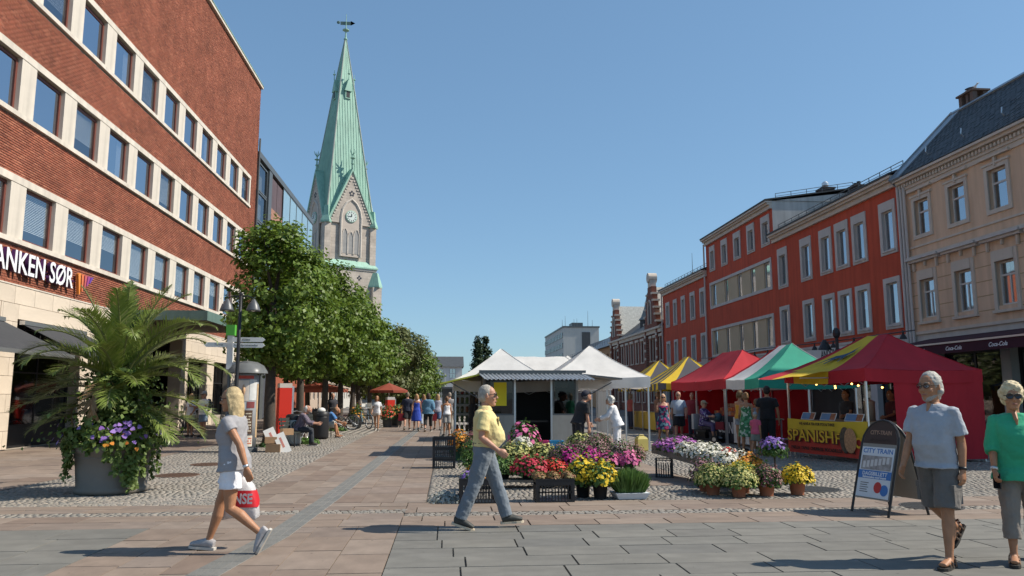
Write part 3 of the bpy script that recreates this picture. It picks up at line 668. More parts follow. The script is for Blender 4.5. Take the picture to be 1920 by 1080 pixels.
# ------------------------------------------------------------------ cream and yellow building, near right
M_YEL = M('ochre_yellow_render', (.70, .49, .34), .85, .10, .5, .06, 40, streak=.2)
yb = thing('yellow_building', 'ochre yellow building with slate roof and white window trim at the right edge', 'building', (20, 31.6, 0), -math.pi / 2)
N_ = lambda Y: 31.6 - Y
YL = N_(15)
up, lo = [], []
for k in range(11):
    a = N_(30.93 - 2.272 * k); b = a + 1.3
    if b < YL - .3: up.append((a, b, 8.2, 10.02)); lo.append((a, b, 4.65, 6.83))
wall(MB(), 0, YL, 4.2, 10.5, [(a + .16, b - .16, c + .16, d - .16) for a, b, c, d in up] + [(a + .16, b - .16, c + .16, d - .4) for a, b, c, d in lo], .28).build('render_wall', M_YEL, yb)
MB().box(.1, YL - .1, 1.1, 10, 0, 10.4).build('core', M_DARKROOM, yb)
def scroll(mb, u, z, h, y=-.02):
    mb.slab_uz([(u - .05, z), (u + .05, z), (u + .06, z - h * .35), (u + .03, z - h), (u - .03, z - h), (u - .06, z - h * .35)][::-1], y - .09, y)
for k, (a, b, c, d) in enumerate(up):
    w = place_window(yb, 'yup', a + .16, c + .16, w=b - a - .32, h=d - c - .32, rec=.14, fw=.07, mframe=M_WFRAME, trans=((d - c - .32) * .66,), sill=False, curtain=False)
    s = MB(); W0 = b - a; Hh = d - c
    s.box(-.16, .0, -.06, .02, -.16, Hh - .16).box(W0 - .32, W0 - .16, -.06, .02, -.16, Hh - .16).box(0, W0 - .32, -.06, .02, Hh - .32, Hh - .16).box(0, W0 - .32, -.06, .02, -.16, 0)
    s.box(-.22, W0 - .1, -.1, .0, Hh - .158, Hh - .08).box(-.3, W0 - .02, -.16, .0, Hh + .1, Hh + .2); scroll(s, W0 / 2 - .16, Hh + .1, .34)
    s.build('surround', M_CREAM, w)
for k, (a, b, c, d) in enumerate(lo):
    w = place_window(yb, 'ylo%d' % (k % 2), a + .16, c + .16, w=b - a - .32, h=d - c - .56, rec=.14, fw=.07, mframe=M_WFRAME, trans=((d - c - .56) * .68,), mull=(), sill=False, curtain=True)
    s = MB(); W0 = b - a; Hh = d - c
    s.box(-.16, .0, -.06, .02, -.16, Hh - .16).box(W0 - .32, W0 - .16, -.06, .02, -.16, Hh - .16).box(0, W0 - .32, -.08, .02, Hh - .56, Hh - .16).box(-.22, W0 - .1, -.12, .02, -.26, -.162)
    s.build('surround', M_CREAM, w)
    MB().box((W0 - .32) / 2 - .035, (W0 - .32) / 2 + .035, .145, .2, .07, (Hh - .56) * .68).build('mullion', M_WFRAME, w)
    s = MB()
    for uu in (-.28, W0 - .04): scroll(s, uu, Hh + .34, .48)
    scroll(s, W0 / 2 - .16, Hh + .34, .34); s.build('bracket', M_CREAM, w)
    MB().box(a - .42, b + .42, -.3, -.001, 7.3, 7.4).box(a - .38, b + .38, -.2, -.001, 7.2, 7.298).build('window_hood', M_GREYTRIM, yb)
MB().box(0, YL, -.14, .0, 7.402, 7.5).build('string_course', M_CREAM, yb)
MB().box(0, YL, -.05, .0, 7.85, 7.93).build('string_course', M_CREAM, yb)
for z in (4.7, 5.25, 5.8, 6.35, 6.9):
    us = [0.02] + [e for a, b, c, d in lo for e in (a - .02, b + .02)] + [YL - .02]
    for i in range(0, len(us), 2):
        if us[i + 1] - us[i] > .12: MB().box(us[i], us[i + 1], -.006, .002, z, z + .035).build('rustication_joint', M('dark_joint_paint', (.42, .29, .17), .9), yb)
MB().box(0, YL, -.06, .0, 10.3, 10.5).box(0, YL, -.3, .0, 10.78, 10.9).box(-.04, YL, -.42, .0, 10.902, 11.0).box(0, YL, -.12, .0, 10.5, 10.78).build('cornice', M_CREAM, yb)
den = MB().box(-.05, .05, -.09, 0, -.07, .07).mesh('dentil', M_CREAM)
for i in range(int(YL / .2)): put('dentil', den, yb, (.12 + i * .2, -.12, 10.68))
for i in range(2): MB().cyl((.1 + .22 * i, -.14, .3), (.1 + .22 * i, -.14, 10.9), .06, n=8).build('drainpipe', M_GREYTRIM, yb)
# slate roof, slates one by one
pitch = math.atan2(3.17, 3.12); SL = math.hypot(3.17, 3.12)
roof = put('roof', MB().box(.05, YL, 0, SL, -.12, -.02).mesh('roof', M('roof_felt', (.03, .03, .032), .9)), yb, (0, -.42, 11.03)); roof.rotation_euler.x = pitch
SLT = []
for r in range(int(SL / .17)):
    u = .55 - (r % 2) * .14
    while u < YL:
        SLT.append((u + .135, r * .17 + .1, .012 + random.gauss(0, .004), .262, .2, 0)); u += .275
pieces(roof, 'slate', SLT, M_SLATE, UNIT, maxobj=300, thick=.025, tilt=.02, key=lambda p: (p[0] - 4) ** 2 + (p[1] - 1.5) ** 2)
MB().box(-.12, .55, -.05, SL + .1, -.1, .06).box(-.16, -.1, -.05, SL + .1, -.3, .12).build('verge_flashing', M_ZINC, roof)
MB().box(-.1, YL, SL - .1, SL + .12, -.05, .09).build('ridge_cap', M_ZINC, roof)
for i in range(7):
    MB().tube([(1.6 + i * 2.27, 1.0, .0), (1.6 + i * 2.27, 1.0, .16), (1.6 + i * 2.27, 1.18, .3)], .025, 5).build('snow_hook', M_ALU, roof)
MB().add([(0, -.3, 10.9), (0, 2.7, 14.15), (0, 10, 14.0), (0, 10, 0), (0, .05, 0), (0, .05, 10.9)], [(0, 1, 2, 3, 4, 5)]).build('gable_wall', M_YEL, yb)
MB().box(.02, YL, 2.75, 10, 13.3, 14.1).build('back_roof', M_SLATE, yb)
MB().box(N_(21.3), YL, .0, 9, 10.5, 13.1).build('unseen_attic', M_YEL, yb); MB().box(N_(21.4), YL + .1, -.25, 9.1, 13.1, 13.3).build('unseen_attic_cornice', M_CREAM, yb)  # attic out of view, raised to cast shade over the Spanish tent
MB().quad((YL, 0, 0), (YL, 10, 0), (YL, 10, 14.2), (YL, 0, 14.2)).build('corner_wall', M_YEL, yb)
CX, CY, CZ = .15, 2.9, 14.0
ch = put('chimney', MB().box(CX, CX + .2, CY, CY + .2, CZ, CZ + .9).box(CX + .75, CX + .95, CY, CY + .2, CZ, CZ + .9).box(CX, CX + .2, CY + .5, CY + .7, CZ, CZ + .9).box(CX + .75, CX + .95, CY + .5, CY + .7, CZ, CZ + .9).box(CX + .4, CX + .55, CY + .05, CY + .65, CZ, CZ + .9).box(CX - .08, CX + 1.03, CY - .08, CY + .78, CZ + .902, CZ + .98).mesh('chimney', M('brown_chimney', (.16, .11, .09), .9, .2)), yb)
# ground floor: pale fascia, dark cafe front, burgundy awning
wall(MB(), 0, YL, 0, 4.2, [(1.6 + i * 4.1, 5.2 + i * 4.1, .1, 3.3) for i in range(3)], .5).build('ground_floor_wall', M('pale_cafe_fascia', (.56, .54, .5), .75, .08, 1, streak=.12), yb)
MB().box(0, YL, -.08, .0, 4.14, 4.26).build('string_course', M_CREAM, yb)
for i in range(3):
    a = 1.6 + i * 4.1
    w = put('shop_window', frame_bars(MB(), a + .01, a + 3.59, .12, 3.29, .09, .3, .4).box(a + 1.75, a + 1.85, .31, .39, .2, 3.2).mesh('shop_window', M_BLACK), yb)
    MB().box(a + .08, a + 3.52, .34, .346, .2, 3.2).build('pane', M_SHOPGLASS, w)
M_BURG = M('burgundy_awning_cloth', (.055, .012, .022), .85, .12)
aw = put('awning', MB().add([(1.2, -.05, 3.9), (10.5, -.05, 3.9), (10.5, -2.3, 3.42), (1.2, -2.3, 3.42), (1.2, -.05, 3.88), (10.5, -.05, 3.88), (10.5, -2.3, 3.4), (1.2, -2.3, 3.4)], [(0, 3, 2, 1), (4, 5, 6, 7), (0, 1, 5, 4), (2, 3, 7, 6), (0, 4, 7, 3), (1, 2, 6, 5)]).mesh('awning', M_BURG), yb)
MB().box(1.2, 10.5, -2.33, -2.31, 3.06, 3.4).build('valance', M_BURG, aw)
MB().box(1.18, 10.52, -2.36, -2.28, 3.402, 3.46).build('front_bar', M_ALU, aw)
for x, s in ((2.2, 'Coca-Cola'), (4.1, 'Royal'), (6.0, 'Coca-Cola'), (8.2, 'Coca-Cola')): lettering(s, .2, M_SIGNW, aw, (x, -2.336, 3.22), shear=.35, depth=.002, bold=.003, name='valance_lettering')

# ------------------------------------------------------------------ stepped-gable brick building
M_GBRICK = M('dark_red_gable_brick', (.20, .05, .03), .9, .18, 5)
def brick_pattern(m):
    n, l, b = nodes_of(m); tc = n.new('ShaderNodeTexCoord'); mp = n.new('ShaderNodeMapping'); mp.inputs['Rotation'].default_value = (math.pi / 2, 0, 0); l.new(tc.outputs['Object'], mp.inputs[0])
    bt = n.new('ShaderNodeTexBrick'); bt.inputs['Scale'].default_value = 1; bt.inputs['Brick Width'].default_value = .26; bt.inputs['Row Height'].default_value = .085; bt.inputs['Mortar Size'].default_value = .008
    bt.inputs['Color1'].default_value = (.23, .058, .034, 1); bt.inputs['Color2'].default_value = (.16, .042, .028, 1); bt.inputs['Mortar'].default_value = (.28, .2, .16, 1)
    l.new(mp.outputs[0], bt.inputs[0]); l.new(bt.outputs[0], b.inputs['Base Color'])
brick_pattern(M_GBRICK)
gb = thing('gabled_building', 'dark red brick building with two tall stepped gables and pale trim', 'building', (20, 93.2, 0), -math.pi / 2)
Q = lambda Y: 93.2 - Y
GL = Q(70.05)
gables = [(Q(92.4), Q(88.0)), (Q(76.0), Q(71.4))]
wn_ = []
for i in range(5): wn_.append((Q(87.3) + i * 2.27, Q(87.3) + i * 2.27 + .95))
gw = [((a + b) / 2 - 1.0, (a + b) / 2 - .1) for a, b in gables] + [((a + b) / 2 + .1, (a + b) / 2 + 1.0) for a, b in gables] + [(Q(71.2), Q(70.4))]
hs = [(a, b, 5.0, 7.0) for a, b in wn_ + gw] + [(a, b, 1.0, 3.4) for a, b in wn_ + gw]
wall(MB(), 0, GL, 0, 7.9, hs, .2).build('brick_wall', M_GBRICK, gb)
MB().box(.1, GL - .1, .9, 10, 0, 7.6).build('core', M_DARKROOM, gb)
for a, b, c, d in hs:
    w = place_window(gb, 'gab%.2f%.1f' % (b - a, d - c), a, c, w=b - a, h=d - c, rec=.14, fw=.08, mframe=M_WFRAME, mull=((b - a) / 2,), trans=((d - c) * .7,), sill=False)
    MB().box(-.16, .0, -.07, .02, -.05, d - c + .15).box(b - a, b - a + .16, -.07, .02, -.05, d - c + .15).box(-.25, b - a + .25, -.14, .02, d - c + .152, d - c + .4).box(-.2, b - a + .2, -.12, .02, -.16, -.052).build('surround', M_CREAM, w)
MB().box(0, GL, -.2, .0, 7.55, 7.9).box(0, GL, -.38, .0, 7.902, 8.1).build('cornice', M_CREAM, gb)
M_PALESLATE = M('pale_weathered_slate', (.40, .40, .37), .7, .3, 5)
mb = MB(); mb.add([(0, -.3, 8.1), (GL, -.3, 8.1), (GL, 5.2, 12.0), (0, 5.2, 12.0), (0, 10.5, 8.1), (GL, 10.5, 8.1)], [(0, 1, 2, 3), (3, 2, 5, 4), (0, 3, 4), (1, 5, 2)]); mb.build('roof', M_SLATE, gb)
for a, b in gables:    # cross roofs behind the gables, pale slates
    c = (a + b) / 2
    MB().add([(a - .1, .2, 8.1), (b + .1, .2, 8.1), (c, .2, 12.2), (a - .1, 5.6, 8.1), (b + .1, 5.6, 8.1), (c, 5.6, 12.2)], [(0, 2, 5, 3), (1, 4, 5, 2), (0, 1, 2), (3, 5, 4)]).build('gable_roof', M_PALESLATE, gb)
for (a, b), ztop in zip(gables, (12.7, 13.2)):
    c = (a + b) / 2; hw = (b - a) / 2; poly = MB(); ns = 6; zst = 8.0; zs = (ztop - 1.0 - zst) / ns
    gp = None; caps = []
    for i in range(ns):
        w0 = hw * (1 - i / ns * .8); poly.box(c - w0, c + w0, -.25, .25, zst + i * zs, zst + (i + 1) * zs - .002); caps.append((w0, zst + (i + 1) * zs))
    gp = poly.build('stepped_gable', M_GBRICK, gb)
    for i, (w0, z) in enumerate(caps):
        w1 = hw * (1 - (i + 1) / ns * .8)
        if i < ns - 1:
            for s in (-1, 1): MB().box(c + s * (w1 - .02), c + s * (w0 + .14), -.36, .36, z - .12, z + .06).build('step_cap', M_CREAM, gp)
    MB().box(c - .42, c + .42, -.3, .3, ztop - 1.0, ztop - .35).build('crown_block', M_CREAM, gp)
    MB().tube([(c, -.42, ztop - .1), (c, .42, ztop - .1)], .5, 14).build('scroll_crown', M_CREAM, gp)
    win = MB(); win.slab_uz([(c - .4, 8.6), (c + .4, 8.6), (c + .4, 10.2), (c + .25, 10.6), (c, 10.75), (c - .25, 10.6), (c - .4, 10.2)][::-1], -.27, -.262); win.build('arched_window', M_DARKROOM, gp)
    fr = MB()
    arc = [(c - .5, 8.5), (c - .5, 10.2)] + [(c - .5 * math.cos(t * math.pi / 8), 10.2 + .65 * math.sin(t * math.pi / 8)) for t in range(1, 8)] + [(c + .5, 10.2), (c + .5, 8.5)]
    fr.tube([(x, -.3, z) for x, z in arc], .09, 6); fr.build('arch_trim', M_CREAM, gp)
    for z in (5.2, 6.0, 6.8, 7.4):
        MB().box(a - .02, a + .5, -.32, -.251, z - .12, z + .12).build('quoin', M_CREAM, gp); MB().box(b - .5, b + .02, -.32, -.251, z - .12, z + .12).build('quoin', M_CREAM, gp)
    MB().box(a, a + .48, -.25, .0, 0, 8.0).build('pilaster', M_GBRICK, gp); MB().box(b - .48, b, -.25, .0, 0, 8.0).build('pilaster', M_GBRICK, gp)
t_u = Q(81.5)
tr = put('turret', MB().lathe([(.9, 0), (.9, 1.1)], (t_u, 1.6, 8.6), 8).mesh('turret', M('turret_slate_side', (.05, .055, .06), .7)), gb)
MB().lathe([(1.05, 0), (.75, .35), (.4, 1.3), (.12, 2.6), (.03, 3.0)], (t_u, 1.6, 9.7), 10).build('turret_roof', M('turret_lead', (.2, .21, .2), .6, .2), tr)
MB().tube([(Q(73.2), 4, 12), (Q(73.2), 4, 15.6)], [.05, .015], 6).ball((Q(73.2), 4, 13.6), .12, 8, 5).build('flag_spike', M_STEEL, gb)

# ------------------------------------------------------------------ further buildings
ob = thing('ochre_house', 'small ochre house with slate roof beyond the stepped gables', 'building', (20.2, 109, 0), -math.pi / 2)
hs = [(.8 + i * 2.3, 1.7 + i * 2.3, z, z + 1.6) for i in range(7) for z in (2.0, 5.3)]
wall(MB(), 0, 15.6, 0, 7.7, hs, .2).build('render_wall', M('ochre_far_render', (.44, .25, .13), .85, .1), ob)
MB().box(.1, 15.5, .9, 9, 0, 7.4).build('core', M_DARKROOM, ob)
for a, b, c, d in hs: place_window(ob, 'och', a, c, w=b - a, h=d - c, rec=.1, fw=.08, mframe=M('brown_frame', (.12, .06, .04), .6), mull=((b - a) / 2,), sill=False)
MB().add([(-.1, -.5, 7.7), (15.7, -.5, 7.7), (15.7, 4.5, 11.0), (-.1, 4.5, 11.0), (-.1, 9.5, 7.7), (15.7, 9.5, 7.7)], [(0, 1, 2, 3), (3, 2, 5, 4), (0, 3, 4), (1, 5, 2), (0, 4, 5, 1)]).build('roof', M('blue_grey_roof', (.10, .12, .14), .5, .2, 1), ob)
rail(ob, (.1, -.3, 8.0), (15.5, -.3, 8.0), 10, .7)
kb = thing('brown_house', 'dark roofed brown house farther along the right side', 'building', (20.6, 133, 0), -math.pi / 2)
hs = [(.8 + i * 2.5, 1.8 + i * 2.5, z, z + 1.5) for i in range(9) for z in (2.0, 4.9)]
wall(MB(), 0, 23.8, 0, 7.4, hs, .2).build('render_wall', M('brown_far_render', (.20, .11, .08), .85, .1), kb)
MB().box(.1, 23.7, .9, 9, 0, 7.2).build('core', M_DARKROOM, kb)
for a, b, c, d in hs: place_window(kb, 'brn', a, c, w=b - a, h=d - c, rec=.1, fw=.08, mframe=M_WFRAME, mull=((b - a) / 2,), sill=False)
MB().add([(-.1, -.5, 7.4), (23.9, -.5, 7.4), (23.9, 4.5, 10.6), (-.1, 4.5, 10.6), (-.1, 9.5, 7.4), (23.9, 9.5, 7.4)], [(0, 1, 2, 3), (3, 2, 5, 4), (0, 3, 4), (1, 5, 2), (0, 4, 5, 1)]).build('roof', M_SLATE, kb)
rail(kb, (.1, -.3, 7.7), (23.5, -.3, 7.7), 14, .6)
of = thing('office_block', 'pale grey concrete office block with strip windows and rooftop masts', 'building', (30.5, 202, 0))
M_CONC = M('pale_concrete', (.50, .50, .48), .85, .08, .2, streak=.1)
MB().box(0, 9.6, 0, 38, 0, 19.6).build('concrete_body', M_CONC, of)
for k in range(6):
    z = 3.2 + k * 2.75
    MB().box(-.12, -.001, .8, 37.5, z, z + 1.35).build('strip_window', M('strip_window_glass', (.06, .075, .09), .25, .3, .3), of)
    mu = MB()
    for i in range(13): mu.box(-.2, -.121, .8 + i * 3.05, 1.0 + i * 3.05, z, z + 1.35)
    mu.build('window_mullion', M_CONC, of)
MB().box(5.0, 7.2, -.15, -.001, 12, 18.4).build('stair_louvre', M('dark_grey_louvre', (.06, .065, .07), .7), of)
MB().box(-.2, 9.8, -.2, 38.2, 19.6, 20.0).build('roof_edge', M_STEEL, of)
MB().box(3, 6, 4, 9, 20.0, 21.3).build('plant_room', M_STEEL, of)
for x, h in ((1, 3), (3.4, 2.2), (4.2, 2.4), (7.2, 4.5), (8.4, 2.0), (.2, 2.0)): MB().cyl((x, 3, 20), (x, 3, 20 + h), .07, .03, 6).build('mast', M_STEEL, of)
wh = thing('white_house', 'white house closing the far end of the street', 'building', (-7.5, 135, 0))
hs = [(1.2 + i * 2.2, 2.3 + i * 2.2, z, z + 1.7) for i in range(4) for z in (1.2, 4.6)]
wall(MB(), 0, 10, 0, 6.6, hs, .2).build('wall', M_WHITE, wh); MB().box(.1, 9.9, .9, 9, 0, 6.4).build('core', M_DARKROOM, wh)
for a, b, c, d in hs: place_window(wh, 'wht', a, c, w=b - a, h=d - c, rec=.1, fw=.09, mframe=M_WFRAME, mull=((b - a) / 2,), trans=((d - c) / 2,), sill=False)
MB().add([(-.3, -.4, 6.6), (10.3, -.4, 6.6), (10.3, 4.5, 8.6), (-.3, 4.5, 8.6), (-.3, 9.4, 6.6), (10.3, 9.4, 6.6)], [(0, 1, 2, 3), (3, 2, 5, 4), (0, 3, 4), (1, 5, 2), (0, 4, 5, 1)]).build('roof', M_SLATE, wh)
# low houses that close the left side of the street behind the trees
for i, (y0, y1, h, c, nm, lab) in enumerate([(72, 88, 9, (.42, .33, .26), 'sandstone_house', 'sand coloured house behind the row of lime trees'), (90, 112, 8, (.50, .48, .44), 'pale_house', 'pale house glimpsed beyond the lime trees')]):
    hb = thing(nm, lab, 'building', (-13.2, y0, 0), math.pi / 2); Lh = y1 - y0
    hs = [(1 + k * 2.4, 2.1 + k * 2.4, z, z + 1.8) for k in range(int((Lh - 1) / 2.4)) for z in (1.2, 4.8)]
    wall(MB(), 0, Lh, 0, h, hs, .2).build('wall', M(nm + '_render', c, .85, .1), hb); MB().box(.1, Lh - .1, .9, 9, 0, h - .2).build('core', M_DARKROOM, hb)
    for a, b, c_, d in hs: place_window(hb, 'lh', a, c_, w=b - a, h=d - c_, rec=.1, fw=.09, mframe=M_WFRAME, mull=((b - a) / 2,), sill=False)
    MB().add([(0, -.4, h), (Lh, -.4, h), (Lh, 4.5, h + 2.5), (0, 4.5, h + 2.5), (0, 9.4, h), (Lh, 9.4, h)], [(0, 1, 2, 3), (3, 2, 5, 4), (0, 3, 4), (1, 5, 2), (0, 4, 5, 1)]).build('roof', M_SLATE, hb)
# ------------------------------------------------------------------ the church
M_CSTONE = M('grey_pink_granite_church', (.40, .335, .29), .85, .14, .5, .2, 6, streak=.2)
def block_pattern(m, bw, bh, c1, c2, mo, ms=.02):
    n, l, b = nodes_of(m); tc = n.new('ShaderNodeTexCoord'); ge = n.new('ShaderNodeNewGeometry')
    sx = n.new('ShaderNodeSeparateXYZ'); l.new(tc.outputs['Object'], sx.inputs[0]); ad = n.new('ShaderNodeMath'); ad.operation = 'ADD'; l.new(sx.outputs[0], ad.inputs[0]); l.new(sx.outputs[1], ad.inputs[1])
    cx = n.new('ShaderNodeCombineXYZ'); l.new(ad.outputs[0], cx.inputs[0]); l.new(sx.outputs[2], cx.inputs[1])
    bt = n.new('ShaderNodeTexBrick'); bt.inputs['Scale'].default_value = 1; bt.inputs['Brick Width'].default_value = bw; bt.inputs['Row Height'].default_value = bh; bt.inputs['Mortar Size'].default_value = ms
    bt.inputs['Color1'].default_value = (*c1, 1); bt.inputs['Color2'].default_value = (*c2, 1); bt.inputs['Mortar'].default_value = (*mo, 1)
    old = b.inputs['Base Color'].links[0].from_socket if b.inputs['Base Color'].links else None
    l.new(cx.outputs[0], bt.inputs[0])
    n1 = n.new('ShaderNodeTexNoise'); n1.inputs['Scale'].default_value = .6; n1.inputs['Detail'].default_value = 6; l.new(tc.outputs['Object'], n1.inputs[0])
    mr = n.new('ShaderNodeMapRange'); mr.inputs[1].default_value = .3; mr.inputs[2].default_value = .7; mr.inputs[3].default_value = .78; mr.inputs[4].default_value = 1.15; l.new(n1.outputs['Fac'], mr.inputs[0])
    vm = n.new('ShaderNodeVectorMath'); vm.operation = 'SCALE'; l.new(bt.outputs[0], vm.inputs[0]); l.new(mr.outputs[0], vm.inputs['Scale']); l.new(vm.outputs[0], b.inputs['Base Color'])
block_pattern(M_CSTONE, 1.1, .55, (.52, .45, .385), (.46, .40, .345), (.38, .33, .28), .025)
M_COPPER = M('verdigris_copper_sheet', (.30, .50, .40), .6, .14, .25, streak=.22)
M_CTRIM = M('pale_church_trim', (.55, .49, .43), .8, .12, 1)
ct = thing('church', 'neo-gothic church tower with green copper spire and clock', 'church', (-20.9, 146, 0), R(32))
w1 = 4.7; w0 = 5.2; ZE = 33.6; ZA = 71.3; ZL = 25.6; ZG = 43.2
MB().box(-w0, w0, -w0, w0, 0, ZL - .5).build('lower_tower', M_CSTONE, ct)
MB().box(-w1, w1, -w1, w1, ZL - .4, ZE + .3).build('upper_tower', M_CSTONE, ct)
MB().lathe([(w0 * 1.414 + .5, ZL - .6), (w0 * 1.414 + .5, ZL - .35), (w1 * 1.414 + .1, ZL + .75)], n=4).xf(Matrix.Rotation(math.pi / 4, 4, 'Z')).build('copper_ledge', M_COPPER, ct)
MB().box(-w0 - .15, w0 + .15, -w0 - .15, w0 + .15, ZL - 1.0, ZL - .602).build('string_course', M_CTRIM, ct)
# spire: two slopes, standing seams on every face
def sq(z):
    if z < 62: return w1 + .1 + (1.35 - w1 - .1) * (z - ZE) / (62 - ZE)
    return 1.35 + (.16 - 1.35) * (z - 62) / (ZA - 62)
spire = put('spire', MB().lathe([(sq(ZE) * 1.414, ZE), (sq(62) * 1.414, 62), (sq(ZA) * 1.414, ZA)], n=4).xf(Matrix.Rotation(math.pi / 4, 4, 'Z')).mesh('spire', M_COPPER), ct)
for f in range(4):
    rm = Matrix.Rotation(f * math.pi / 2, 4, 'Z'); mb = MB()
    for i in range(-8, 9):
        t = i * .55; zt = 62 if abs(t) < 1.35 else ZE + (62 - ZE) * (sq(ZE) - abs(t)) / (sq(ZE) - 1.35)
        if zt - ZE < 1: continue
        mb.tube([(t, -sq(ZE) - .02, ZE), (t, -sq(zt) - .02, zt)], .05, 4, cap=False)
    for i in (-1, 0, 1): mb.tube([(i * .5, -1.37, 62), (i * .08, -.3, 70)], .04, 4, cap=False)
    mb.xf(rm).build('standing_seams', M_COPPER, spire)
    MB().tube([Vector((-sq(ZE), -sq(ZE), ZE)), Vector((-sq(62), -sq(62), 62)), Vector((-sq(ZA), -sq(ZA), ZA))], [.16, .13, .08], 6).xf(rm).build('corner_roll', M('grey_copper_roll', (.33, .36, .32), .7, .15, .5), spire)
    # dormer high on the spire
    d = MB(); d.box(-.55, .55, -2.0, -1.0, 58.6, 60.2); d.build('dormer', M_COPPER, spire).rotation_euler.z = f * math.pi / 2
    d = MB(); d.add([(-.75, -2.2, 60.1), (.75, -2.2, 60.1), (0, -2.1, 62.6), (-.75, -.8, 60.1), (.75, -.8, 60.1), (0, -.8, 62.6)], [(0, 1, 2), (0, 2, 5, 3), (1, 4, 5, 2), (3, 5, 4), (0, 3, 4, 1)]); d.tube([(0, -2.1, 62.5), (0, -2.1, 64.6)], [.1, .04], 6).ball((0, -2.1, 63.6), (.28, .28, .14), 8, 4)
    d.build('dormer_roof', M_COPPER, spire).rotation_euler.z = f * math.pi / 2
    MB().box(-.35, .35, -2.03, -1.99, 58.8, 60.0).build('dormer_louvre', M_BLACK, spire).rotation_euler.z = f * math.pi / 2
MB().tube([(0, 0, ZA - .3), (0, 0, ZA + 1.2), (0, 0, 76.8)], [.24, .14, .05], 8).ball((0, 0, ZA + .2), (.4, .4, .3), 10, 5).ball((0, 0, 73.4), (.7, .7, .22), 10, 5).build('finial', M_COPPER, spire)
MB().box(-1.1, .9, -.03, .03, 74.5, 75.2).add([(.9, 0, 74.4), (1.8, 0, 74.9), (.9, 0, 75.4)], [(0, 1, 2), (2, 1, 0)]).ball((-1.5, 0, 75.0), (.35, .1, .35), 8, 5).build('weathervane', M('dark_copper', (.12, .19, .17), .6), spire).rotation_euler.z = R(-32)
M_CLOCK = M('pale_clock_face', (.62, .68, .64), .5, .05)
for f in range(4):
    rz = f * math.pi / 2; fc = -w1
    gh = 4.15
    ga_ = MB(); ga_.slab_uz([(-gh, ZE - .4), (gh, ZE - .4), (gh, ZE + .6), (.18, ZG), (-.18, ZG), (-gh, ZE + .6)], fc - .35, fc + .4)
    gp = ga_.build('gable', M_CSTONE, ct); gp.rotation_euler.z = rz
    rf = MB()
    for s in (-1, 1):
        a, b = Vector((s * (gh + .45), 0, ZE + .2)), Vector((0, 0, ZG + .75)); dn = Vector((b.z - a.z, 0, -(b.x - a.x))).normalized() * (.35 * s)
        rf.add([(a.x, fc - .6, a.z), (b.x, fc - .6, b.z), (b.x, fc + 4.4, b.z), (a.x, fc + 4.4, a.z), (a.x - dn.x, fc - .6, a.z - abs(dn.z) - .1), (b.x, fc - .6, b.z - .6), (b.x, fc + 4.4, b.z - .6), (a.x - dn.x, fc + 4.4, a.z - abs(dn.z) - .1)],
               [(0, 1, 2, 3), (7, 6, 5, 4), (0, 4, 5, 1), (3, 2, 6, 7), (0, 3, 7, 4)])
    rf.build('gable_roof', M_COPPER, gp)
    dt = MB()
    for s in (-1, 1):
        for i in range(16):
            t = (i + .5) / 16; x = s * (gh - .15) * (1 - t); z = ZE + .1 + (ZG - ZE - .9) * t; dt.box(x - .13, x + .13, fc - .5, fc - .351, z - .28, z)
    dt.build('corbel_frieze', M_CTRIM, gp)
    fi = MB().tube([(0, fc - .3, ZG + .6), (0, fc - .3, ZG + 3.4)], [.22, .1], 8).ball((0, fc - .3, ZG + 1.6), (.35, .35, .16), 8, 4).ball((0, fc - .3, ZG + 2.7), (.5, .5, .14), 8, 4)
    for a in range(4): fi.tube([(0, fc - .3, ZG + 3.2), (.45 * math.cos(a * 1.57), fc - .3 + .45 * math.sin(a * 1.57), ZG + 3.8), (.6 * math.cos(a * 1.57), fc - .3 + .6 * math.sin(a * 1.57), ZG + 4.3)], [.09, .09, .03], 5)
    fi.build('gable_finial', M_COPPER, gp)
    # rosette of five petals
    ro = MB()
    for a in range(5): ro.ball((.38 * math.sin(a * 1.2566), fc - .36, 39.0 + .38 * math.cos(a * 1.2566)), (.22, .05, .22), 8, 4)
    ro.build('rosette', M_DARKROOM, gp)
    # tall arch with three lancets and the clock above
    ar = [(-2.0, ZL + 1.4), (-2.0, 34.4), (-1.7, 35.9), (-1.0, 37.1), (0, 37.9), (1.0, 37.1), (1.7, 35.9), (2.0, 34.4), (2.0, ZL + 1.4)]
    MB().tube([(x, fc - .36, z) for x, z in ar], .24, 6).build('great_arch', M_CTRIM, gp)
    MB().slab_uz([(x * .95, z if z > 30 else z) for x, z in ar][::-1], fc - .362, fc - .354).build('arch_field', M('arch_field_plaster', (.50, .43, .37), .9, .1, 1), gp)
    for i in (-1, 0, 1):
        c = i * 1.15; zt = 32.1 if i else 31.6
        MB().slab_uz([(c - .42, ZL + 2.0), (c + .42, ZL + 2.0), (c + .42, zt - .8), (c + .2, zt - .2), (c, zt), (c - .2, zt - .2), (c - .42, zt - .8)], fc - .40, fc - .366).build('louvred_lancet', M('grey_louvre_boards', (.30, .29, .28), .8, .15, 2), gp)
        MB().tube([(c - .5, fc - .42, ZL + 1.9), (c - .5, fc - .42, zt - .8), (c - .25, fc - .42, zt - .1), (c, fc - .42, zt + .15), (c + .25, fc - .42, zt - .1), (c + .5, fc - .42, zt - .8), (c + .5, fc - .42, ZL + 1.9)], .1, 5).build('lancet_trim', M_CTRIM, gp)
    ck = put('clock', MB().lathe([(1.12, -.05), (1.12, .1), (1.0, .12)], n=28).xf(Matrix.Translation((0, fc - .42, 34.6)) @ Matrix.Rotation(math.pi / 2, 4, 'X')).mesh('clock', M_COPPER), ct); ck.rotation_euler.z = rz
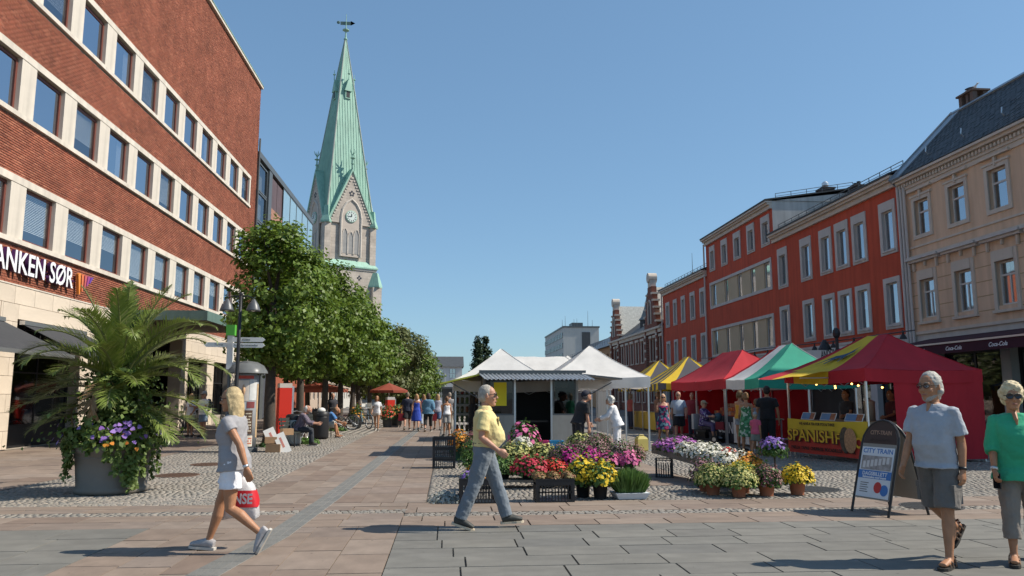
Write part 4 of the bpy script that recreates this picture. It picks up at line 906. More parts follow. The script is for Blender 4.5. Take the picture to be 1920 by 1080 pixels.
    MB().lathe([(1.0, .0), (1.0, .13)], n=28).xf(Matrix.Translation((0, fc - .42, 34.6)) @ Matrix.Rotation(math.pi / 2, 4, 'X')).build('dial', M_CLOCK, ck)
    tk = MB()
    for i in range(12):
        a = i * math.pi / 6; tk.obox((.8 * math.sin(a), fc - .57, 34.6 + .8 * math.cos(a)), (.05, .015, .13), Matrix.Rotation(a, 3, 'Y'))
    tk.build('hour_marks', M_BLACK, ck)
    MB().obox((0, fc - .6, 34.6 + .22), (.06, .015, .28), Matrix.Identity(3)).obox((-.32, fc - .6, 34.58), (.36, .015, .045), Matrix.Identity(3)).build('clock_hands', M_BLACK, ck)
    # corner pier, its little copper cap, lower buttress
    pc = MB().box(-w1 - .45, -w1 + .75, -w1 - .45, -w1 + .75, ZL, ZE - .6).build('corner_pier', M_CSTONE, ct); pc.rotation_euler.z = rz
    MB().lathe([(1.15, ZE - .62), (1.2, ZE - .3), (.75, ZE + .8), (.5, ZE + 2.6)], (-w1 + .1, -w1 + .1, 0), 4).build('pier_cap', M_COPPER, pc)
    bt = MB().box(-w0 - .9, -w0 + .9, -w0 - .9, -w0 + .9, 0, ZL - 4).build('buttress', M_CSTONE, ct); bt.rotation_euler.z = rz
    MB().lathe([(1.5, ZL - 4), (1.5, ZL - 3.7), (.6, ZL - 1.2)], (-w0, -w0, 0), 4).xf(Matrix.Identity(4)).build('buttress_cap', M_COPPER, bt)
    for i in (-1, 1):
        a2 = [(-.75 + i * 1.9, 12), (-.75 + i * 1.9, 19.8), (-.4 + i * 1.9, 20.9), (i * 1.9, 21.5), (.4 + i * 1.9, 20.9), (.75 + i * 1.9, 19.8), (.75 + i * 1.9, 12)]
        win = MB().slab_uz(a2[::-1], -w0 - .03, -w0 - .01).build('pointed_window', M_DARKROOM, ct); win.rotation_euler.z = rz
        MB().tube([(x, -w0 - .05, z) for x, z in a2], .17, 6).build('window_trim', M_CTRIM, win)
        q = MB()
        for a in range(4): q.ball((i * 1.9 + .3 * math.cos(a * 1.57), -w0 - .02, 23.2 + .3 * math.sin(a * 1.57)), (.2, .05, .2), 8, 4)
        q.build('quatrefoil', M_DARKROOM, win)
nv = MB().box(-7.5, 7.5, 5.2, 40, 0, 14).add([(-8, 5.2, 14), (8, 5.2, 14), (0, 5.2, 22), (-8, 40, 14), (8, 40, 14), (0, 40, 22)], [(0, 1, 2), (0, 2, 5, 3), (1, 4, 5, 2), (3, 5, 4)])
nv.build('nave', M_CSTONE, ct)

# ------------------------------------------------------------------ trees
def leaf_cloud(pts, nrm, size, jitter=.5):
    """folded rhombic leaves; pts (N,3), nrm (N,3) preferred facing"""
    N = len(pts); d = nrm + RNG.normal(0, jitter, (N, 3)); d /= np.linalg.norm(d, axis=1, keepdims=True) + 1e-9
    t = RNG.normal(0, 1, (N, 3)); t -= d * (t * d).sum(1, keepdims=True); t /= np.linalg.norm(t, axis=1, keepdims=True) + 1e-9
    b = np.cross(d, t); s = (size * RNG.uniform(.65, 1.3, N))[:, None]
    V = np.stack([pts - t * s * .55, pts + b * s * .42 + d * s * .08, pts + t * s * .6 - d * s * .12, pts - b * s * .42 + d * s * .08], 1)
    F = np.arange(N * 4).reshape(N, 4)
    return V.reshape(-1, 3), F
def crown_points(n, clumps, rad):
    c = np.asarray(clumps); k = RNG.integers(0, len(c), n); u = RNG.normal(0, 1, (n, 3)); u /= np.linalg.norm(u, axis=1, keepdims=True)
    r = rad * RNG.random(n)[:, None] ** .45
    return c[k] + u * r * np.array([1, 1, .75]), u
LEAF_L = ramp_mat('lime_leaves', [(.085, .145, .016), (.118, .192, .023), (.15, .225, .03), (.098, .168, .02), (.18, .245, .04), (.065, .115, .016)], .5, scale=1.0, var=.25, trans=.3, spec=.4)
LEAF_D = ramp_mat('dark_far_leaves', [(.05, .075, .024), (.065, .095, .03), (.08, .11, .038), (.058, .085, .028)], .6, scale=.6, var=.2, trans=.15, spec=.3)
LEAF_P = ramp_mat('pale_far_leaves', [(.10, .125, .04), (.125, .15, .05), (.15, .165, .065), (.11, .13, .045)], .6, scale=.6, var=.2, trans=.2, spec=.3)
LEAF_POP = ramp_mat('poplar_leaves', [(.035, .06, .03), (.045, .075, .036), (.055, .085, .042)], .6, scale=.6, var=.2, trans=.1, spec=.3)
BARK = M('brown_grey_bark', (.075, .06, .048), .95, .3, 6, .6, 25)
def tree(x, y, z0, z1, rx, ry, nleaf, size, lab, group, leaf=LEAF_L, trunk_r=.16, box=.5, clumps=170, seed=1, crad=.5, top=None, name='lime_tree', cat='tree'):
    rg = np.random.default_rng(seed); t = thing(name, lab, cat, (x, y, 0), rg.random() * 6, group)
    H_ = z1 - z0; cs = []
    while len(cs) < clumps:
        p = rg.uniform(-1, 1, 3); e = 2 + 3 * box
        rr = (abs(p[0]) ** e + abs(p[1]) ** e + abs(p[2]) ** e) ** (1 / e)
        if rr > 1 or rr < .45 * rg.random() + .3: continue
        sh = 1.0 if top is None else max(.12, 1 - top * max(0, p[2]) ** 1.3)
        wob = 1 + .16 * math.sin(5 * math.atan2(p[1], p[0]) + seed) * (1 - box * .5) + .08 * math.sin(9 * p[2] + seed * 2)
        cs.append((p[0] * rx * sh * wob, p[1] * ry * sh * wob, (z0 + z1) / 2 + p[2] * H_ / 2))
    mb = MB(); lean = rg.normal(0, .08, 2)
    zt = z0 + H_ * .45
    mb.tube([(0, 0, -.05), (lean[0] * .3, lean[1] * .3, .35), (lean[0], lean[1], z0 * .6), (lean[0] * 1.5, lean[1] * 1.5, zt)], [trunk_r * 1.35, trunk_r, trunk_r * .9, trunk_r * .5], 9)
    for i in range(9):
        c = cs[rg.integers(0, len(cs))]; s = rg.uniform(.5, 1.0)
        a = Vector((lean[0] * 1.2, lean[1] * 1.2, z0 * .8 + (zt - z0 * .8) * s)); b = Vector(c); m_ = (a + b) / 2 + Vector((0, 0, -.15))
        mb.tube([a, m_, b], [trunk_r * .4, trunk_r * .25, trunk_r * .08], 6)
    mb.build('trunk', BARK, t, True)
    P_, u = crown_points(nleaf, cs, crad)
    c0 = np.array([0, 0, (z0 + z1) / 2]); out = P_ - c0; out /= np.linalg.norm(out, axis=1, keepdims=True) + 1e-6
    V, F = leaf_cloud(P_, out * .7 + u * .4 + np.array([0, 0, .55]), size)
    put('crown', np_mesh('crown', V, F, leaf, RNG.random(len(F))), t)
    return t
GR = 'lime trees in a row along the street'
tree(-5.75, 26.0, 2.45, 7.3, 1.42, 1.7, 12500, .14, 'nearest and tallest lime tree, beside the poster column', GR, trunk_r=.2, clumps=200, seed=3, top=.25)
lt = [(-5.6, 30.4, 2.4, 7.0), (-5.4, 34.8, 2.4, 6.9), (-5.3, 39.2, 2.4, 6.7), (-5.3, 43.6, 2.4, 6.4), (-5.3, 48.2, 2.4, 6.3), (-5.2, 52.8, 2.4, 6.0)]
ords = ['second', 'third', 'fourth', 'fifth', 'sixth', 'seventh']
for i, (x, y, a, b) in enumerate(lt):
    tree(x, y, a, b, 1.5, 2.1, [12000, 9500, 8000, 6500, 5500, 5000][i], .15 + .018 * i, '%s lime tree in the row, counted from the poster column' % ords[i], GR, clumps=170, seed=10 + i, top=.2)
for i, (x, y, a, b) in enumerate([(-8.2, 40, 2.5, 6.3), (-8.2, 47, 2.5, 6.2)]):
    tree(x, y, a, b, 1.6, 2.0, 6000, .17, '%s lime tree of the inner row next to the shopfronts' % ['first', 'second', 'third'][i], 'lime trees of the inner row', seed=30 + i)
tree(-5.6, 64, 1.6, 7.2, 2.6, 4.0, 9000, .28, 'broad pale green tree rising above the end of the lime row', 'trees at the end of the street', LEAF_P, .3, .2, 150, 41, .9, name='broad_tree')
tree(-4.6, 73, .8, 6.6, 2.2, 3.6, 8000, .26, 'dense tree beside the red parasol at the row end', 'trees at the end of the street', LEAF_L, .22, .2, 150, 42, .8, name='broad_tree')
tree(-5.2, 92, .6, 9.0, 2.9, 3.6, 8000, .3, 'tall rounded tree furthest along the left side', 'trees at the end of the street', LEAF_P, .3, .2, 140, 43, .9, name='broad_tree')
tree(-3.6, 110, .3, 5.2, 1.8, 2.5, 5000, .28, 'low bushy tree near the flagpole', 'trees at the end of the street', LEAF_L, .2, .2, 100, 44, .8, name='broad_tree')
tree(3.9, 100, .8, 9.2, .85, .8, 4500, .26, 'left peak of the slender poplar behind the white tent', 'poplar behind the white tent', LEAF_POP, .14, .1, 130, 51, .5, top=.78, name='poplar_tree')
tree(4.9, 101, .8, 9.3, .85, .8, 4500, .26, 'right peak of the slender poplar behind the white tent', 'poplar behind the white tent', LEAF_POP, .14, .1, 130, 52, .5, top=.78, name='poplar_tree')
# ------------------------------------------------------------------ market tents
def cloth(name, c, trans=.12, **k): return M(name, c, .8, .12, 1.1, .45, 3.5, trans=trans, streak=.1, **k)
C_WHITE = cloth('white_tent_cloth', (.78, .76, .73), .25); C_RED = cloth('red_tent_cloth', (.52, .022, .035), .18); C_YEL = cloth('yellow_tent_cloth', (.72, .50, .03), .18)
C_BLK = cloth('black_tent_cloth', (.07, .07, .085), .05); C_GRN = cloth('green_tent_cloth', (.05, .42, .28), .2); C_ORANGE = cloth('orange_stall_cloth', (.55, .17, .02), .1)
C_BULL = cloth('blue_black_print', (.03, .07, .12), .05)
def tent(name, lab, c, L, D, rz, eave, val, rz_top, rl, colf, group, ends=None, valance=None, poles=(0, 1), scallop=False, back=None, sides=()):
    """pop-up tent: local x = long side, -y = street front. colf(panel, t) -> material for column position t"""
    t = thing(name, lab, 'market tent', (c[0], c[1], 0), rz, group)
    cor = [(-L / 2, -D / 2), (L / 2, -D / 2), (L / 2, D / 2), (-L / 2, D / 2)]
    rid = [(-rl / 2, 0), (rl / 2, 0)]
    panels = [('front', cor[0], cor[1], rid[0], rid[1]), ('near', cor[1], cor[2], rid[1], rid[1]), ('rear', cor[2], cor[3], rid[1], rid[0]), ('far', cor[3], cor[0], rid[0], rid[0])]
    N_C, N_R = 12, 7
    for pn, a, b, ra, rb_ in panels:
        V = []; F = []; mi = []; mats = []
        for j in range(N_R + 1):
            s = j / N_R; zz = eave + (rz_top - eave) * (s ** 1.22)
            for i in range(N_C + 1):
                q = i / N_C; x = (a[0] + (b[0] - a[0]) * q) * (1 - s) + (ra[0] + (rb_[0] - ra[0]) * q) * s; y = (a[1] + (b[1] - a[1]) * q) * (1 - s) + (ra[1] + (rb_[1] - ra[1]) * q) * s
                sag = .05 * math.sin(math.pi * q) * (1 - s) + .03 * mnoise.noise((x * 1.6 + c[0], y * 1.6, zz)) + .014 * mnoise.noise((x * 4.1 + c[1], y * 4.1, zz))
                V.append((x, y, zz - sag))
        for j in range(N_R):
            for i in range(N_C):
                k = j * (N_C + 1) + i; F.append((k, k + 1, k + N_C + 2, k + N_C + 1))
                m = colf(pn, (i + .5) / N_C)
                if m not in mats: mats.append(m)
                mi.append(mats.index(m))
        mb = MB(); mb.v = V; mb.f = F; mb.m = mi; pnl = mb.build('roof_panel', mats, t, True)
        MB().tube([Vector(V[j * (N_C + 1)]) + Vector((0, 0, .006)) for j in range(N_R + 1)], .009, 5).build('seam', mats[0], pnl, True)
        # valance hanging from this edge
        V = []; F = []; mi = []; mats = []; n = 24; out = 1.006
        for i in range(n + 1):
            q = i / n; x = (a[0] + (b[0] - a[0]) * q) * out; y = (a[1] + (b[1] - a[1]) * q) * out
            w = .012 * math.sin(q * 19 + c[1]); zb = eave - val - .05 * math.sin(math.pi * q) + (.045 * abs(math.sin(q * n * math.pi / 4)) if scallop else 0)
            zt = eave - .05 * math.sin(math.pi * q)
            V += [(x, y, zt), (x + w, y + w, zb)]
        for i in range(n):
            F.append((2 * i, 2 * i + 1, 2 * i + 3, 2 * i + 2)); m = (valance or colf)(pn, (i + .5) / n)
            if m not in mats: mats.append(m)
            mi.append(mats.index(m))
        mb = MB(); mb.v = V; mb.f = F; mb.m = mi; mb.build('valance', mats, t, True)
    e = .05
    for (x, y) in [(s * (L / 2 - e), q * (D / 2 - e)) for s in (-1, 1) for q in (-1, 1)] + ([(0, -(D / 2 - e)), (0, D / 2 - e)] if L > 4 else []):
        p = MB().box(x - .022, x + .022, y - .022, y + .022, .01, eave - .04).build('pole', M_ALU, t)
        MB().box(x - .07, x + .07, y - .07, y + .07, 0, .012).build('foot_plate', M_ALU, p)
    tr = MB()
    for q in (-1, 1):
        yy = q * (D / 2 - e); n = 4
        for i in range(n):
            xa = -L / 2 + e + i * (L - 2 * e) / n; xb = xa + (L - 2 * e) / n
            tr.tube([(xa, yy, eave - .08), (xb, yy, eave - .4)], .012, 4).tube([(xa, yy, eave - .4), (xb, yy, eave - .08)], .012, 4)
    for q in (-1, 1): tr.tube([(q * (L / 2 - e), -D / 2 + e, eave - .1), (q * (L / 2 - e), D / 2 - e, eave - .1)], .012, 4)
    tr.tube([(0, 0, rz_top - .05), (0, 0, eave + .2)], .02, 6)
    tr.build('scissor_truss', M_ALU, t)
    for sd, m in sides:
        n = 14; pts = {'rear': [(L / 2, D / 2), (-L / 2, D / 2)], 'near': [(L / 2, -D / 2), (L / 2, D / 2)], 'near_back': [(L / 2, -D / 2 + .85), (L / 2, D / 2)], 'far': [(-L / 2, -D / 2), (-L / 2, D / 2)]}[sd]
        V = []; F = []
        for i in range(n + 1):
            q = i / n; x = (pts[0][0] + (pts[1][0] - pts[0][0]) * q) * .992; y = (pts[0][1] + (pts[1][1] - pts[0][1]) * q) * .992; w = .025 * math.sin(q * 23 + c[0])
            V += [(x + w, y + w, eave - .06), (x + w * .5, y, .06)]
        F = [(2 * i, 2 * i + 1, 2 * i + 3, 2 * i + 2) for i in range(n)]
        mb = MB(); mb.v = V; mb.f = F; mb.m = [0] * n; mb.build('side_wall', m, t, True)
    return t
WT = 'white market tents'; RT = 'market tents along the red building'
white = lambda p, t: C_WHITE
tent('market_tent', 'white peaked tent behind the kiosk on the left', (1.6, 23.1), 2.85, 2.9, 0, 2.0, .3, 2.95, .05, white, WT)
tent('market_tent', 'white peaked tent right of the kiosk above the woman in white', (4.4, 23.6), 2.95, 3.0, 0, 2.12, .3, 3.08, .05, white, WT)
tent('market_tent', 'long white tent with flat ridge behind the kiosk', (3.35, 28.4), 4.6, 3.0, 0, 2.15, .3, 3.0, 2.0, white, WT)
tent('market_tent', 'small white tent peak farthest back of the white tents', (5.0, 31.8), 3.0, 3.0, 0, 2.1, .3, 3.2, .05, white, WT, sides=(('near', cloth('pale_blue_sidewall', (.50, .54, .60), .1)),))
red = lambda p, t: C_RED
tent('market_tent', 'plain red tent over the England stall', (10.65, 28.1), 6.0, 3.0, -math.pi / 2, 2.12, .33, 3.22, 2.0, red, RT, sides=(('rear', C_RED), ('far', C_RED)))
yb_ = lambda p, t: (C_BLK if int(t * 6) % 2 else C_YEL) if p in ('front', 'rear') else (C_BLK if .18 < t < .86 else C_YEL)
yv_ = lambda p, t: C_YEL if int(t * 11) % 2 else C_BLK
tent('market_tent', 'nearer of the two yellow and black striped tents', (10.5, 33.2), 3.2, 3.4, -math.pi / 2, 2.1, .3, 3.25, .5, yb_, RT, valance=yv_, scallop=True, sides=(('rear', C_ORANGE),))
tent('market_tent', 'farther yellow and black striped tent with scalloped edge', (10.3, 37.2), 3.2, 3.4, -math.pi / 2, 2.1, .3, 3.25, .5, yb_, RT, valance=yv_, scallop=True, sides=(('rear', C_ORANGE),))
it = lambda p, t: (C_RED if t < .09 else C_WHITE if t < .62 else C_GRN) if p == 'front' else (C_GRN if p == 'near' else C_WHITE)
tent('market_tent', 'green and white tent between the red and the Spanish tents', (10.6, 23.45), 2.95, 3.0, -math.pi / 2, 2.1, .3, 3.15, 1.0, it, RT, sides=(('rear', C_BLK),))  # rear wall black so the shade inside is painted in
sp_rz = R(-77.2); sp_c = (9.6 - .22 * 1.45 + .97 * 1.75, 17.1 + .97 * 1.45 + .22 * 1.75)
spf = lambda p, t: (C_RED if t < .12 else C_YEL if t < .6 else C_RED) if p == 'front' else C_RED
spt = tent('market_tent', 'large red and yellow Spanish food tent with bull print', sp_c, 2.9, 3.5, sp_rz, 2.2, .3, 3.1, .75, spf, RT, sides=(('rear', C_BLK), ('near_back', C_RED)))  # black rear cloth stands in for the dark under this roof
def on_front(x, s, up=.012):   # point on the Spanish tent's front roof panel: x along, s from eave to ridge
    z = 2.2 + (3.10 - 2.2) * s ** 1.22; return (x * (1 - s) + x * .26 * s, -1.75 * (1 - s), z + up + .03)
bull = [(-.75, .30), (-.6, .44), (-.2, .47), (.05, .52), (.22, .62), (.38, .70), (.30, .60), (.40, .54), (.30, .48), (.22, .44), (.28, .26), (.18, .26), (.10, .38), (-.25, .36), (-.35, .2), (-.45, .2), (-.43, .34), (-.62, .32), (-.85, .16)]
mb = MB(); mb.add([on_front(x * .72 - .12, s) for x, s in bull], [tuple(range(len(bull)))]); mb.build('bull_print', C_BULL, spt)
# its street-side awning flap on a bar
fl = MB(); nn = 10
for i in range(7):
    q = i / nn; x = -1.45 + 2.9 * q; fl.v += [(x, -1.76, 2.2), (x, -2.6, 2.0 - .03 * math.sin(q * 9))]
fl.f = [(2 * i, 2 * i + 1, 2 * i + 3, 2 * i + 2) for i in range(nn)]; fl.m = [0 if i < 2 or i > 6 else 1 for i in range(nn)]
fl.f = fl.f[:6]; fl.m = fl.m[:6]
fl.build('awning_flap', [C_RED, C_YEL], spt, True)
for x in (-1.4, .25): MB().tube([(x, -1.7, 2.0), (x, -2.6, 1.99)], .015, 5).build('awning_bar', M_ALU, spt)
# bulbs hanging in the tent (lit in the photograph)
M_BULB = M('warm_lit_bulb', (1, .8, .4), .4, 0, emit=((1.0, .5, .12), 5.0))
for i, x in enumerate((-.9, -.5, -.2, .1, .6, 1.1)):
    b = put('bulb', MB().ball((x, -1.2 + .25 * (i % 2), 1.86 - .05 * (i % 3)), .024, 8, 6).mesh('bulb', M_BULB, True), spt)
    MB().tube([(x, -1.2 + .25 * (i % 2), 1.89 - .05 * (i % 3)), (x, -1.2 + .25 * (i % 2), 2.2)], .006, 4).build('flex', M_BLACK, b)
def local_to(t, p): return t.matrix_basis @ Vector(p)
bpy.context.view_layer.update()

def counter(name, lab, c, rz, L, D, h, mats, cat='stall counter'):
    t = thing(name, lab, cat, (c[0], c[1], 0), rz)
    MB().box(-L / 2, L / 2, -D / 2, D / 2, h - .04, h).build('table_top', M('plywood_top', (.30, .22, .14), .8), t)
    for sx in (-1, 1):
        for sy in (-1, 1): MB().box(sx * (L / 2 - .08) - .02, sx * (L / 2 - .08) + .02, sy * (D / 2 - .06) - .02, sy * (D / 2 - .06) + .02, 0, h - .04).build('leg', M_ALU, t)
    return t
def local_pt(c, rz, x, y):
    return (c[0] + x * math.cos(rz) - y * math.sin(rz), c[1] + x * math.sin(rz) + y * math.cos(rz))
# Spanish stall: counter, banner, photo boards, machines
spc = local_pt(sp_c, sp_rz, .0, -1.45)
sc_ = counter('stall_counter', 'Spanish food counter behind the red and yellow banner', spc, sp_rz, 2.7, .55, .95, None)
M_BANR = M('red_banner_print', (.50, .045, .03), .6, .08); M_BANY = M('yellow_banner_print', (.62, .43, .03), .6, .08)
bn = MB(); n = 18
for i in range(n + 1):
    q = i / n; x = -1.42 + 2.84 * q; w = .015 * math.sin(q * 14)
    bn.v += [(x, -.30 + w, .98 - .04 * math.sin(q * 3.1)), (x, -.31 + w, .55), (x, -.315 + w, .12)]
for i in range(n):
    bn.f += [(3 * i, 3 * i + 1, 3 * i + 4, 3 * i + 3), (3 * i + 1, 3 * i + 2, 3 * i + 5, 3 * i + 4)]; bn.m += [1, 0]
ban = bn.build('banner', [M_BANR, M_BANY], sc_, True)
M_GOLD = M('golden_yellow_print', (.70, .42, .03), .6, .1); M_MAROON = M('dark_red_outline_print', (.12, .02, .02), .6)
lettering('SPANISH', .40, M_MAROON, ban, (-.48, -.352, .54), bold=.022, width=1.76, depth=.001); lettering('SPANISH', .40, M_GOLD, ban, (-.50, -.36, .55), bold=.006, width=1.72, depth=.001)
lettering('F', .36, M_MAROON, ban, (.5, -.352, .52), bold=.02, depth=.001); lettering('F', .36, M_GOLD, ban, (.49, -.36, .53), bold=.004, depth=.001)
pan = lambda x, z, rx, rz2, m, y: MB().lathe([(1, -.003), (1, .003)], n=22).xf(Matrix.Translation((x, y, z)) @ Matrix.Rotation(math.pi / 2, 4, 'X') @ Matrix.Diagonal((rx, rz2, 1, 1))).build('printed_dish', m, ban)
pan(.74, .53, .17, .30, M('dark_paella_print', (.09, .07, .05), .6, .6, 18), -.356); pan(.92, .52, .2, .29, M('orange_paella_print', (.45, .24, .12), .6, .5, 22), -.362)
lettering('O', .34, M_GOLD, ban, (1.19, -.358, .47), bold=.01, depth=.001)
M_BTXT = M('black_banner_print', (.03, .02, .015), .7)
lettering('WE HAVE A TEA FOR YOU & THREE', .09, M_BTXT, ban, (-.25, -.35, .86), bold=.003, width=1.3, depth=.001)
lettering('PAELLA  TAPAS  CHURROS  BOCADILLOS  ESPANA', .11, M_BTXT, ban, (-.1, -.352, .25), bold=.004, width=2.3, depth=.001)
M_PHB = M('blue_photo_board', (.10, .23, .42), .4, .2, 3); M_PHR = M('food_photo_print', (.30, .12, .06), .5, .6, 14)
for i, (x, w) in enumerate(((-.95, .5), (-.2, .55), (.7, .6))):
    p = local_pt(spc, sp_rz, x, -.05)
    b = thing('photo_board', '%s tilted photo board on the Spanish counter' % ['leftmost', 'middle', 'rightmost'][i], 'photo board', (p[0], p[1], .95), sp_rz, 'photo boards on the Spanish counter')
    m = Matrix.Rotation(R(-25), 4, 'X')
    MB().box(-w / 2, w / 2, -.012, 0, 0, .2).xf(m).build('backing_board', M_WHITE, b); MB().box(-w / 2 + .02, .08, -.016, -.0125, .015, .185).xf(m).build('sky_print', M_PHB, b); MB().box(.08, w / 2 - .02, -.016, -.0125, .015, .185).xf(m).build('food_print', M_PHR, b)
p = local_pt(sp_c, sp_rz, .15, -.5)
co = thing('coffee_urn', 'pale cylindrical urn standing inside the Spanish tent', 'urn', (p[0], p[1], .95), sp_rz)
MB().lathe([(.13, 0), (.13, .42), (.14, .44), (.14, .47), (.05, .52)], n=16).build('urn_body', M('cream_urn', (.45, .36, .27), .4), co, True); MB().lathe([(.025, 0), (.02, .05)], (0, 0, .52), 8).build('urn_knob', M_BLACK, co)
ct2 = counter('back_counter', 'rear work counter inside the Spanish tent', local_pt(sp_c, sp_rz, 0, -.5), sp_rz, 2.6, .6, .95, None, 'work counter')
fl_ = thing('hanging_flag', 'red and yellow flag hanging inside the Spanish tent', 'flag', (*local_pt(sp_c, sp_rz, .8, 1.2), 0.9), sp_rz)
MB().box(-.5, .5, 0, .02, 0, .33).build('red_stripe', C_RED, fl_); MB().box(-.5, .5, 0, .02, .331, .7).build('yellow_stripe', C_YEL, fl_); MB().box(-.5, .5, 0, .02, .701, 1.0).build('top_red_stripe', C_RED, fl_)
MB().ball((.1, -.02, .5), (.2, .01, .16), 10, 6).build('dark_emblem', C_BULL, fl_)

# England stall
ec = counter('stall_counter', 'red laden counter with the black ENGLAND cloth', (9.75, 26.2), -math.pi / 2, 3.6, .8, .85, None)
ek = put('counter_cloth', MB().box(-1.85, 1.86, -.44, -.42, .05, .9).mesh('counter_cloth', M('black_stall_cloth', (.025, .024, .035), .8)), ec)
lettering('ENGLAND', .52, M_SIGNW, ek, (.55, -.446, .5), bold=.006, width=2.5, depth=.001)
for i in range(3):
    rk = thing('goods_rack', '%s shelf of the red tiered sweets display under the red tent' % ['lowest', 'middle', 'top'][i], 'display rack', (9.75 + .12 + i * .22, 26.2, .85 + i * .13), -math.pi / 2, 'tiered sweets display')
    MB().box(-1.7, 1.7, -.1, .1, 0, .04).build('shelf', C_RED, rk)
    for j in range(16):
        x = -1.6 + j * .21; MB().box(x - .085, x + .085, -.08, .08, .042, .14 + .05 * random.random()).build('sweet_box', ramp_mat('sweets', [(.5, .05, .03), (.55, .2, .03), (.3, .03, .03), (.5, .4, .3), (.2, .05, .02)], .5), rk)
wc = counter('stall_counter', 'white fronted counter below the green and white tent', (9.55, 23.3), -math.pi / 2, 2.4, .6, .9, None)
MB().box(-1.2, 1.2, -.33, -.31, .08, .88).build('front_panel', M_WHITE, wc); MB().lathe([(.22, -.004), (.22, .004)], n=18).xf(Matrix.Translation((-.75, -.336, .5)) @ Matrix.Rotation(math.pi / 2, 4, 'X')).build('food_print', M('orange_food_print', (.45, .17, .06), .6, .4, 10), wc)
MB().box(.75, 1.2, -.35, -.332, .62, .88).build('red_striped_top', C_RED, wc)
yc = counter('stall_counter', 'yellow crate counter below the striped tents', (9.3, 34.2), -math.pi / 2, 5.6, .7, .85, None)
MB().box(-2.8, 2.8, -.38, -.36, .1, .85).build('yellow_front', M('yellow_board', (.55, .36, .04), .7, .15, 3), yc)

# cable with pendant lamps in front of the red building
cb = thing('lamp_string', 'black cable with bell lamps strung above the tents', 'string lights', (14, 20, 0))
cab = [(-.2, 3.6, 3.5), (-.2, 6.5, 3.5), (-.2, 13, 3.62), (-.2, 19, 3.55)]
MB().tube([(0, 2, 3.52), *cab, (0, 22, 3.6)], .02, 5).build('cable', M_BLACK, cb)
for i in range(13):
    y = 2.6 + i * 1.45; l_ = MB().tube([(0, y, 3.56), (0, y, 3.42)], .03, 6); l_.lathe([(.05, .1), (.1, .0), (.11, -.04)], (0, y, 3.34), 10).build('lamp_shade', M_BLACK, cb)
MB().cyl((-.2, 6.3, 0), (-.2, 6.3, 3.75), .06, n=8).build('support_post', M_BLACK, cb); MB().lathe([(.06, .3), (.22, .0), (.24, -.06)], (-.2, 7.2, 3.3), 12).build('large_lamp', M_BLACK, cb); MB().ball((-.2, 6.3, 3.78), (.14, .14, .2), 8, 6).build('post_head', M_BLACK, cb)

# ------------------------------------------------------------------ flower kiosk
M_KWALL = M('grubby_white_panel', (.36, .345, .31), .7, .12, 2, streak=.2)
ki = thing('flower_kiosk', 'small flower kiosk with corrugated awning and dark opening', 'kiosk', (.95, 20.6, 0))
MB().box(0, .05, 0, 1.7, 0, 2.1).build('side_wall', M_KWALL, ki); MB().box(2.5, 2.55, 0, 1.7, 0, 2.1).build('side_wall', M_KWALL, ki); MB().box(.05, 2.5, 1.65, 1.7, 0, 2.1).build('back_wall', M('kiosk_interior_shade', (.03, .03, .03), .8), ki)  # back wall near-black: the kiosk's inner shade is in its colour
MB().box(-.1, 2.65, -.1, 1.8, 2.1, 2.2).build('roof', M_STEEL, ki); MB().box(.052, .06, .06, 1.64, .01, 2.09).build('shade_lining', M('kiosk_interior_shade'), ki); MB().box(2.49, 2.498, .06, 1.64, .01, 2.09).build('shade_lining', M('kiosk_interior_shade'), ki); MB().box(.06, 2.49, .06, 1.64, 2.08, 2.095).build('ceiling_shade_lining', M('kiosk_interior_shade'), ki)  # thin dark sheets added inside to paint the interior's shade
MB().box(.05, .82, 0, .05, 0, 1.05).build('lower_panel', M_KWALL, ki); MB().box(1.85, 2.5, 0, .05, 0, 1.05).build('lower_panel', M_KWALL, ki)
MB().box(.82, .87, .0, .06, 0, 2.1).build('door_post', M_ALU, ki); MB().box(1.80, 1.85, .0, .06, 0, 2.1).build('door_post', M_ALU, ki)
for a, b in ((.05, .82), (1.85, 2.5)):
    w = put('window', frame_bars(MB(), a, b, 1.052, 2.1, .04, .0, .05).mesh('window', M_STEEL), ki); MB().box(a + .03, b - .03, .02, .026, 1.08, 2.06).build('pane', glass('kiosk_glass', (.6, .6, .58), .12, floor=.05), w)
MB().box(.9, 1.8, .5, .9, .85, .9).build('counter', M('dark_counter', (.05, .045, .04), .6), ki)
MB().box(.28, .62, -.012, -.002, 1.3, 1.92).build('yellow_poster', M('yellow_poster', (.75, .62, .02), .6, .05), ki)
mb = MB(); n = 104
for i in range(n + 1):
    x = -.12 + 2.85 * i / n; z = .02 * math.sin(i * math.pi / 2 + .4); mb.v += [(x, -.08, 2.14 + z), (x + .12, -.85, 1.98 + z), (x, -.08, 2.13 + z), (x + .12, -.85, 1.97 + z)]
mb.f = [(4 * i, 4 * i + 1, 4 * i + 5, 4 * i + 4) for i in range(n)] + [(4 * i + 2, 4 * i + 6, 4 * i + 7, 4 * i + 3) for i in range(n)]; mb.m = [0] * len(mb.f)
mb.build('corrugated_awning', M('galvanised_corrugated_sheet', (.50, .52, .52), .45, .15, 2, metal=.4, streak=.2), ki)
MB().box(-.12, 2.75, -.09, -.05, 2.17, 2.24).build('awning_hinge', M_STEEL, ki)
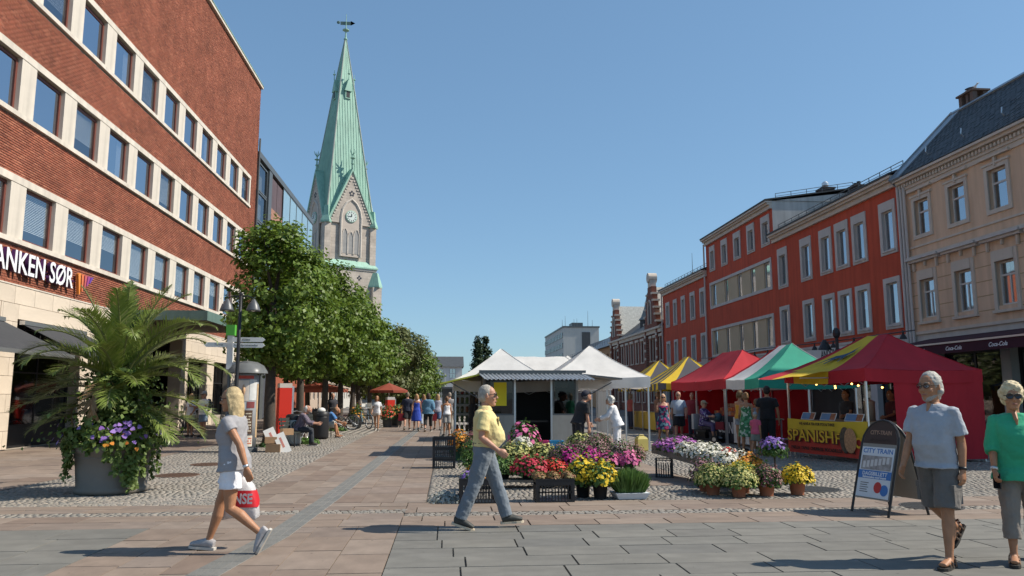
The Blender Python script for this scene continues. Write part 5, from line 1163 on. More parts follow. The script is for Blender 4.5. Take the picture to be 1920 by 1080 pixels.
for s, x0, x1, m in ((-1, -.05, -1.15, M('lime_edge_flap', (.55, .55, .06), .6)), (1, 2.6, 3.75, M_STEEL)):
    fp = put('side_flap', MB().add([(x0, -.05, 2.12), (x0, 1.6, 2.12), (x1, 1.6, 1.86 if s < 0 else 2.0), (x1, -.05, 1.86 if s < 0 else 2.0), (x0, -.05, 2.16), (x0, 1.6, 2.16), (x1, 1.6, 1.9 if s < 0 else 2.04), (x1, -.05, 1.9 if s < 0 else 2.04)], [(0, 1, 2, 3), (4, 7, 6, 5), (0, 3, 7, 4), (1, 5, 6, 2), (2, 6, 7, 3)]).mesh('side_flap', m), ki)
    MB().tube([(x0, 0, 1.45), (x1 * .75 + x0 * .25, 0, 1.92)], .015, 5).build('flap_strut', M_STEEL, fp)
kt = MB()
for i in range(6): kt.tube([(-.06 + i * .045, -.13, 1.7), (-.06 + i * .045, -.13, 2.12)], .008, 4)
kt.build('wire_rack', M_BLACK, ki)

# ------------------------------------------------------------------ crates, pots, plants
M_CRATE = M('black_plastic_crate', (.018, .018, .02), .5, .15)
CR = {}
def crate(x, y, z, w, d, h, rz, lab, mat=M_CRATE, group='black plastic crates'):
    key = (w, d, h, mat.name)
    if key not in CR:
        f = MB(); t = .02
        for zz in (0, h - t): f.box(-w / 2, w / 2, -d / 2, -d / 2 + t, zz, zz + t).box(-w / 2, w / 2, d / 2 - t, d / 2, zz, zz + t).box(-w / 2, -w / 2 + t, -d / 2 + t, d / 2 - t, zz, zz + t).box(w / 2 - t, w / 2, -d / 2 + t, d / 2 - t, zz, zz + t)
        for sx in (-1, 1):
            for sy in (-1, 1): f.box(sx * (w / 2 - .02) - .019, sx * (w / 2 - .02) + .019, sy * (d / 2 - .02) - .019, sy * (d / 2 - .02) + .019, t, h - t)
        s = MB(); n = int(w / .045)
        for i in range(1, n):
            for sy in (-1, 1): s.box(-w / 2 + i * w / n - .008, -w / 2 + i * w / n + .008, sy * (d / 2 - .008) - .006, sy * (d / 2 - .008) + .006, t, h * .72)
        for i in range(1, int(d / .045)):
            for sx in (-1, 1): s.box(sx * (w / 2 - .008) - .006, sx * (w / 2 - .008) + .006, -d / 2 + i * .045 - .008, -d / 2 + i * .045 + .008, t, h * .72)
        s.box(-w / 2 + t, w / 2 - t, -d / 2 + .002, -d / 2 + .012, h * .40, h * .46); s.box(-w / 2 + t, w / 2 - t, -d / 2 + .002, -d / 2 + .012, h * .72, h - t)
        CR[key] = (f.mesh('rim', mat), s.mesh('slats', mat), MB().box(-w / 2 + t, w / 2 - t, -d / 2 + t, d / 2 - t, .004, .016).mesh('base', mat))
    t_ = thing('plastic_crate', lab, 'crate', (x, y, z), rz, group)
    for nm, me in zip(('rim', 'slats', 'base'), CR[key]): put(nm, me, t_)
    return t_
crate(-.06, 17.3, 0, .5, .36, .22, 0, 'bottom crate of the stack by the tent pole left of the man'); crate(-.06, 17.3, .225, .5, .36, .22, .03, 'middle crate of the stack by the tent pole'); crate(-.06, 17.3, .45, .5, .36, .22, -.02, 'topmost crate of the stack by the tent pole')
crate(.47, 11.75, 0, .56, .38, .36, .02, 'black crate behind the walking man holding lilac flowers'); crate(1.61, 11.78, 0, .58, .38, .34, 0, 'black crate full of brown and green rosettes')
crate(4.25, 15.1, 0, .5, .34, .34, R(75), 'black crate under the high end of the sloping tray'); crate(4.55, 13.45, 0, .5, .36, .28, R(75), 'black crate under the low end of the sloping tray'); crate(5.25, 13.35, 0, .5, .36, .26, 0, 'black crate under the red and orange flowers'); crate(3.05, 13.7, 0, .6, .4, .26, 0, 'black crate below the pink flowers')
crate(1.97, 16.2, .42, .28, .24, .22, 0, 'small bright pink basket beside the kiosk', M('hot_pink_plastic', (.65, .05, .18), .5), 'small baskets'); crate(2.28, 16.2, .42, .28, .24, .22, 0, 'small bright blue basket beside the kiosk', M('sky_blue_plastic', (.04, .32, .55), .5), 'small baskets')
M_WOOD = M('grey_weathered_plank', (.22, .19, .155), .9, .2, 5, .3, 30)
def bench_stand(lab, x0, x1, y, h, d):
    t = thing('plant_stand', lab, 'plant stand', ((x0 + x1) / 2, y, 0), 0, 'low plank stands under the flowers')
    L = x1 - x0
    for i in range(3): MB().box(-L / 2, L / 2, -d / 2 + i * d / 3 + .01, -d / 2 + (i + 1) * d / 3 - .01, h - .03, h).build('plank', M_WOOD, t)
    for s in (-1, 1): MB().box(s * (L / 2 - .15) - .05, s * (L / 2 - .15) + .05, -d / 2 + .02, d / 2 - .02, 0, h - .03).build('support', M_WOOD, t)
bench_stand('front plank stand under the red and green pot plants', .4, 2.3, 13.55, .14, .5); bench_stand('middle plank stand under the pale heathers', .7, 3.5, 14.6, .24, .6); bench_stand('rear plank stand beside the kiosk', .9, 3.4, 15.9, .42, .7)

PET = {}
def bloom_mat(name, cols): return ramp_mat(name, cols, .6, scale=20, var=.1, trans=.2)
B_YEL = bloom_mat('yellow_blooms', [(.75, .50, .02), (.8, .60, .04), (.65, .42, .02)]); B_WHT = bloom_mat('white_blooms', [(.75, .70, .58), (.8, .77, .68), (.66, .62, .48)]); B_RED = bloom_mat('crimson_blooms', [(.5, .03, .05), (.55, .05, .10), (.42, .02, .03)])
B_MAG = bloom_mat('magenta_blooms', [(.42, .02, .20), (.52, .04, .28), (.34, .01, .16)]); B_PNK = bloom_mat('pink_blooms', [(.62, .10, .28), (.7, .2, .38), (.5, .06, .2)]); B_LIL = bloom_mat('violet_blooms', [(.28, .15, .50), (.38, .24, .60), (.22, .10, .40)])
B_HEA = bloom_mat('dusty_pink_heather', [(.36, .17, .20), (.45, .25, .27), (.28, .12, .15), (.30, .22, .16)]); B_CRM = bloom_mat('cream_green_buds', [(.46, .43, .13), (.54, .50, .20), (.36, .38, .09)]); B_ORG = bloom_mat('orange_blooms', [(.65, .22, .03), (.7, .35, .04), (.55, .14, .03)])
B_SCA = bloom_mat('scarlet_blooms', [(.65, .04, .03), (.7, .08, .05), (.55, .02, .03)]); B_BRN = bloom_mat('rosette_tips', [(.26, .12, .06), (.34, .18, .08), (.25, .24, .08), (.2, .09, .06)]); B_PUR = bloom_mat('purple_daisies', [(.42, .10, .42), (.5, .18, .5), (.55, .22, .4)]); B_SIL = bloom_mat('silver_leaves', [(.34, .37, .34), (.42, .44, .42), (.25, .28, .25)]); B_BUR = bloom_mat('burgundy_buds', [(.22, .08, .10), (.30, .13, .13), (.24, .15, .10)])
LF = ramp_mat('pot_plant_leaves', [(.05, .10, .02), (.07, .14, .03), (.09, .17, .04), (.06, .11, .03)], .5, scale=6, var=.15, trans=.2); LFG = ramp_mat('grass_green_leaves', [(.09, .17, .04), (.12, .21, .05), (.10, .18, .05)], .5, scale=6, var=.15, trans=.2); LFD = ramp_mat('dull_green_leaves', [(.06, .10, .03), (.08, .125, .04), (.10, .13, .05)], .6, scale=6, var=.15, trans=.15)
M_TERRA = M('terracotta', (.40, .15, .08), .85, .12, 6); M_PLAST = M('black_pot_plastic', (.02, .02, .02), .5); M_WTRAY = M('white_polystyrene', (.62, .66, .70), .7, .05)
def dome(n, r, h, z0, shell=.5, flat=.0):
    u = RNG.normal(0, 1, (n, 3)); u /= np.linalg.norm(u, axis=1, keepdims=True); u[:, 2] = np.abs(u[:, 2]) * (1 - flat) + flat * RNG.random(n) - .15 * RNG.random(n)
    rr = 1 - shell * RNG.random(n)[:, None] ** 1.5
    lump = 1 + .12 * np.sin(u[:, :1] * 7 + r * 31) * np.cos(u[:, 1:2] * 6 + h * 17)
    return u * rr * lump * np.array([r, r, h]) + np.array([0, 0, z0]), u
def blossoms(P, U_, size, petals=6):
    """small many-petalled discs facing outwards, slightly cupped"""
    N = len(P); d = U_ + RNG.normal(0, .25, (N, 3)); d[:, 2] += .35; d /= np.linalg.norm(d, axis=1, keepdims=True)
    t = RNG.normal(0, 1, (N, 3)); t -= d * (t * d).sum(1, keepdims=True); t /= np.linalg.norm(t, axis=1, keepdims=True); b = np.cross(d, t)
    s = (size * RNG.uniform(.75, 1.25, N))[:, None]; V = []
    for k in range(petals):
        a = 2 * math.pi * k / petals
        V.append(P + (t * math.cos(a) + b * math.sin(a)) * s * (1.0 if k % 2 == 0 else .72) + d * s * .25)
    V = np.stack(V, 1); F = np.arange(N * petals).reshape(N, petals)
    return V.reshape(-1, 3), F
def plant(name, lab, x, y, z, r, h, leaf, bloom=None, nl=500, nb=180, bs=.022, ls=.05, pot=None, pr=.11, ph=.14, lift=None, group='potted flowers on the market', cat='potted plant', squash=1.0, up=.4):
    t = thing(name, lab, cat, (x, y, z), random.random() * 6, group)
    z0 = ph * .9 if pot is not None else .0
    if pot is not None:
        MB().lathe([(pr * .72, 0), (pr * .9, ph * .8), (pr * 1.02, ph * .8), (pr * 1.05, ph), (pr * .92, ph), (pr * .85, ph * .85), (.001, ph * .85)], n=18, cap=False).build('pot', pot, t, True)
    P_, u = dome(nl, r * .97, h * .95, z0, .75); V, F = leaf_cloud(P_, u + np.array([0, 0, up]), ls)
    put('foliage', np_mesh('foliage', V, F, leaf, RNG.random(len(F))), t)
    if bloom is not None:
        P_, u = dome(nb, r, h, z0 + .01, .12, .25); V, F = blossoms(P_, u, bs)
        put('blooms', np_mesh('blooms', V, F, bloom, RNG.random(len(F))), t)
    return t
PL = [ # label, x, y, z, r, h, leaf, bloom, nb, bs, pot, pr, ph
 ('low green plant with crimson kalanchoe blooms on the front stand', 1.42, 13.5, .14, .36, .34, LF, B_RED, 420, .026, M_PLAST, .14, .12),
 ('orange red kalanchoe right of the crimson one', 1.86, 13.55, .14, .24, .26, LF, B_SCA, 240, .024, M_PLAST, .12, .12),
 ('leafy green pot plant just right of the man\'s knee', .98, 13.6, .14, .28, .34, LFG, None, 0, .02, M_PLAST, .13, .13),
 ('small orange flowering plant left of the walking man', .5, 13.3, 0, .2, .3, LF, B_ORG, 160, .022, M_PLAST, .12, .18),
 ('tall bushy green plant left of the walking man', .52, 15.5, .0, .32, .62, LFG, None, 0, .02, M_PLAST, .16, .25),
 ('cream budded shrub behind the crimson flowers', 1.28, 14.6, .24, .36, .40, LFD, B_CRM, 380, .03, M_PLAST, .14, .14),
 ('pale green hydrangea in the middle of the flower stand', 1.78, 14.6, .24, .30, .36, LFD, B_CRM, 330, .03, M_PLAST, .14, .14),
 ('dusty pink heather in the centre of the flower stand', 2.12, 14.35, .22, .27, .40, LFD, B_HEA, 700, .014, M_PLAST, .13, .14),
 ('second dusty heather above the magenta flowers', 2.55, 14.9, .24, .28, .42, LFD, B_HEA, 700, .014, M_PLAST, .13, .14),
 ('tall dusty heather in front of the vendor', 2.95, 15.4, .3, .3, .42, LFD, B_HEA, 700, .014, M_PLAST, .13, .14),
 ('heather at the right end of the middle stand', 3.3, 14.7, .24, .3, .42, LFD, B_HEA, 700, .014, M_PLAST, .13, .14),
 ('small heather at the far right of the flower stand', 3.72, 15.3, .2, .22, .34, LFD, B_BUR, 260, .02, M_PLAST, .12, .14),
 ('magenta celosia left of the pair above the yellow daisies', 2.2, 13.9, .24, .2, .34, LF, B_MAG, 300, .028, M_PLAST, .1, .12),
 ('magenta celosia right of the pair above the yellow daisies', 2.55, 13.9, .24, .22, .34, LF, B_MAG, 320, .028, M_PLAST, .1, .12),
 ('pink cyclamen left of the pair on the right crate', 2.88, 13.7, .26, .2, .26, LF, B_PNK, 200, .03, M_PLAST, .1, .1),
 ('pink cyclamen right of the pair on the right crate', 3.2, 13.65, .26, .2, .26, LF, B_PNK, 220, .032, M_PLAST, .1, .1),
 ('white chrysanthemum below the pink climber', 1.5, 15.5, .42, .2, .26, LFD, B_WHT, 260, .03, M_PLAST, .1, .12),
 ('cream leaved shrub below the vendor', 2.7, 15.9, .42, .26, .32, LFD, B_CRM, 240, .028, M_PLAST, .12, .12),
 ('dense green plant right of the vendor', 3.2, 16.1, .42, .26, .3, LFD, B_BUR, 140, .02, M_PLAST, .12, .12),
 ('bushy yellow daisies in the left black bucket', 2.13, 12.2, 0, .3, .46, LFG, B_YEL, 260, .03, M_PLAST, .13, .25),
 ('bushy yellow daisies in the front black bucket', 2.36, 11.98, 0, .28, .42, LFG, B_YEL, 220, .03, M_PLAST, .13, .25),
 ('lilac flowers in the crate behind the walking man', .36, 11.75, .3, .17, .18, LFG, B_LIL, 170, .02, None, .1, .1),
 ('yellow green budded mum in the first terracotta pot', 4.25, 12.3, 0, .29, .34, LFG, B_CRM, 800, .018, M_TERRA, .13, .2),
 ('pink topped mum behind the first terracotta pot', 4.28, 12.75, 0, .27, .42, LFD, B_HEA, 560, .018, M_TERRA, .13, .2),
 ('cream budded mum in the second terracotta pot', 4.56, 12.0, 0, .30, .36, LFG, B_CRM, 800, .018, M_TERRA, .13, .2),
 ('yellow mum behind the second terracotta pot', 4.82, 12.5, 0, .28, .36, LFG, B_YEL, 520, .018, M_TERRA, .13, .2),
 ('burgundy budded mum in the third terracotta pot', 5.05, 12.1, 0, .27, .36, LF, B_BUR, 560, .017, M_TERRA, .14, .2),
 ('round bright yellow mum in the last terracotta pot', 5.6, 12.2, 0, .27, .30, LF, B_YEL, 900, .02, M_TERRA, .14, .22),
 ('scarlet flowers behind the yellow ones on the right crate', 5.05, 13.7, .26, .24, .3, LF, B_SCA, 260, .034, M_PLAST, .1, .1),
 ('orange and yellow flowers at the low end of the tray', 5.2, 13.25, .26, .26, .26, LF, B_ORG, 240, .032, M_PLAST, .1, .1),
 ('yellow flowers at the tip of the sloping tray', 4.95, 12.95, .1, .2, .3, LFG, B_YEL, 200, .03, M_PLAST, .1, .1),
 ('orange flowers in a basket beside the tent pole', .3, 19.4, 0, .3, .5, LFD, B_ORG, 300, .035, M('green_basket', (.05, .13, .07), .7), .26, .3),
 ('brown leaved plant in the round tub behind the man', .72, 18.9, 0, .34, .6, LFD, B_BUR, 300, .035, M_PLAST, .28, .3),
]
for lab, x, y, z, r, h, lf, bl, nb, bs, pot, pr_, ph in PL:
    plant('potted_plant', lab, x, y, z, r, h, lf, bl, int(900 * r / .25), nb, bs, .045, pot, pr_, ph)
for i in range(6):    # rosettes in the crate
    plant('succulent_rosettes', '%s clump of brown green rosettes in the front crate' % ['first', 'second', 'third', 'fourth', 'fifth', 'sixth'][i], 1.38 + (i % 3) * .22, 11.7 + (i // 3) * .15, .27, .10, .1, LFD, B_BRN, 120, 110, .022, .03, M_PLAST, .07, .07, group='rosettes in the front crate')
plant('silver_plant', 'silver leaved plants spreading on the cobbles by the left crate', .02, 11.85, 0, .3, .17, B_SIL, None, 900, 0, .02, .05, None, group=None, cat='plant')
# rosemary-like upright grass plant in a white tray
gt = thing('grass_plant', 'bright green needle plant in a white polystyrene tray', 'potted plant', (2.82, 12.0, 0), .1, 'potted flowers on the market')
MB().add([(-.22, -.15, 0), (.22, -.15, 0), (.22, .15, 0), (-.22, .15, 0), (-.27, -.19, .09), (.27, -.19, .09), (.27, .19, .09), (-.27, .19, .09)], [(3, 2, 1, 0), (4, 5, 6, 7), (0, 1, 5, 4), (1, 2, 6, 5), (2, 3, 7, 6), (3, 0, 4, 7)]).build('tray', M_WTRAY, gt)
N = 1500; b0 = np.stack([RNG.uniform(-.19, .19, N), RNG.uniform(-.13, .13, N), np.full(N, .1)], 1); tip = b0 * np.array([1.45, 1.5, 1]) + np.stack([RNG.normal(0, .03, N), RNG.normal(0, .03, N), RNG.uniform(.16, .36, N) * (1 - 6 * (b0[:, 0] ** 2))], 1)
wv = RNG.normal(0, 1, (N, 3)) * .009; V = np.stack([b0 - wv, b0 + wv, tip + wv * .3, tip - wv * .3], 1).reshape(-1, 3)
put('needles', np_mesh('needles', V, np.arange(N * 4).reshape(N, 4), LFG, RNG.random(N)), gt)
# pink mandevilla
mv = plant('pink_climber', 'upright pink flowering climber beside the kiosk opening', 1.58, 16.1, .42, .34, .55, LF, B_PNK, 700, 55, .06, .07, M_PLAST, .14, .16)
# standard violet tree
sv = thing('violet_standard', 'violet flowering standard on a thin stem among the pots', 'potted plant', (5.62, 13.1, 0), 0, 'potted flowers on the market')
MB().lathe([(.1, 0), (.14, .2), (.13, .22)], n=16).build('pot', M_PLAST, sv); MB().tube([(0, 0, .2), (.02, 0, .42), (0, 0, .66)], .016, 6).build('stem', BARK, sv)
P_, u = dome(700, .26, .26, .62, .8); P_[:, 2] -= .1 * RNG.random(700); V, F = leaf_cloud(P_, u, .05); put('foliage', np_mesh('foliage', V, F, LF, RNG.random(len(F))), sv)
P_, u = dome(130, .22, .20, .68, .3); V, F = blossoms(P_, u, .034); put('blooms', np_mesh('blooms', V, F, B_LIL, RNG.random(len(F))), sv)
# sloping display tray with purple daisies and white mums
ty = thing('display_tray', 'long sloping wooden tray packed with white and purple flowers', 'display tray', (0, 0, 0))
A, B = Vector((4.16, 15.5, .44)), Vector((4.78, 12.95, .26)); dr = (B - A).normalized(); sd = Vector((-dr.y, dr.x, 0)).normalized(); upv = dr.cross(sd); upv = upv if upv.z > 0 else -upv
rot = Matrix((dr, sd, upv)).transposed(); Ln = (B - A).length; mid = (A + B) / 2 + sd * .28
MB().obox(mid, (Ln / 2, .31, .012), rot).build('tray_bottom', M_WOOD, ty)
for s in (-1, 1): MB().obox(mid + sd * (.31 * s) + upv * .07, (Ln / 2 + .02, .014, .085), rot).build('side_board', M_WOOD, ty)
for s in (-1, 1): MB().obox(mid + dr * (Ln / 2 * s) + upv * .06, (.014, .3, .07), rot).build('end_board', M_WOOD, ty)
for k in range(6):
    c = A + dr * (Ln * (k + .6) / 6.4) + sd * .28
    for j in (-1, 1):
        cc = c + sd * (.16 * j); bl = B_PUR if k < 2 else B_WHT
        plant('tray_flower', '%s in the sloping tray, %s pair from the high end, %s side' % ('purple daisies' if k < 2 else 'white chrysanthemums', ['first', 'second', 'third', 'fourth', 'fifth', 'sixth'][k], 'street' if j < 0 else 'far'), cc.x, cc.y, cc.z, .23, .27, LFD, bl, 500, 260 if k > 1 else 110, .028 if k > 1 else .034, .04, M_PLAST, .1, .1, group='flowers in the sloping tray')
# yellow jerrycan
yj = thing('yellow_canister', 'yellow plastic canister on the slabs at the white tent pole', 'canister', (5.55, 22.0, 0), .2)
MB().loft([[(sx * a, sy * b, z) for sx, sy in ((-1, -1), (1, -1), (1, 1), (-1, 1))] for a, b, z in ((.15, .1, 0), (.16, .11, .03), (.16, .11, .34), (.12, .08, .4), (.05, .04, .42))]).build('canister_body', M('faded_yellow_plastic', (.55, .46, .14), .6, .08), yj); MB().tube([(-.09, 0, .4), (-.06, 0, .45), (.06, 0, .45), (.09, 0, .4)], .015, 6).build('handle', M('faded_yellow_plastic', (.55, .46, .14)), yj)
MB().box(0, 0, 0, 0, 0, 0) if False else None
# racks of small plants under the left white tent
rk = thing('seedling_rack', 'wire rack of seedlings and jars under the left white tent', 'rack', (.75, 22.6, 0))
for i in range(5): MB().box(-.55, .75, -.18, .18, .55 + i * .26, .565 + i * .26).build('shelf', M('dark_green_shelf', (.03, .06, .04), .7), rk)
for x in (-.54, .74): MB().box(x - .02, x + .02, -.18, .18, 0, 1.8).build('upright', M_STEEL, rk)
for i in range(5):
    for j in range(9): MB().lathe([(.04, 0), (.05, .1)], (-.46 + j * .14, -.05, .567 + i * .26), 8).ball((-.46 + j * .14, -.05, .70 + i * .26), (.05, .05, .05), 7, 4).build('potted_seedling', ramp_mat('seedlings', [(.3, .05, .04), (.08, .14, .04), (.4, .3, .2), (.05, .08, .03), (.3, .15, .1)], .7), rk)

# ------------------------------------------------------------------ A-frame board
M_PRINTW = M('white_poster_print', (.62, .66, .70), .5, .03); M_PRINTB = M('blue_poster_print', (.04, .17, .45), .5, .08); M_BROWN = M('dark_brown_header', (.05, .032, .028), .6)
af = thing('sandwich_board', 'arched advertising board with train poster on the pavement', 'sandwich board', (5.95, 10.2, 0), R(-74))
def board(sgn):
    lean = Matrix.Rotation(R(13) * sgn, 4, 'X'); Hh = 1.28; w = .31; top = Matrix.Translation((0, .30 * 1 * 0, 0))
    arc = [(-w, 0), (-w, .95)] + [(-w * math.cos(a), .95 + w * 1.05 * math.sin(a)) for a in [math.pi * k / 10 for k in range(1, 10)]] + [(w, .95), (w, 0)]
    p = MB().tube([(x, 0, z) for x, z in arc], .018, 7)
    return p, arc, lean
for sgn in (1, -1):
    p, arc, lean = board(sgn); off = Matrix.Translation((0, -.35 * sgn, 0)) @ Matrix.Rotation(R(-16) * sgn, 4, 'X')
    lg = p.xf(off).build('tube_frame', M_BLACK, af)
    field = [(x * .93, z) for x, z in arc[1:-1]]; field = [(-.29, .2)] + field + [(.29, .2)]
    MB().slab_uz(field[::-1], -.006, .006).xf(off).build('panel', M('grey_panel_back', (.26, .245, .22), .7, .1), lg)
    if sgn == 1:
        def pr_(a, b, c, d, y, m, nm): MB().box(a, b, y - .002, y, c, d).xf(off).build(nm, m, lg)
        MB().slab_uz([(x * .98, z) for x, z in field[1:-1]][::-1], -.0095, -.0062).xf(off).build('header', M_BROWN, lg)
        pr_(-.275, .275, .22, .9, -.0125, M_PRINTW, 'poster'); pr_(-.275, .275, .47, .58, -.0155, M_PRINTB, 'blue_strip'); pr_(-.25, .25, .59, .78, -.0155, M('street_train_photo', (.30, .28, .27), .6, .7, 9), 'photo')
        mb = MB()
        for k in range(7): mb.box(-.22 + k * .065, -.18 + k * .065, -.0185, -.0157, .61 + .012 * k, .70 + .012 * k)
        mb.xf(off).build('photo_train', M('white_train_print', (.6, .58, .57), .6), lg)
        for s_, sz, z, m, wd, y in (('CITY TRAIN', .09, .845, M_PRINTB, .5, -.0145), ('DAGSBILLETT', .07, .535, M_PRINTW, .42, -.0175), ('Sightseeing med toget', .035, .49, M_PRINTW, .40, -.0175), ('CITY-TRAIN', .08, 1.1, M('tan_header_letters', (.32, .2, .14), .6), .36, -.0115), ('KRISTIANSAND', .05, 1.0, M_BROWN, .32, -.0115)):
            o = lettering(s_, sz, m, lg, (0, 0, 0), width=wd, depth=.0008, bold=.002); o.matrix_basis = off @ Matrix.Translation((0, y, z)) @ Matrix.Rotation(math.pi / 2, 4, 'X')
        for x, z, m in ((.08, .36, M('red_price_disc', (.5, .04, .04), .5)), (.19, .33, M_PRINTB)):
            MB().lathe([(.065, -.001), (.065, .001)], n=18).xf(off @ Matrix.Translation((x, -.0165, z)) @ Matrix.Rotation(math.pi / 2, 4, 'X') @ Matrix.Diagonal((1, 1.15, 1, 1))).build('price_disc', m, lg)
        for k in range(5): pr_(-.22, -.08 - .02 * (k % 2), .285 + k * .03, .295 + k * .03, -.0145, M_STEEL, 'text_line')

# ------------------------------------------------------------------ left street furniture
lp = thing('street_lamp', 'black street lamp with two grey bell shades beside the planter', 'street lamp', (-5.8, 21.9, 0))
MB().lathe([(.09, 0), (.09, .5), (.055, .55), (.05, 2.8), (.045, 4.35)], n=12).build('post', M_BLACK, lp, True)
MB().ball((0, 0, 4.38), .06, 8, 6).build('post_cap', M_BLACK, lp)
for s in (-1, 1):
    a = put('arm', MB().tube([(0, 0, 4.3), (s * .18, 0, 4.34), (s * .34, 0, 4.28), (s * .36, 0, 4.2)], .016, 6).mesh('arm', M_BLACK), lp)
    MB().lathe([(.03, .3), (.06, .26), (.14, .14), (.19, .0), (.2, -.04), (.17, -.04), (.12, .1)], (s * .36, 0, 3.95), 16, cap=False).build('lamp_shade', M('grey_lamp_shade', (.09, .095, .10), .4, .1, metal=.1), a, True); MB().ball((s * .36, 0, 3.96), .07, 8, 6).build('lamp_globe', M_WHITE, a)
sn = thing('signpost', 'green capped signpost with white finger boards', 'signpost', (-6.15, 22.4, 0))
MB().cyl((0, 0, 0), (0, 0, 2.4), .05, n=10).build('post', M_STEEL, sn); MB().box(-.08, .08, -.06, .06, 2.3, 3.26).build('white_sleeve', M_WHITE, sn); MB().box(-.12, .12, -.09, .09, 3.262, 3.56).build('green_cap', M('bright_green_cap', (.10, .40, .05), .5), sn); MB().box(-.05, .22, -.05, .05, 2.36, 2.5).build('small_box', M_GREYTRIM, sn)
for i, (z, s, tx) in enumerate(((3.14, 1, 'Kilden'), (2.98, 1, 'Strandpromenaden'), (3.0, -1, 'Torvet'))):
    x1 = .9 if s > 0 else .66
    f = put('finger_board', MB().slab_uz([(.06, z - .065), (x1, z - .065), (x1 + .08, z), (x1, z + .065), (.06, z + .065)][::-1], -.1, -.075).mesh('finger_board', M('off_white_sign', (.78, .77, .72), .5, .05)), sn)
    lettering(tx, .085, M_BLACK, f, (x1 * .5, -.102, z), depth=.001)
    if s < 0: f.rotation_euler.z = R(180 + 8); f.children[0].rotation_euler = (math.pi / 2, 0, math.pi); f.children[0].location = (x1 * .5, -.073, z)
ac = thing('poster_column', 'round poster column under a clear domed roof', 'advertising column', (-5.72, 22.65, 0))
MB().lathe([(.33, 0), (.33, 2.15), (.2, 2.2)], n=28).build('column', M('grey_column', (.30, .31, .32), .6, .15), ac, True)
MB().lathe([(.38, 0), (.38, .1), (.34, .12)], n=28).build('plinth', M_STEEL, ac)
MB().lathe([(.58, 2.2), (.56, 2.26), (.46, 2.42), (.28, 2.52), (.01, 2.56)], n=26, cap=False).lathe([(.01, 2.54), (.28, 2.5), (.46, 2.4), (.56, 2.24), (.58, 2.2)], n=26, cap=False).build('domed_roof', M('cloudy_acrylic', (.34, .35, .35), .3, .2, 3, trans=.6), ac, True)
MB().lathe([(.08, 2.15), (.08, 2.52)], n=12).build('roof_stem', M_STEEL, ac)
posters = [(-150, -62, 1.42, 2.0, (.66, .58, .50)), (-60, -20, 1.44, 2.02, (.60, .60, .58)), (-150, -40, 2.04, 2.13, (.45, .06, .04)), (-145, -75, 1.2, 1.38, (.60, .62, .64)), (-70, -30, 1.22, 1.4, (.20, .05, .05)), (-150, -100, .55, 1.14, (.18, .10, .30)), (-98, -40, .5, 1.16, (.09, .05, .03)), (-140, -90, .14, .5, (.55, .50, .45)), (-85, -35, .16, .46, (.62, .55, .45)), (-210, -155, .5, 2.0, (.15, .2, .25)), (-15, 40, .4, 1.9, (.5, .35, .2))]
for i, (a0, a1, z0, z1, c) in enumerate(posters):
    mb = MB(); n = 8
    for k in range(n + 1):
        a = R(a0 + (a1 - a0) * k / n); mb.v += [(.334 * math.cos(a), .334 * math.sin(a), z0), (.334 * math.cos(a), .334 * math.sin(a), z1)]
    mb.f = [(2 * k, 2 * k + 2, 2 * k + 3, 2 * k + 1) for k in range(n)]; mb.m = [0] * n
    po = mb.build('poster', M('poster_print_%d' % i, c, .5, .35 if i > 4 else .12, 7), ac, True)
    if i in (5, 6, 8):   # blocks of printed lines
        ln = MB()
        for j in range(7 if i != 8 else 3):
            zz = z0 + .05 + (z1 - z0 - .1) * (j + .3) / (7 if i != 8 else 3)
            for k in range(n - 1):
                if (k * 5 + j * 3) % 7 == 0: continue
                a, b = R(a0 + (a1 - a0) * (k + .4) / n), R(a0 + (a1 - a0) * (k + 1.2) / n)
                ln.add([(.3365 * math.cos(a), .3365 * math.sin(a), zz), (.3365 * math.cos(b), .3365 * math.sin(b), zz), (.3365 * math.cos(b), .3365 * math.sin(b), zz + .032), (.3365 * math.cos(a), .3365 * math.sin(a), zz + .032)], [(0, 1, 2, 3)])
        ln.build('printed_lines', M('poster_ink_%d' % i, [(.55, .45, .1), (.62, .55, .42), (.6, .12, .05)][[5, 6, 8].index(i)], .5, .3, 9), po)
    if i == 0:
        aa = R(-88); c_, s_ = math.cos(aa), math.sin(aa)
        MB().lathe([(.012, 0), (.045, .16), (.05, .2), (.035, .28), (.012, .36)], (.336 * c_, .336 * s_, 1.52), 10).xf(Matrix.Identity(4)).build('printed_cone', M('ice_cream_print', (.60, .36, .20), .5, .2, 8), po, True)
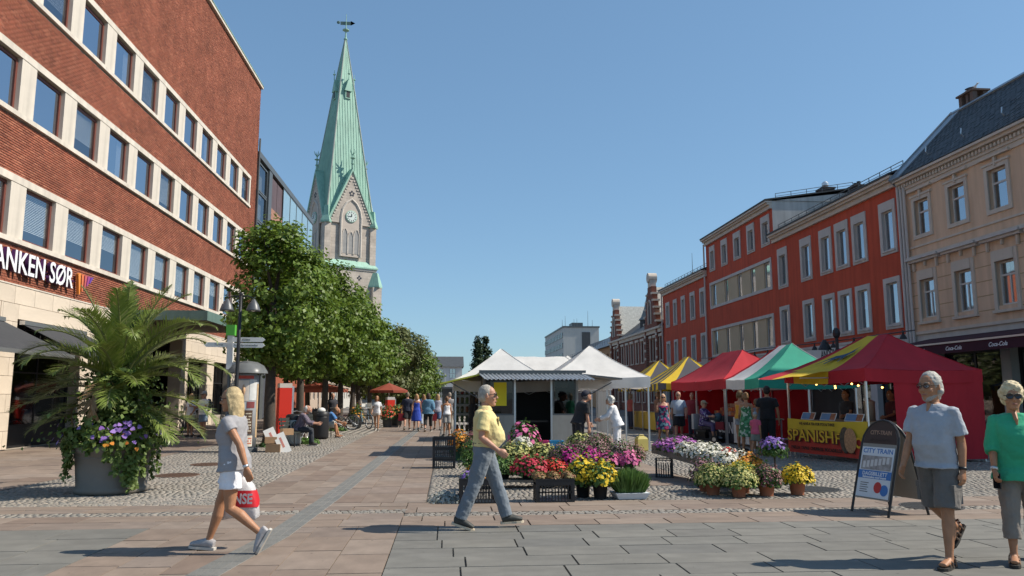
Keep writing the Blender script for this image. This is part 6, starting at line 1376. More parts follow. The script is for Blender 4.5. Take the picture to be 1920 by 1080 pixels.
# red information pillars
def red_pillar(x, y, h, lab):
    t = thing('red_pillar', lab, 'information pillar', (x, y, 0), R(28), 'red information pillars')
    m = M('signal_red_paint', (.60, .03, .015), .45, .04)
    MB().box(-.22, .22, -.16, .16, .9, h - .16).build('red_panel', m, t); MB().box(-.22, .22, -.17, .17, .05, .895).build('lower_panel', m, t); MB().box(-.22, .22, -.15, .15, h - .155, h).build('pale_top', M_GREYTRIM, t); MB().box(.222, .3, -.12, .12, .3, h - .1).build('side_frame', M_ALU, t); MB().box(-.3, .35, -.25, .25, 0, .045).build('foot', M_STEEL, t)
red_pillar(-5.72, 27.9, 2.0, 'red information pillar right behind the first tree trunk'); red_pillar(-3.2, 44, 1.5, 'small red pillar at the cafe fence under the red parasol')
def bin_(x, y, r, h, m, lab, badge):
    t = thing('litter_bin', lab, 'litter bin', (x, y, 0), R(20), 'litter bins by the bench')
    MB().lathe([(r * .95, .03), (r, .1), (r, h - .22), (r * .98, h - .18)], n=22).build('bin_body', m, t, True); MB().lathe([(r * 1.02, h - .18), (r * 1.04, h - .05), (r * .8, h), (r * .55, h), (r * .5, h - .1), (.001, h - .1)], n=22, cap=False).build('bin_rim', M_BLACK, t, True); MB().lathe([(r * .8, 0), (r * .9, .03)], n=22).build('bin_base', M_BLACK, t)
    if badge:
        b = MB()
        for k in range(16):
            a = k * math.pi / 8; b.obox((.1 * math.cos(a), -r - .012, h - .33 + .1 * math.sin(a)), (.02, .006, .014), Matrix.Rotation(-a - math.pi / 2, 3, 'Y'))
        for k in range(4): b.obox((0, -r - .012, h - .33), (.095, .005, .01), Matrix.Rotation(k * math.pi / 4, 3, 'Y'))
        b.build('wheel_emblem', M_BLACK, t)
    else: MB().ball((0, -.02, h + .02), (.16, .12, .12), 9, 6).build('rubbish_bag', M_WHITE, t, True)
bin_(-4.9, 25.5, .25, .98, M('galvanised_bin', (.42, .45, .45), .4, .12, 3, metal=.3), 'pale metal litter bin with wheel emblem beside the boxes', True); bin_(-4.62, 29.1, .29, 1.0, M_BLACK, 'black litter bin with white rubbish on top behind the seated man', False)
for i, (x, y, z, rx, ry, lab) in enumerate(((-4.95, 22.75, .33, 62, 8, 'white carton leaning on the tree, upper of the two'), (-4.62, 22.55, .20, 62, 10, 'white carton leaning on the tree, lower of the two'))):
    t = thing('leaning_carton', lab, 'carton', (x, y, z), 0, 'cartons at the tree'); t.rotation_euler = (R(rx - 90) * 0 + R(-14), R(-24), R(18))
    MB().box(-.15, .15, -.09, .09, -.28, .32).build('carton_body', M('white_carton', (.70, .68, .64), .8, .05), t); MB().box(-.03, .03, -.0935, -.0905, -.1, .2).build('printed_line', M('pink_carton_print', (.5, .2, .16), .8), t)
for i, (x, y, z, s, lab) in enumerate(((-4.85, 22.5, 0, 1, 'brown carton at the foot of the first tree'), (-4.95, 22.52, .24, .8, 'brown carton stacked on another at the first tree'), (-4.6, 22.95, .45, .8, 'brown carton on top behind the white ones'))):
    t = thing('brown_carton', lab, 'carton', (x, y, z), .3 * i, 'cartons at the tree'); MB().box(-.2 * s, .2 * s, -.14 * s, .14 * s, 0, .22 * s).build('carton_body', M('brown_cardboard', (.33, .20, .11), .9, .1), t); MB().box(-.2 * s, .2 * s, -.02, .02, .22 * s, .223 * s).build('tape', M('tan_tape', (.42, .30, .18), .5), t)
def park_bench(x, y, rz, lab):
    t = thing('park_bench', lab, 'bench', (x, y, 0), rz, 'benches under the trees')
    for i in range(4): MB().box(-.8, .8, -.2 + i * .1, -.12 + i * .1, .42, .45).build('seat_slat', M('dark_bench_slat', (.04, .045, .04), .6), t)
    for i in range(3): MB().box(-.8, .8, .22 + i * .015, .25 + i * .015, .55 + i * .12, .64 + i * .12).build('back_slat', M('dark_bench_slat', (.04, .045, .04)), t)
    for s in (-.65, .65): MB().tube([(s, -.2, 0), (s, -.18, .41), (s, .2, .41), (s, .27, .9)], .022, 6).tube([(s, .16, .41), (s, .22, 0)], .022, 6).build('leg_frame', M_BLACK, t)
park_bench(-4.75, 25.2, R(80), 'dark bench the old man sits on'); park_bench(-4.75, 29.9, R(80), 'dark bench the man in blue sits on')
# bicycles
def torus(mb, c, r, t, n=28, k=6):
    rings = [[(c[0] + (r + t * math.cos(2 * math.pi * j / k)) * math.cos(2 * math.pi * i / n), c[1] + t * math.sin(2 * math.pi * j / k), c[2] + (r + t * math.cos(2 * math.pi * j / k)) * math.sin(2 * math.pi * i / n)) for j in range(k)] for i in range(n)]
    mb.loft(rings + [rings[0]], cap=False); return mb
def bicycle(x, y, rz, lab, col):
    t = thing('bicycle', lab, 'bicycle', (x, y, 0), rz, 'parked bicycles'); m = M('bike_paint_%d' % int(col[0] * 999 + col[2] * 77), col, .4)
    for cx in (-.53, .53):
        w = torus(MB(), (cx, 0, .34), .32, .02).build('tyre', M_BLACK, t, True); torus(MB(), (cx, 0, .34), .295, .01).build('rim', M_ALU, w, True); sp = MB()
        for i in range(14): a = i * math.pi / 7; sp.tube([(cx, .02 * (-1) ** i, .34), (cx + .29 * math.cos(a), 0, .34 + .29 * math.sin(a))], .003, 3)
        sp.build('spokes', M_ALU, w); torus(MB(), (cx, 0, .34), .36, .012, 20, 4).build('mudguard', m, w)
    MB().tube([(-.53, 0, .34), (-.12, 0, .30), (.38, 0, .78), (-.22, 0, .78), (-.12, 0, .30)], .017, 6).tube([(-.53, 0, .34), (-.22, 0, .78), (-.26, 0, .9)], .014, 6).tube([(.53, 0, .34), (.40, 0, .72), (.36, 0, .98)], .017, 6).build('frame', m, t)
    MB().tube([(.2, -.28, 1.02), (.32, -.2, 1.05), (.37, 0, 1.0), (.32, .2, 1.05), (.2, .28, 1.02)], .013, 6).build('handlebar', M_ALU, t); MB().ball((-.27, 0, .93), (.14, .07, .04), 10, 5).build('saddle', M_BLACK, t, True); MB().tube([(-.12, -.09, .30), (-.12, .09, .30)], .03, 8).box(-.22, -.12, -.13, -.1, .18, .2).box(-.12, -.02, .1, .13, .4, .42).build('crank', M_BLACK, t)
    MB().box(-.75, -.3, -.07, .07, .74, .755).build('carrier', M_BLACK, t)
bicycle(-10.2, 31.6, R(-25), 'dark bicycle behind the couple in white shirts', (.03, .03, .04)); bicycle(-5.1, 27.0, R(70), 'black bicycle parked behind the pale litter bin', (.02, .02, .025)); bicycle(-4.9, 36.6, R(8), 'dark bicycle parked in the row right of the trunks', (.03, .03, .035)); bicycle(-4.0, 37.9, R(-55), 'pale blue bicycle with white crate next to the girl', (.2, .3, .38)); bicycle(-5.3, 35.2, R(30), 'dark bicycle leaning at the third tree', (.05, .02, .02))
wb = thing('bicycle_crate', 'white carrier box on the pale bicycle', 'crate', (-3.86, 37.7, .98), R(-55)); MB().box(-.2, .2, -.15, .15, 0, .01).build('crate_floor', M_WHITE, wb); frame_bars(MB(), -.2, .2, 0.012, .25, .03, -.16, -.15).build('crate_front', M_WHITE, wb); MB().box(-.2, .2, .14, .15, .012, .25).build('crate_back', M_WHITE, wb); MB().box(-.2, -.19, -.15, .14, .012, .25).build('crate_side', M_WHITE, wb)
# cafe: red parasols, dark screens, fence, planters
def parasol(x, y, r, h, lab, c):
    t = thing('parasol', lab, 'parasol', (x, y, 0), .3, 'cafe parasols'); m = cloth('parasol_' + lab[:6], c, .3)
    MB().cyl((0, 0, 0), (0, 0, h + .1), .03, n=8).build('pole', M_ALU, t); MB().lathe([(.35, 0), (.35, .06), (.06, .1)], n=16).build('base', M_STEEL, t)
    for k in range(8):
        a, b = k * math.pi / 4, (k + 1) * math.pi / 4; A_, B_ = (r * math.cos(a), r * math.sin(a), h - .42), (r * math.cos(b), r * math.sin(b), h - .42)
        MB().add([(0, 0, h), A_, B_, (A_[0], A_[1], h - .56), (B_[0], B_[1], h - .56)], [(0, 1, 2), (1, 3, 4, 2)]).build('canopy_panel', m, t)
    rb_ = MB()
    for k in range(8): a = k * math.pi / 4; rb_.tube([(0, 0, h - .03), (r * math.cos(a), r * math.sin(a), h - .45)], .012, 4)
    rb_.build('ribs', M_ALU, t)
parasol(-3.35, 45.0, 1.1, 2.3, 'orange red parasol over the cafe at the end of the lime row', (.36, .085, .05)); parasol(-6.6, 40.5, 1.5, 2.3, 'salmon parasol half hidden between the tree trunks', (.55, .16, .10)); parasol(-7.0, 46, 1.5, 2.4, 'pale parasol farthest under the trees', (.6, .5, .42))
for i, (x0, y0, x1, y1, h, lab) in enumerate(((-6.6, 31.0, -5.4, 31.0, 1.1, 'near black cafe screen under the trees'), (-5.9, 33.5, -5.6, 38, 1.0, 'long black cafe screen beside the bicycles'), (-2.35, 39.2, -2.6, 45, .85, 'brown cafe fence below the red parasol'))):
    t = thing('cafe_screen', lab, 'screen', (x0, y0, 0), math.atan2(y1 - y0, x1 - x0), 'cafe screens'); L = math.hypot(x1 - x0, y1 - y0); n = max(3, int(L / .5)); mt = M('black_screen_cloth', (.03, .03, .035), .8) if i < 2 else M('brown_fence_board', (.17, .10, .06), .8, .2)
    for k in range(n): MB().box(k * L / n + .03, (k + 1) * L / n - .03, -.012, .012, .12, h).build('screen_panel', mt, t); MB().box(k * L / n - .02, k * L / n + .02, -.02, .02, 0, h + .05).build('post', M_BLACK, t)
for i, (x, y, lab, bl) in enumerate(((-3.0, 39.6, 'green planter with bush at the cafe fence', B_SCA), (-2.75, 42.2, 'second planter with hanging bush at the cafe fence', B_ORG), (-4.6, 40.2, 'orange flower tub among the bicycles', B_ORG))):
    plant('cafe_plant', lab, x, y, 0, .42, .75, LFG, bl, 900, 90, .05, .08, M_STEEL, .28, .5, group='cafe planters')
# weeds round the tree pits
for i, (x, y, lab) in enumerate(((-5.45, 25.0, 'green weeds at the foot of the nearest lime tree'), (-4.6, 26.3, 'green weeds beside the pale litter bin'), (-4.9, 35.6, 'green weeds below the parked bicycles'))):
    plant('weed_tuft', lab, x, y, 0, .45, .22, LFG, None, 420, 0, .02, .09, None, group='weeds at the tree pits', cat='weeds')
# flagpoles at the far end
for i, (x, y, h, lab) in enumerate(((-2.6, 112, 7.0, 'flagpole with drooping blue flag at the far end'), (-1.2, 118, 5.2, 'bare white pole right of the flagpole'), (-.4, 122, 5.0, 'bare white pole furthest right at the street end'))):
    t = thing('flagpole', lab, 'flagpole', (x, y, 0), 0, 'flagpoles'); MB().cyl((0, 0, 0), (0, 0, h), .06, .03, 8).build('pole', M_WHITE, t); MB().ball((0, 0, h), .07, 8, 5).build('finial', M_WHITE, t)
    if i == 0: MB().add([(0, 0, h - .2), (-.9, .2, h - .9), (-.95, .2, h - 1.4), (0, 0, h - .8)], [(0, 1, 2, 3), (3, 2, 1, 0)]).build('flag', M('blue_flag', (.08, .12, .25), .7), t)
hd = thing('market_hoarding', 'dark hoarding closing the far end of the market', 'hoarding', (-.4, 60, 0)); MB().box(0, 4.5, 0, .1, 0, 2.2).build('hoarding_board', M('dark_hoarding', (.07, .075, .07), .8, .2), hd); MB().box(-.05, 4.55, -.03, -.001, 2.1, 2.25).build('top_rail', M_STEEL, hd)

# ------------------------------------------------------------------ big planter with palm
M_POT = M('grey_stoneware_planter', (.19, .172, .148), .75, .10, 2, .1, 60)
pt = thing('round_planter', 'big round grey planter holding the palm', 'planter', (-5.5, 13.5, 0)); pt.scale = (.98, .98, .92)
MB().lathe([(.53, 0), (.57, .02), (.58, .09), (.54, .12), (.57, .5), (.60, .70), (.65, .73), (.65, .83), (.59, .84), (.57, .76), (.001, .74)], n=48, cap=False).build('pot_shell', M_POT, pt, True); MB().lathe([(.58, .60), (.60, .62), (.59, .64)], n=48, cap=False).build('rim_band', M_POT, pt, True)
MB().lathe([(.58, .745), (.001, .78)], n=30, cap=False).build('soil', M('potting_soil', (.035, .025, .018), .95, .2, 20), pt)
pm = thing('palm', 'date palm with arching fronds growing from the grey planter', 'palm', (-5.5, 13.5, .72))
MB().tube([(0, 0, -.03), (.02, 0, .5), (0, .02, 1.15)], [.14, .15, .11], 12).build('palm_trunk', M('fibrous_palm_trunk', (.13, .09, .05), .95, .4, 9, .6, 30), pm, True)
PALM = ramp_mat('palm_leaflets', [(.135, .19, .03), (.17, .23, .042), (.205, .255, .06), (.15, .21, .036), (.26, .28, .09)], .4, scale=2, var=.15, trans=.18, spec=.6); PALMDRY = ramp_mat('dry_palm_leaflets', [(.34, .22, .12), (.28, .17, .09), (.40, .28, .16)], .8, scale=3, trans=.1)
def frond(az, rise, length, droop, mat, lsz=.42, sparse=1.0, base=1.05):
    n = 26; pts = []; p = Vector((.06 * math.cos(az), .06 * math.sin(az), base)); ang = rise
    for i in range(n + 1):
        pts.append(p.copy()); st = length / n; p = p + Vector((math.cos(az) * math.cos(ang), math.sin(az) * math.cos(ang), math.sin(ang))) * st; ang -= droop / n * (.4 + 1.4 * i / n)
    f = put('frond', MB().tube(pts, [.022 * (1 - .8 * i / n) + .004 for i in range(n + 1)], 5).mesh('frond', M('palm_rib', (.16, .17, .06), .5) if mat is PALM else PALMDRY), pm)
    V = []; k0 = 4
    for i in range(k0 * 3, n * 3):
        t = i / (3 * n); a = pts[i // 3].lerp(pts[min(n, i // 3 + 1)], (i % 3) / 3); d = (pts[min(n, i // 3 + 1)] - pts[max(0, i // 3 - 1)]).normalized()
        sidev = Vector((-math.sin(az), math.cos(az), 0)); upv_ = sidev.cross(d) if sidev.cross(d).z > 0 else d.cross(sidev)
        L_ = lsz * (math.sin(math.pi * min(1, (t * .86 + .14))) ** .6) * random.uniform(.85, 1.1)
        for s in (-1, 1):
            if random.random() > sparse: continue
            dirv = (d * .72 + sidev * s * (.62) + upv_ * random.uniform(.1, .42)).normalized(); w = dirv.cross(upv_).normalized() * .0105
            m1 = a + dirv * L_ * .5 + Vector((0, 0, -.01)); e = a + dirv * L_ + Vector((0, 0, -.06 * random.random() - .02))
            V += [a - w * .5, a + w * .5, m1 + w, m1 - w, m1 - w, m1 + w, e + w * .15, e - w * .15]
    V = np.array([tuple(v) for v in V]); put('leaflets', np_mesh('leaflets', V, np.arange(len(V)).reshape(-1, 4), mat, RNG.random(len(V) // 4)), f)
for az, rise, ln, dr_ in [(185, 42, 2.1, 95), (200, 18, 1.8, 70), (165, 62, 2.0, 80), (150, 25, 1.8, 80), (110, 75, 1.9, 50), (70, 68, 2.0, 70), (40, 55, 2.1, 90), (15, 48, 2.2, 85), (355, 40, 2.2, 95), (340, 58, 2.1, 105), (325, 30, 1.9, 75), (300, 62, 1.9, 90), (280, 78, 1.8, 55), (255, 66, 1.9, 85), (235, 45, 1.9, 95), (215, 60, 1.9, 90), (0, 15, 1.9, 60), (30, 22, 1.8, 75), (60, 35, 1.8, 85), (90, 45, 1.9, 85), (345, 8, 1.7, 55), (175, 5, 1.6, 40), (205, 75, 1.8, 60), (310, 12, 1.5, 60), (245, 20, 1.4, 70), (265, 35, 1.7, 85), (20, 72, 2.0, 60), (130, 50, 1.9, 90)]:
    frond(R(az + random.gauss(0, 6)), R(min(87, rise + random.uniform(0, 20))), ln * random.uniform(.8, 1.0), R(dr_ * random.uniform(.75, 1.15)), PALM)
for az, rise, ln, dr_, bs_ in [(178, 12, 1.75, 45, .75), (196, -2, 1.3, 35, .6), (352, 10, 1.8, 60, .8), (330, -5, 1.4, 50, .7), (10, 0, 1.5, 55, .65), (215, 5, 1.2, 60, .7), (165, 20, 1.6, 60, .85), (300, 84, 1.7, 20, 1.0), (100, 86, 1.9, 15, 1.0), (200, 80, 1.8, 25, 1.0), (0, 80, 1.9, 30, 1.0), (285, 30, 1.2, 90, .8)]: frond(R(az), R(rise), ln, R(dr_), PALM, .4, 1.0, bs_)
for az, rise, ln, dr_ in [(262, 15, 1.1, 150), (205, -5, 1.0, 110)]: frond(R(az), R(rise), ln, R(dr_), PALMDRY, .3, .8, 1.0)
cl = thing('trailing_vines', 'leafy vines climbing the palm and spilling over the planter', 'climbing plant', (-5.5, 13.5, .72))
P1 = np.stack([RNG.normal(0, .34, 5200), RNG.normal(0, .34, 5200), RNG.uniform(0, 1.3, 5200)], 1); P1[:, :2] *= (1.15 - .45 * P1[:, 2:3])
ra = RNG.uniform(0, 6.28, 2400); rr = RNG.uniform(.3, .76, 2400); P2 = np.stack([rr * np.cos(ra), rr * np.sin(ra), .25 * RNG.random(2400) + .1 - .35 * np.clip(rr - .6, 0, 1)], 1)
strands = []
for a, ln in [(-40, .72), (-52, .68), (-30, .55), (-64, .5), (-12, .6), (5, .5), (195, .55), (205, .4), (180, .45), (215, .6), (230, .3), (-75, .3), (60, .4), (120, .4), (-46, .75), (-100, .16)]:
    a = R(a)
    for q in np.linspace(0, 1, int(ln * 130)): strands.append((( .66 + .06 * random.random() + (.06 if q < .2 else 0)) * math.cos(a + random.gauss(0, .06)), (.66 + .06 * random.random()) * math.sin(a + random.gauss(0, .05)), .1 - q * ln + random.gauss(0, .02)))
P_ = np.concatenate([P1, P2, np.array(strands)]); o_ = P_ * np.array([1, 1, .2]); o_ /= np.linalg.norm(o_, axis=1, keepdims=True) + 1e-6
V, F = leaf_cloud(P_, o_ + np.array([0, 0, .5]), .078); put('vine_leaves', np_mesh('vine_leaves', V, F, ramp_mat('vine_leaves', [(.10, .155, .03), (.135, .195, .042), (.17, .225, .06), (.08, .125, .026)], .5, scale=4, var=.15, trans=.22), RNG.random(len(F))), cl)
st_ = MB()
for k in range(14):
    a = k * .45; st_.tube([(0, 0, .0), (.15 * math.cos(a), .15 * math.sin(a), .5), (.25 * math.cos(a + .5), .25 * math.sin(a + .5), .95)], .008, 4)
st_.build('vine_stems', BARK, cl)
pe = thing('petunias', 'violet petunias flowering along the planter rim', 'flowers', (-5.5, 13.5, .72))
a = np.concatenate([RNG.normal(R(-55), .35, 36), RNG.normal(R(215), .3, 9)]); r_ = RNG.uniform(.66, .9, 45); Pp = np.stack([r_ * np.cos(a), r_ * np.sin(a), RNG.uniform(.12, .42, 45) - .4 * np.clip(r_ - .78, 0, 1)], 1); Uu = Pp / np.linalg.norm(Pp, axis=1, keepdims=True)
V, F = blossoms(Pp, Uu, .046); put('violet_blooms', np_mesh('violet_blooms', V, F, B_LIL, RNG.random(len(F))), pe); V, F = blossoms(Pp[:10] + np.array([.05, -.02, -.1]), Uu[:10], .035); put('orange_blooms', np_mesh('orange_blooms', V, F, B_ORG, RNG.random(len(F))), pe)
# ------------------------------------------------------------------ gull on the chimney
gl_ = thing('gull', 'gull standing on the chimney of the yellow building', 'gull', (23.25, 31.0, 14.98), R(-60))
MB().loft([[(x, .5 * w_ * math.cos(t_), z + h_ * math.sin(t_)) for t_ in [2 * math.pi * k / 10 for k in range(10)]] for x, z, w_, h_ in ((-.30, .17, .02, .01), (-.12, .2, .14, .06), (.05, .22, .18, .085), (.16, .25, .14, .08), (.2, .32, .08, .05), (.24, .37, .09, .05), (.28, .375, .05, .03), (.29, .375, .02, .01))]).build('gull_body', M('white_plumage', (.7, .7, .7), .8), gl_, True)
for s in (-1, 1): MB().ball((-.08, s * .075, .225), (.2, .02, .06), 10, 6).build('wing', M('dark_grey_wing', (.06, .06, .07), .8), gl_, True); MB().tube([(.03, s * .03, .16), (.03, s * .03, 0)], .008, 5).build('leg', M_YEL, gl_)
MB().tube([(.285, 0, .372), (.35, 0, .36)], [.014, .003], 6).build('beak', M('yellow_beak', (.6, .4, .05), .5), gl_)
# ------------------------------------------------------------------ people
JOBS = []
def job(obj_name, mb, mats, parent, voxel, smooth=4, disp=0.0, dscale=.1, label=None):
    JOBS.append((obj_name, mb, mats, parent, voxel, smooth, disp, dscale, label))
TEXC = {}
def run_jobs():
    tmp = []
    for nm, mb, mats, par, vx, sm, dp, ds, lab in JOBS:
        me = mb.mesh('tmp', mats); o = bpy.data.objects.new('tmp', me); COL.objects.link(o)
        r = o.modifiers.new('r', 'REMESH'); r.mode = 'VOXEL'; r.voxel_size = vx; r.use_smooth_shade = True
        s = o.modifiers.new('s', 'SMOOTH'); s.iterations = sm; s.factor = .5
        if dp:
            if ds not in TEXC:
                t = bpy.data.textures.new('cloth_folds', 'CLOUDS'); t.noise_scale = ds; t.noise_depth = 2; TEXC[ds] = t
            d = o.modifiers.new('d', 'DISPLACE'); d.texture = TEXC[ds]; d.strength = dp; d.mid_level = .5; d.texture_coords = 'LOCAL'
        tmp.append(o)
    dg = bpy.context.evaluated_depsgraph_get(); dg.update()
    for o, (nm, mb, mats, par, vx, sm, dp, ds, lab) in zip(tmp, JOBS):
        me = bpy.data.meshes.new_from_object(o.evaluated_get(dg)); me.name = nm
        p = put(nm, me, par)
        if lab: p['label'] = lab
    for o in tmp:
        m = o.data; bpy.data.objects.remove(o); bpy.data.meshes.remove(m)
    JOBS.clear()
def skin(t): return M('skin_%s' % t, {'fair': (.52, .30, .21), 'tan': (.40, .19, .10), 'ruddy': (.47, .24, .155), 'dark': (.2, .1, .06)}[t], .5, .16, 14, .12, 120, spec=.4)
def pattern_cloth(name, kind, c1, c2, c3=None, s=14):
    if name in MATS: return MATS[name]
    m = M(name, c1, .9, .1, 8); n, l, b = nodes_of(m); tc = n.new('ShaderNodeTexCoord')
    if kind == 'floral':
        vo = n.new('ShaderNodeTexVoronoi'); vo.inputs['Scale'].default_value = s; l.new(tc.outputs['Object'], vo.inputs[0]); rp = n.new('ShaderNodeValToRGB'); rp.color_ramp.interpolation = 'CONSTANT'
        e = rp.color_ramp.elements; e[0].color = (*c1, 1); e[1].position = .55; e[1].color = (*c2, 1); q = e.new(.78); q.color = (*(c3 or c2), 1)
        sp = n.new('ShaderNodeSeparateColor'); l.new(vo.outputs['Color'], sp.inputs[0]); l.new(sp.outputs[0], rp.inputs[0]); l.new(rp.outputs[0], b.inputs['Base Color'])
    else:
        def wave(axis, sc):
            w = n.new('ShaderNodeTexWave'); w.bands_direction = axis; w.inputs['Scale'].default_value = sc; w.inputs['Distortion'].default_value = .6 if kind == 'heather' else .1; w.inputs['Detail'].default_value = 3 if kind == 'heather' else 0; l.new(tc.outputs['Object'], w.inputs[0]); return w.outputs['Fac']
        mx = n.new('ShaderNodeMix'); mx.data_type = 'RGBA'; mx.inputs[6].default_value = (*c1, 1); mx.inputs[7].default_value = (*c2, 1)
        if kind == 'plaid':
            a = n.new('ShaderNodeMath'); a.operation = 'MULTIPLY'; l.new(wave('X', s), a.inputs[0]); l.new(wave('Z', s), a.inputs[1]); l.new(a.outputs[0], mx.inputs[0])
        else: l.new(wave('Z', s), mx.inputs[0])
        l.new(mx.outputs[2], b.inputs['Base Color'])
    return m
def ell(c, u, v, rx, ry, n=18, p=2.3):
    out = []
    for j in range(n):
        a = 2 * math.pi * j / n; ca, sa = math.cos(a), math.sin(a)
        out.append(c + u * (rx * math.copysign(abs(ca) ** (2 / p), ca)) + v * (ry * math.copysign(abs(sa) ** (2 / p), sa)))
    return out
def person(label, x, y, heading, H, pose={}, top=None, bottom=None, shoes=None, hair=('short', (.25, .15, .08)), tone='fair', fem=False, belly=0.0, wide=1.0, vox=.016, glasses=None, beard=None, group='people in the market street', zoff=0.0, hat=None, extras=(), name='person'):
    g = lambda k_, d=0.0: R(pose.get(k_, d))
    root = thing(name, label, 'person', (x, y, 0), heading, group); k = H / 1.75; X = Vector((1, 0, 0)); near = vox < .012
    # --- skeleton
    lean, tl, sway = g('lean'), g('twist'), g('side')
    hip = Vector((0, 0, .93 * k)); Zs = Vector((math.sin(sway), math.sin(lean) * math.cos(sway), math.cos(lean) * math.cos(sway)))
    Xs = (Matrix.Rotation(tl, 3, 'Z') @ Vector((1, 0, 0))); Xs = (Xs - Zs * Xs.dot(Zs)).normalized(); Ys = Zs.cross(Xs)
    Xp = Matrix.Rotation(-tl * .4, 3, 'Z') @ Vector((1, 0, 0)); sp = lambda s, oy=0, ox=0: hip + Zs * (s * k) + Ys * (oy * k) + Xs * (ox * k)
    hw, sw = (.085 if fem else .08) * wide, (.165 if fem else .19) * wide
    J = {}
    for s, n in ((-1, 'L'), (1, 'R')):
        a, b, o = g(n + 'thigh'), g(n + 'knee'), g(n + 'out', 2)
        h = hip + Xp * (s * hw * k) + Vector((0, 0, -.02)); d1 = Vector((s * math.sin(o), math.sin(a) * math.cos(o), -math.cos(a) * math.cos(o))); kn = h + d1 * (.43 * k)
        d2 = Vector((s * math.sin(o) * .6, math.sin(a - b), -math.cos(a - b))).normalized(); an = kn + d2 * (.41 * k)
        fp = g(n + 'foot', 0) ; fy = g(n + 'turn', 8) * s; fd = Vector((math.sin(fy) * math.cos(fp), math.cos(fy) * math.cos(fp), -math.sin(fp))); fu = Vector((math.sin(fy) * math.sin(fp), math.cos(fy) * math.sin(fp), math.cos(fp)))
        toe = an + fd * (.17 * k) - fu * (.06 * k); heel = an - fd * (.055 * k) - fu * (.06 * k)
        J[n] = [h, kn, an, toe, heel, fd, fu]
        sh = sp(.445, -.005, s * sw * .92); p, ab, e, inw = g(n + 'arm'), g(n + 'ab', 8), g(n + 'elbow', 12), g(n + 'in', 0)
        ad = Vector((s * math.sin(ab), math.sin(p) * math.cos(ab), -math.cos(p) * math.cos(ab))); el = sh + ad * (.285 * k)
        fd_ = Vector((s * math.sin(ab) * .4 - s * math.sin(inw), math.sin(p + e) * math.cos(inw), -math.cos(p + e) * math.cos(inw))).normalized(); wr = el + fd_ * (.25 * k)
        J[n + 'a'] = [sh, el, wr, fd_]
    low = min(min(J[n][3].z, J[n][4].z) for n in 'LR') - .025 * k; dz = Vector((0, 0, zoff - low)); hip += dz
    for n in 'LR':
        for i in range(5): J[n][i] = J[n][i] + dz
        for i in range(3): J[n + 'a'][i] = J[n + 'a'][i] + dz
    # --- torso rings (s, rx, ry, oy)
    bl = belly
    if fem: T = [(-.075, .10, .085, -.01), (-.02, .172, .12, -.012), (.05, .168, .122, -.012), (.14, .143, .10 + bl * .6, .0 + bl * .5), (.2, .133, .095 + bl * .8, .005 + bl * .5), (.30, .145, .115 + bl * .4, .022 + bl * .2), (.38, .152, .112, .012), (.44, .155, .085, -.012), (.475, .12, .07, -.018), (.505, .06, .058, -.012)]
    else: T = [(-.075, .10, .085, 0), (-.02, .165, .115, -.008), (.05, .165, .115 + bl * .4, .0 + bl * .3), (.14, .158, .108 + bl, .008 + bl * .8), (.22, .16, .108 + bl * .9, .01 + bl * .7), (.32, .175, .12 + bl * .35, .008 + bl * .25), (.40, .185, .115, -.004), (.455, .175, .088, -.016), (.485, .13, .072, -.02), (.515, .066, .06, -.014)]
    def trings(e, s0, s1, flare=0.0):
        out = []
        for s, rx, ry, oy in T:
            if s0 - 1e-6 <= s <= s1 + 1e-6:
                q = max(0, (.2 - s)) * flare; out.append(ell(sp(s, oy), Xs, Ys, (rx * wide + e + q) * k, (ry * wide + e + q) * k))
        return out
    B = MB(); B.loft(trings(0, -.1, 1))
    hy, hp = g('hyaw'), g('hpitch'); nb = sp(.50, -.012); hc = nb + Zs * (.165 * k) + Ys * (.03 * k)
    Rh = Matrix.Rotation(hy, 3, 'Z') @ Matrix.Rotation(-hp, 3, 'X'); hk = k * (1.0 if not fem else .96) * (1.05 if near else 1.08)
    hd = lambda a, b, c: hc + Rh @ (Vector((a, b, c)) * hk)
    HX, HY = Rh @ Vector((1, 0, 0)), Rh @ Vector((0, 1, 0))
    B.tube([nb - Zs * .03, nb + Zs * (.04 * k), hd(0, -.015, -.07)], [.062 * k, .054 * k, .056 * k], 12)
    hr = [(-.120, .020, .022, .060), (-.112, .036, .040, .046), (-.095, .048, .060, .026), (-.06, .062, .080, .010), (-.02, .070, .090, .002), (.02, .074, .096, -.002), (.06, .073, .096, -.006), (.09, .063, .084, -.010), (.112, .044, .060, -.012), (.124, .020, .028, -.012)]
    B.loft([ell(hd(0, oy, z), HX, HY, rx * hk, ry * hk, 18, 2.15) for z, rx, ry, oy in hr])
    B.tube([hd(0, .088, .028), hd(0, .100, .0), hd(0, .114, -.026), hd(0, .094, -.036)], [.008 * hk, .011 * hk, .016 * hk, .010 * hk], 8)
    for s in (-1, 1):
        B.tube([hd(s * .068, -.008, .0), hd(s * .086, -.016, .002)], [(.030 * hk, .018 * hk), (.034 * hk, .022 * hk)], 8)
        B.tube([hd(s * .014, .092, .030), hd(s * .05, .080, .032)], .009 * hk, 6)     # brow
        B.ball(hd(s * .04, .062, -.03), .026 * hk, 8, 6)                               # cheek
    B.ball(hd(0, .086, -.064), (.022 * hk, .016 * hk, .012 * hk), 8, 5); B.ball(hd(0, .078, -.098), (.02 * hk, .018 * hk, .016 * hk), 8, 5)
    fm = .92 if fem else 1.0; fm *= (1 + (wide - 1) * .7)
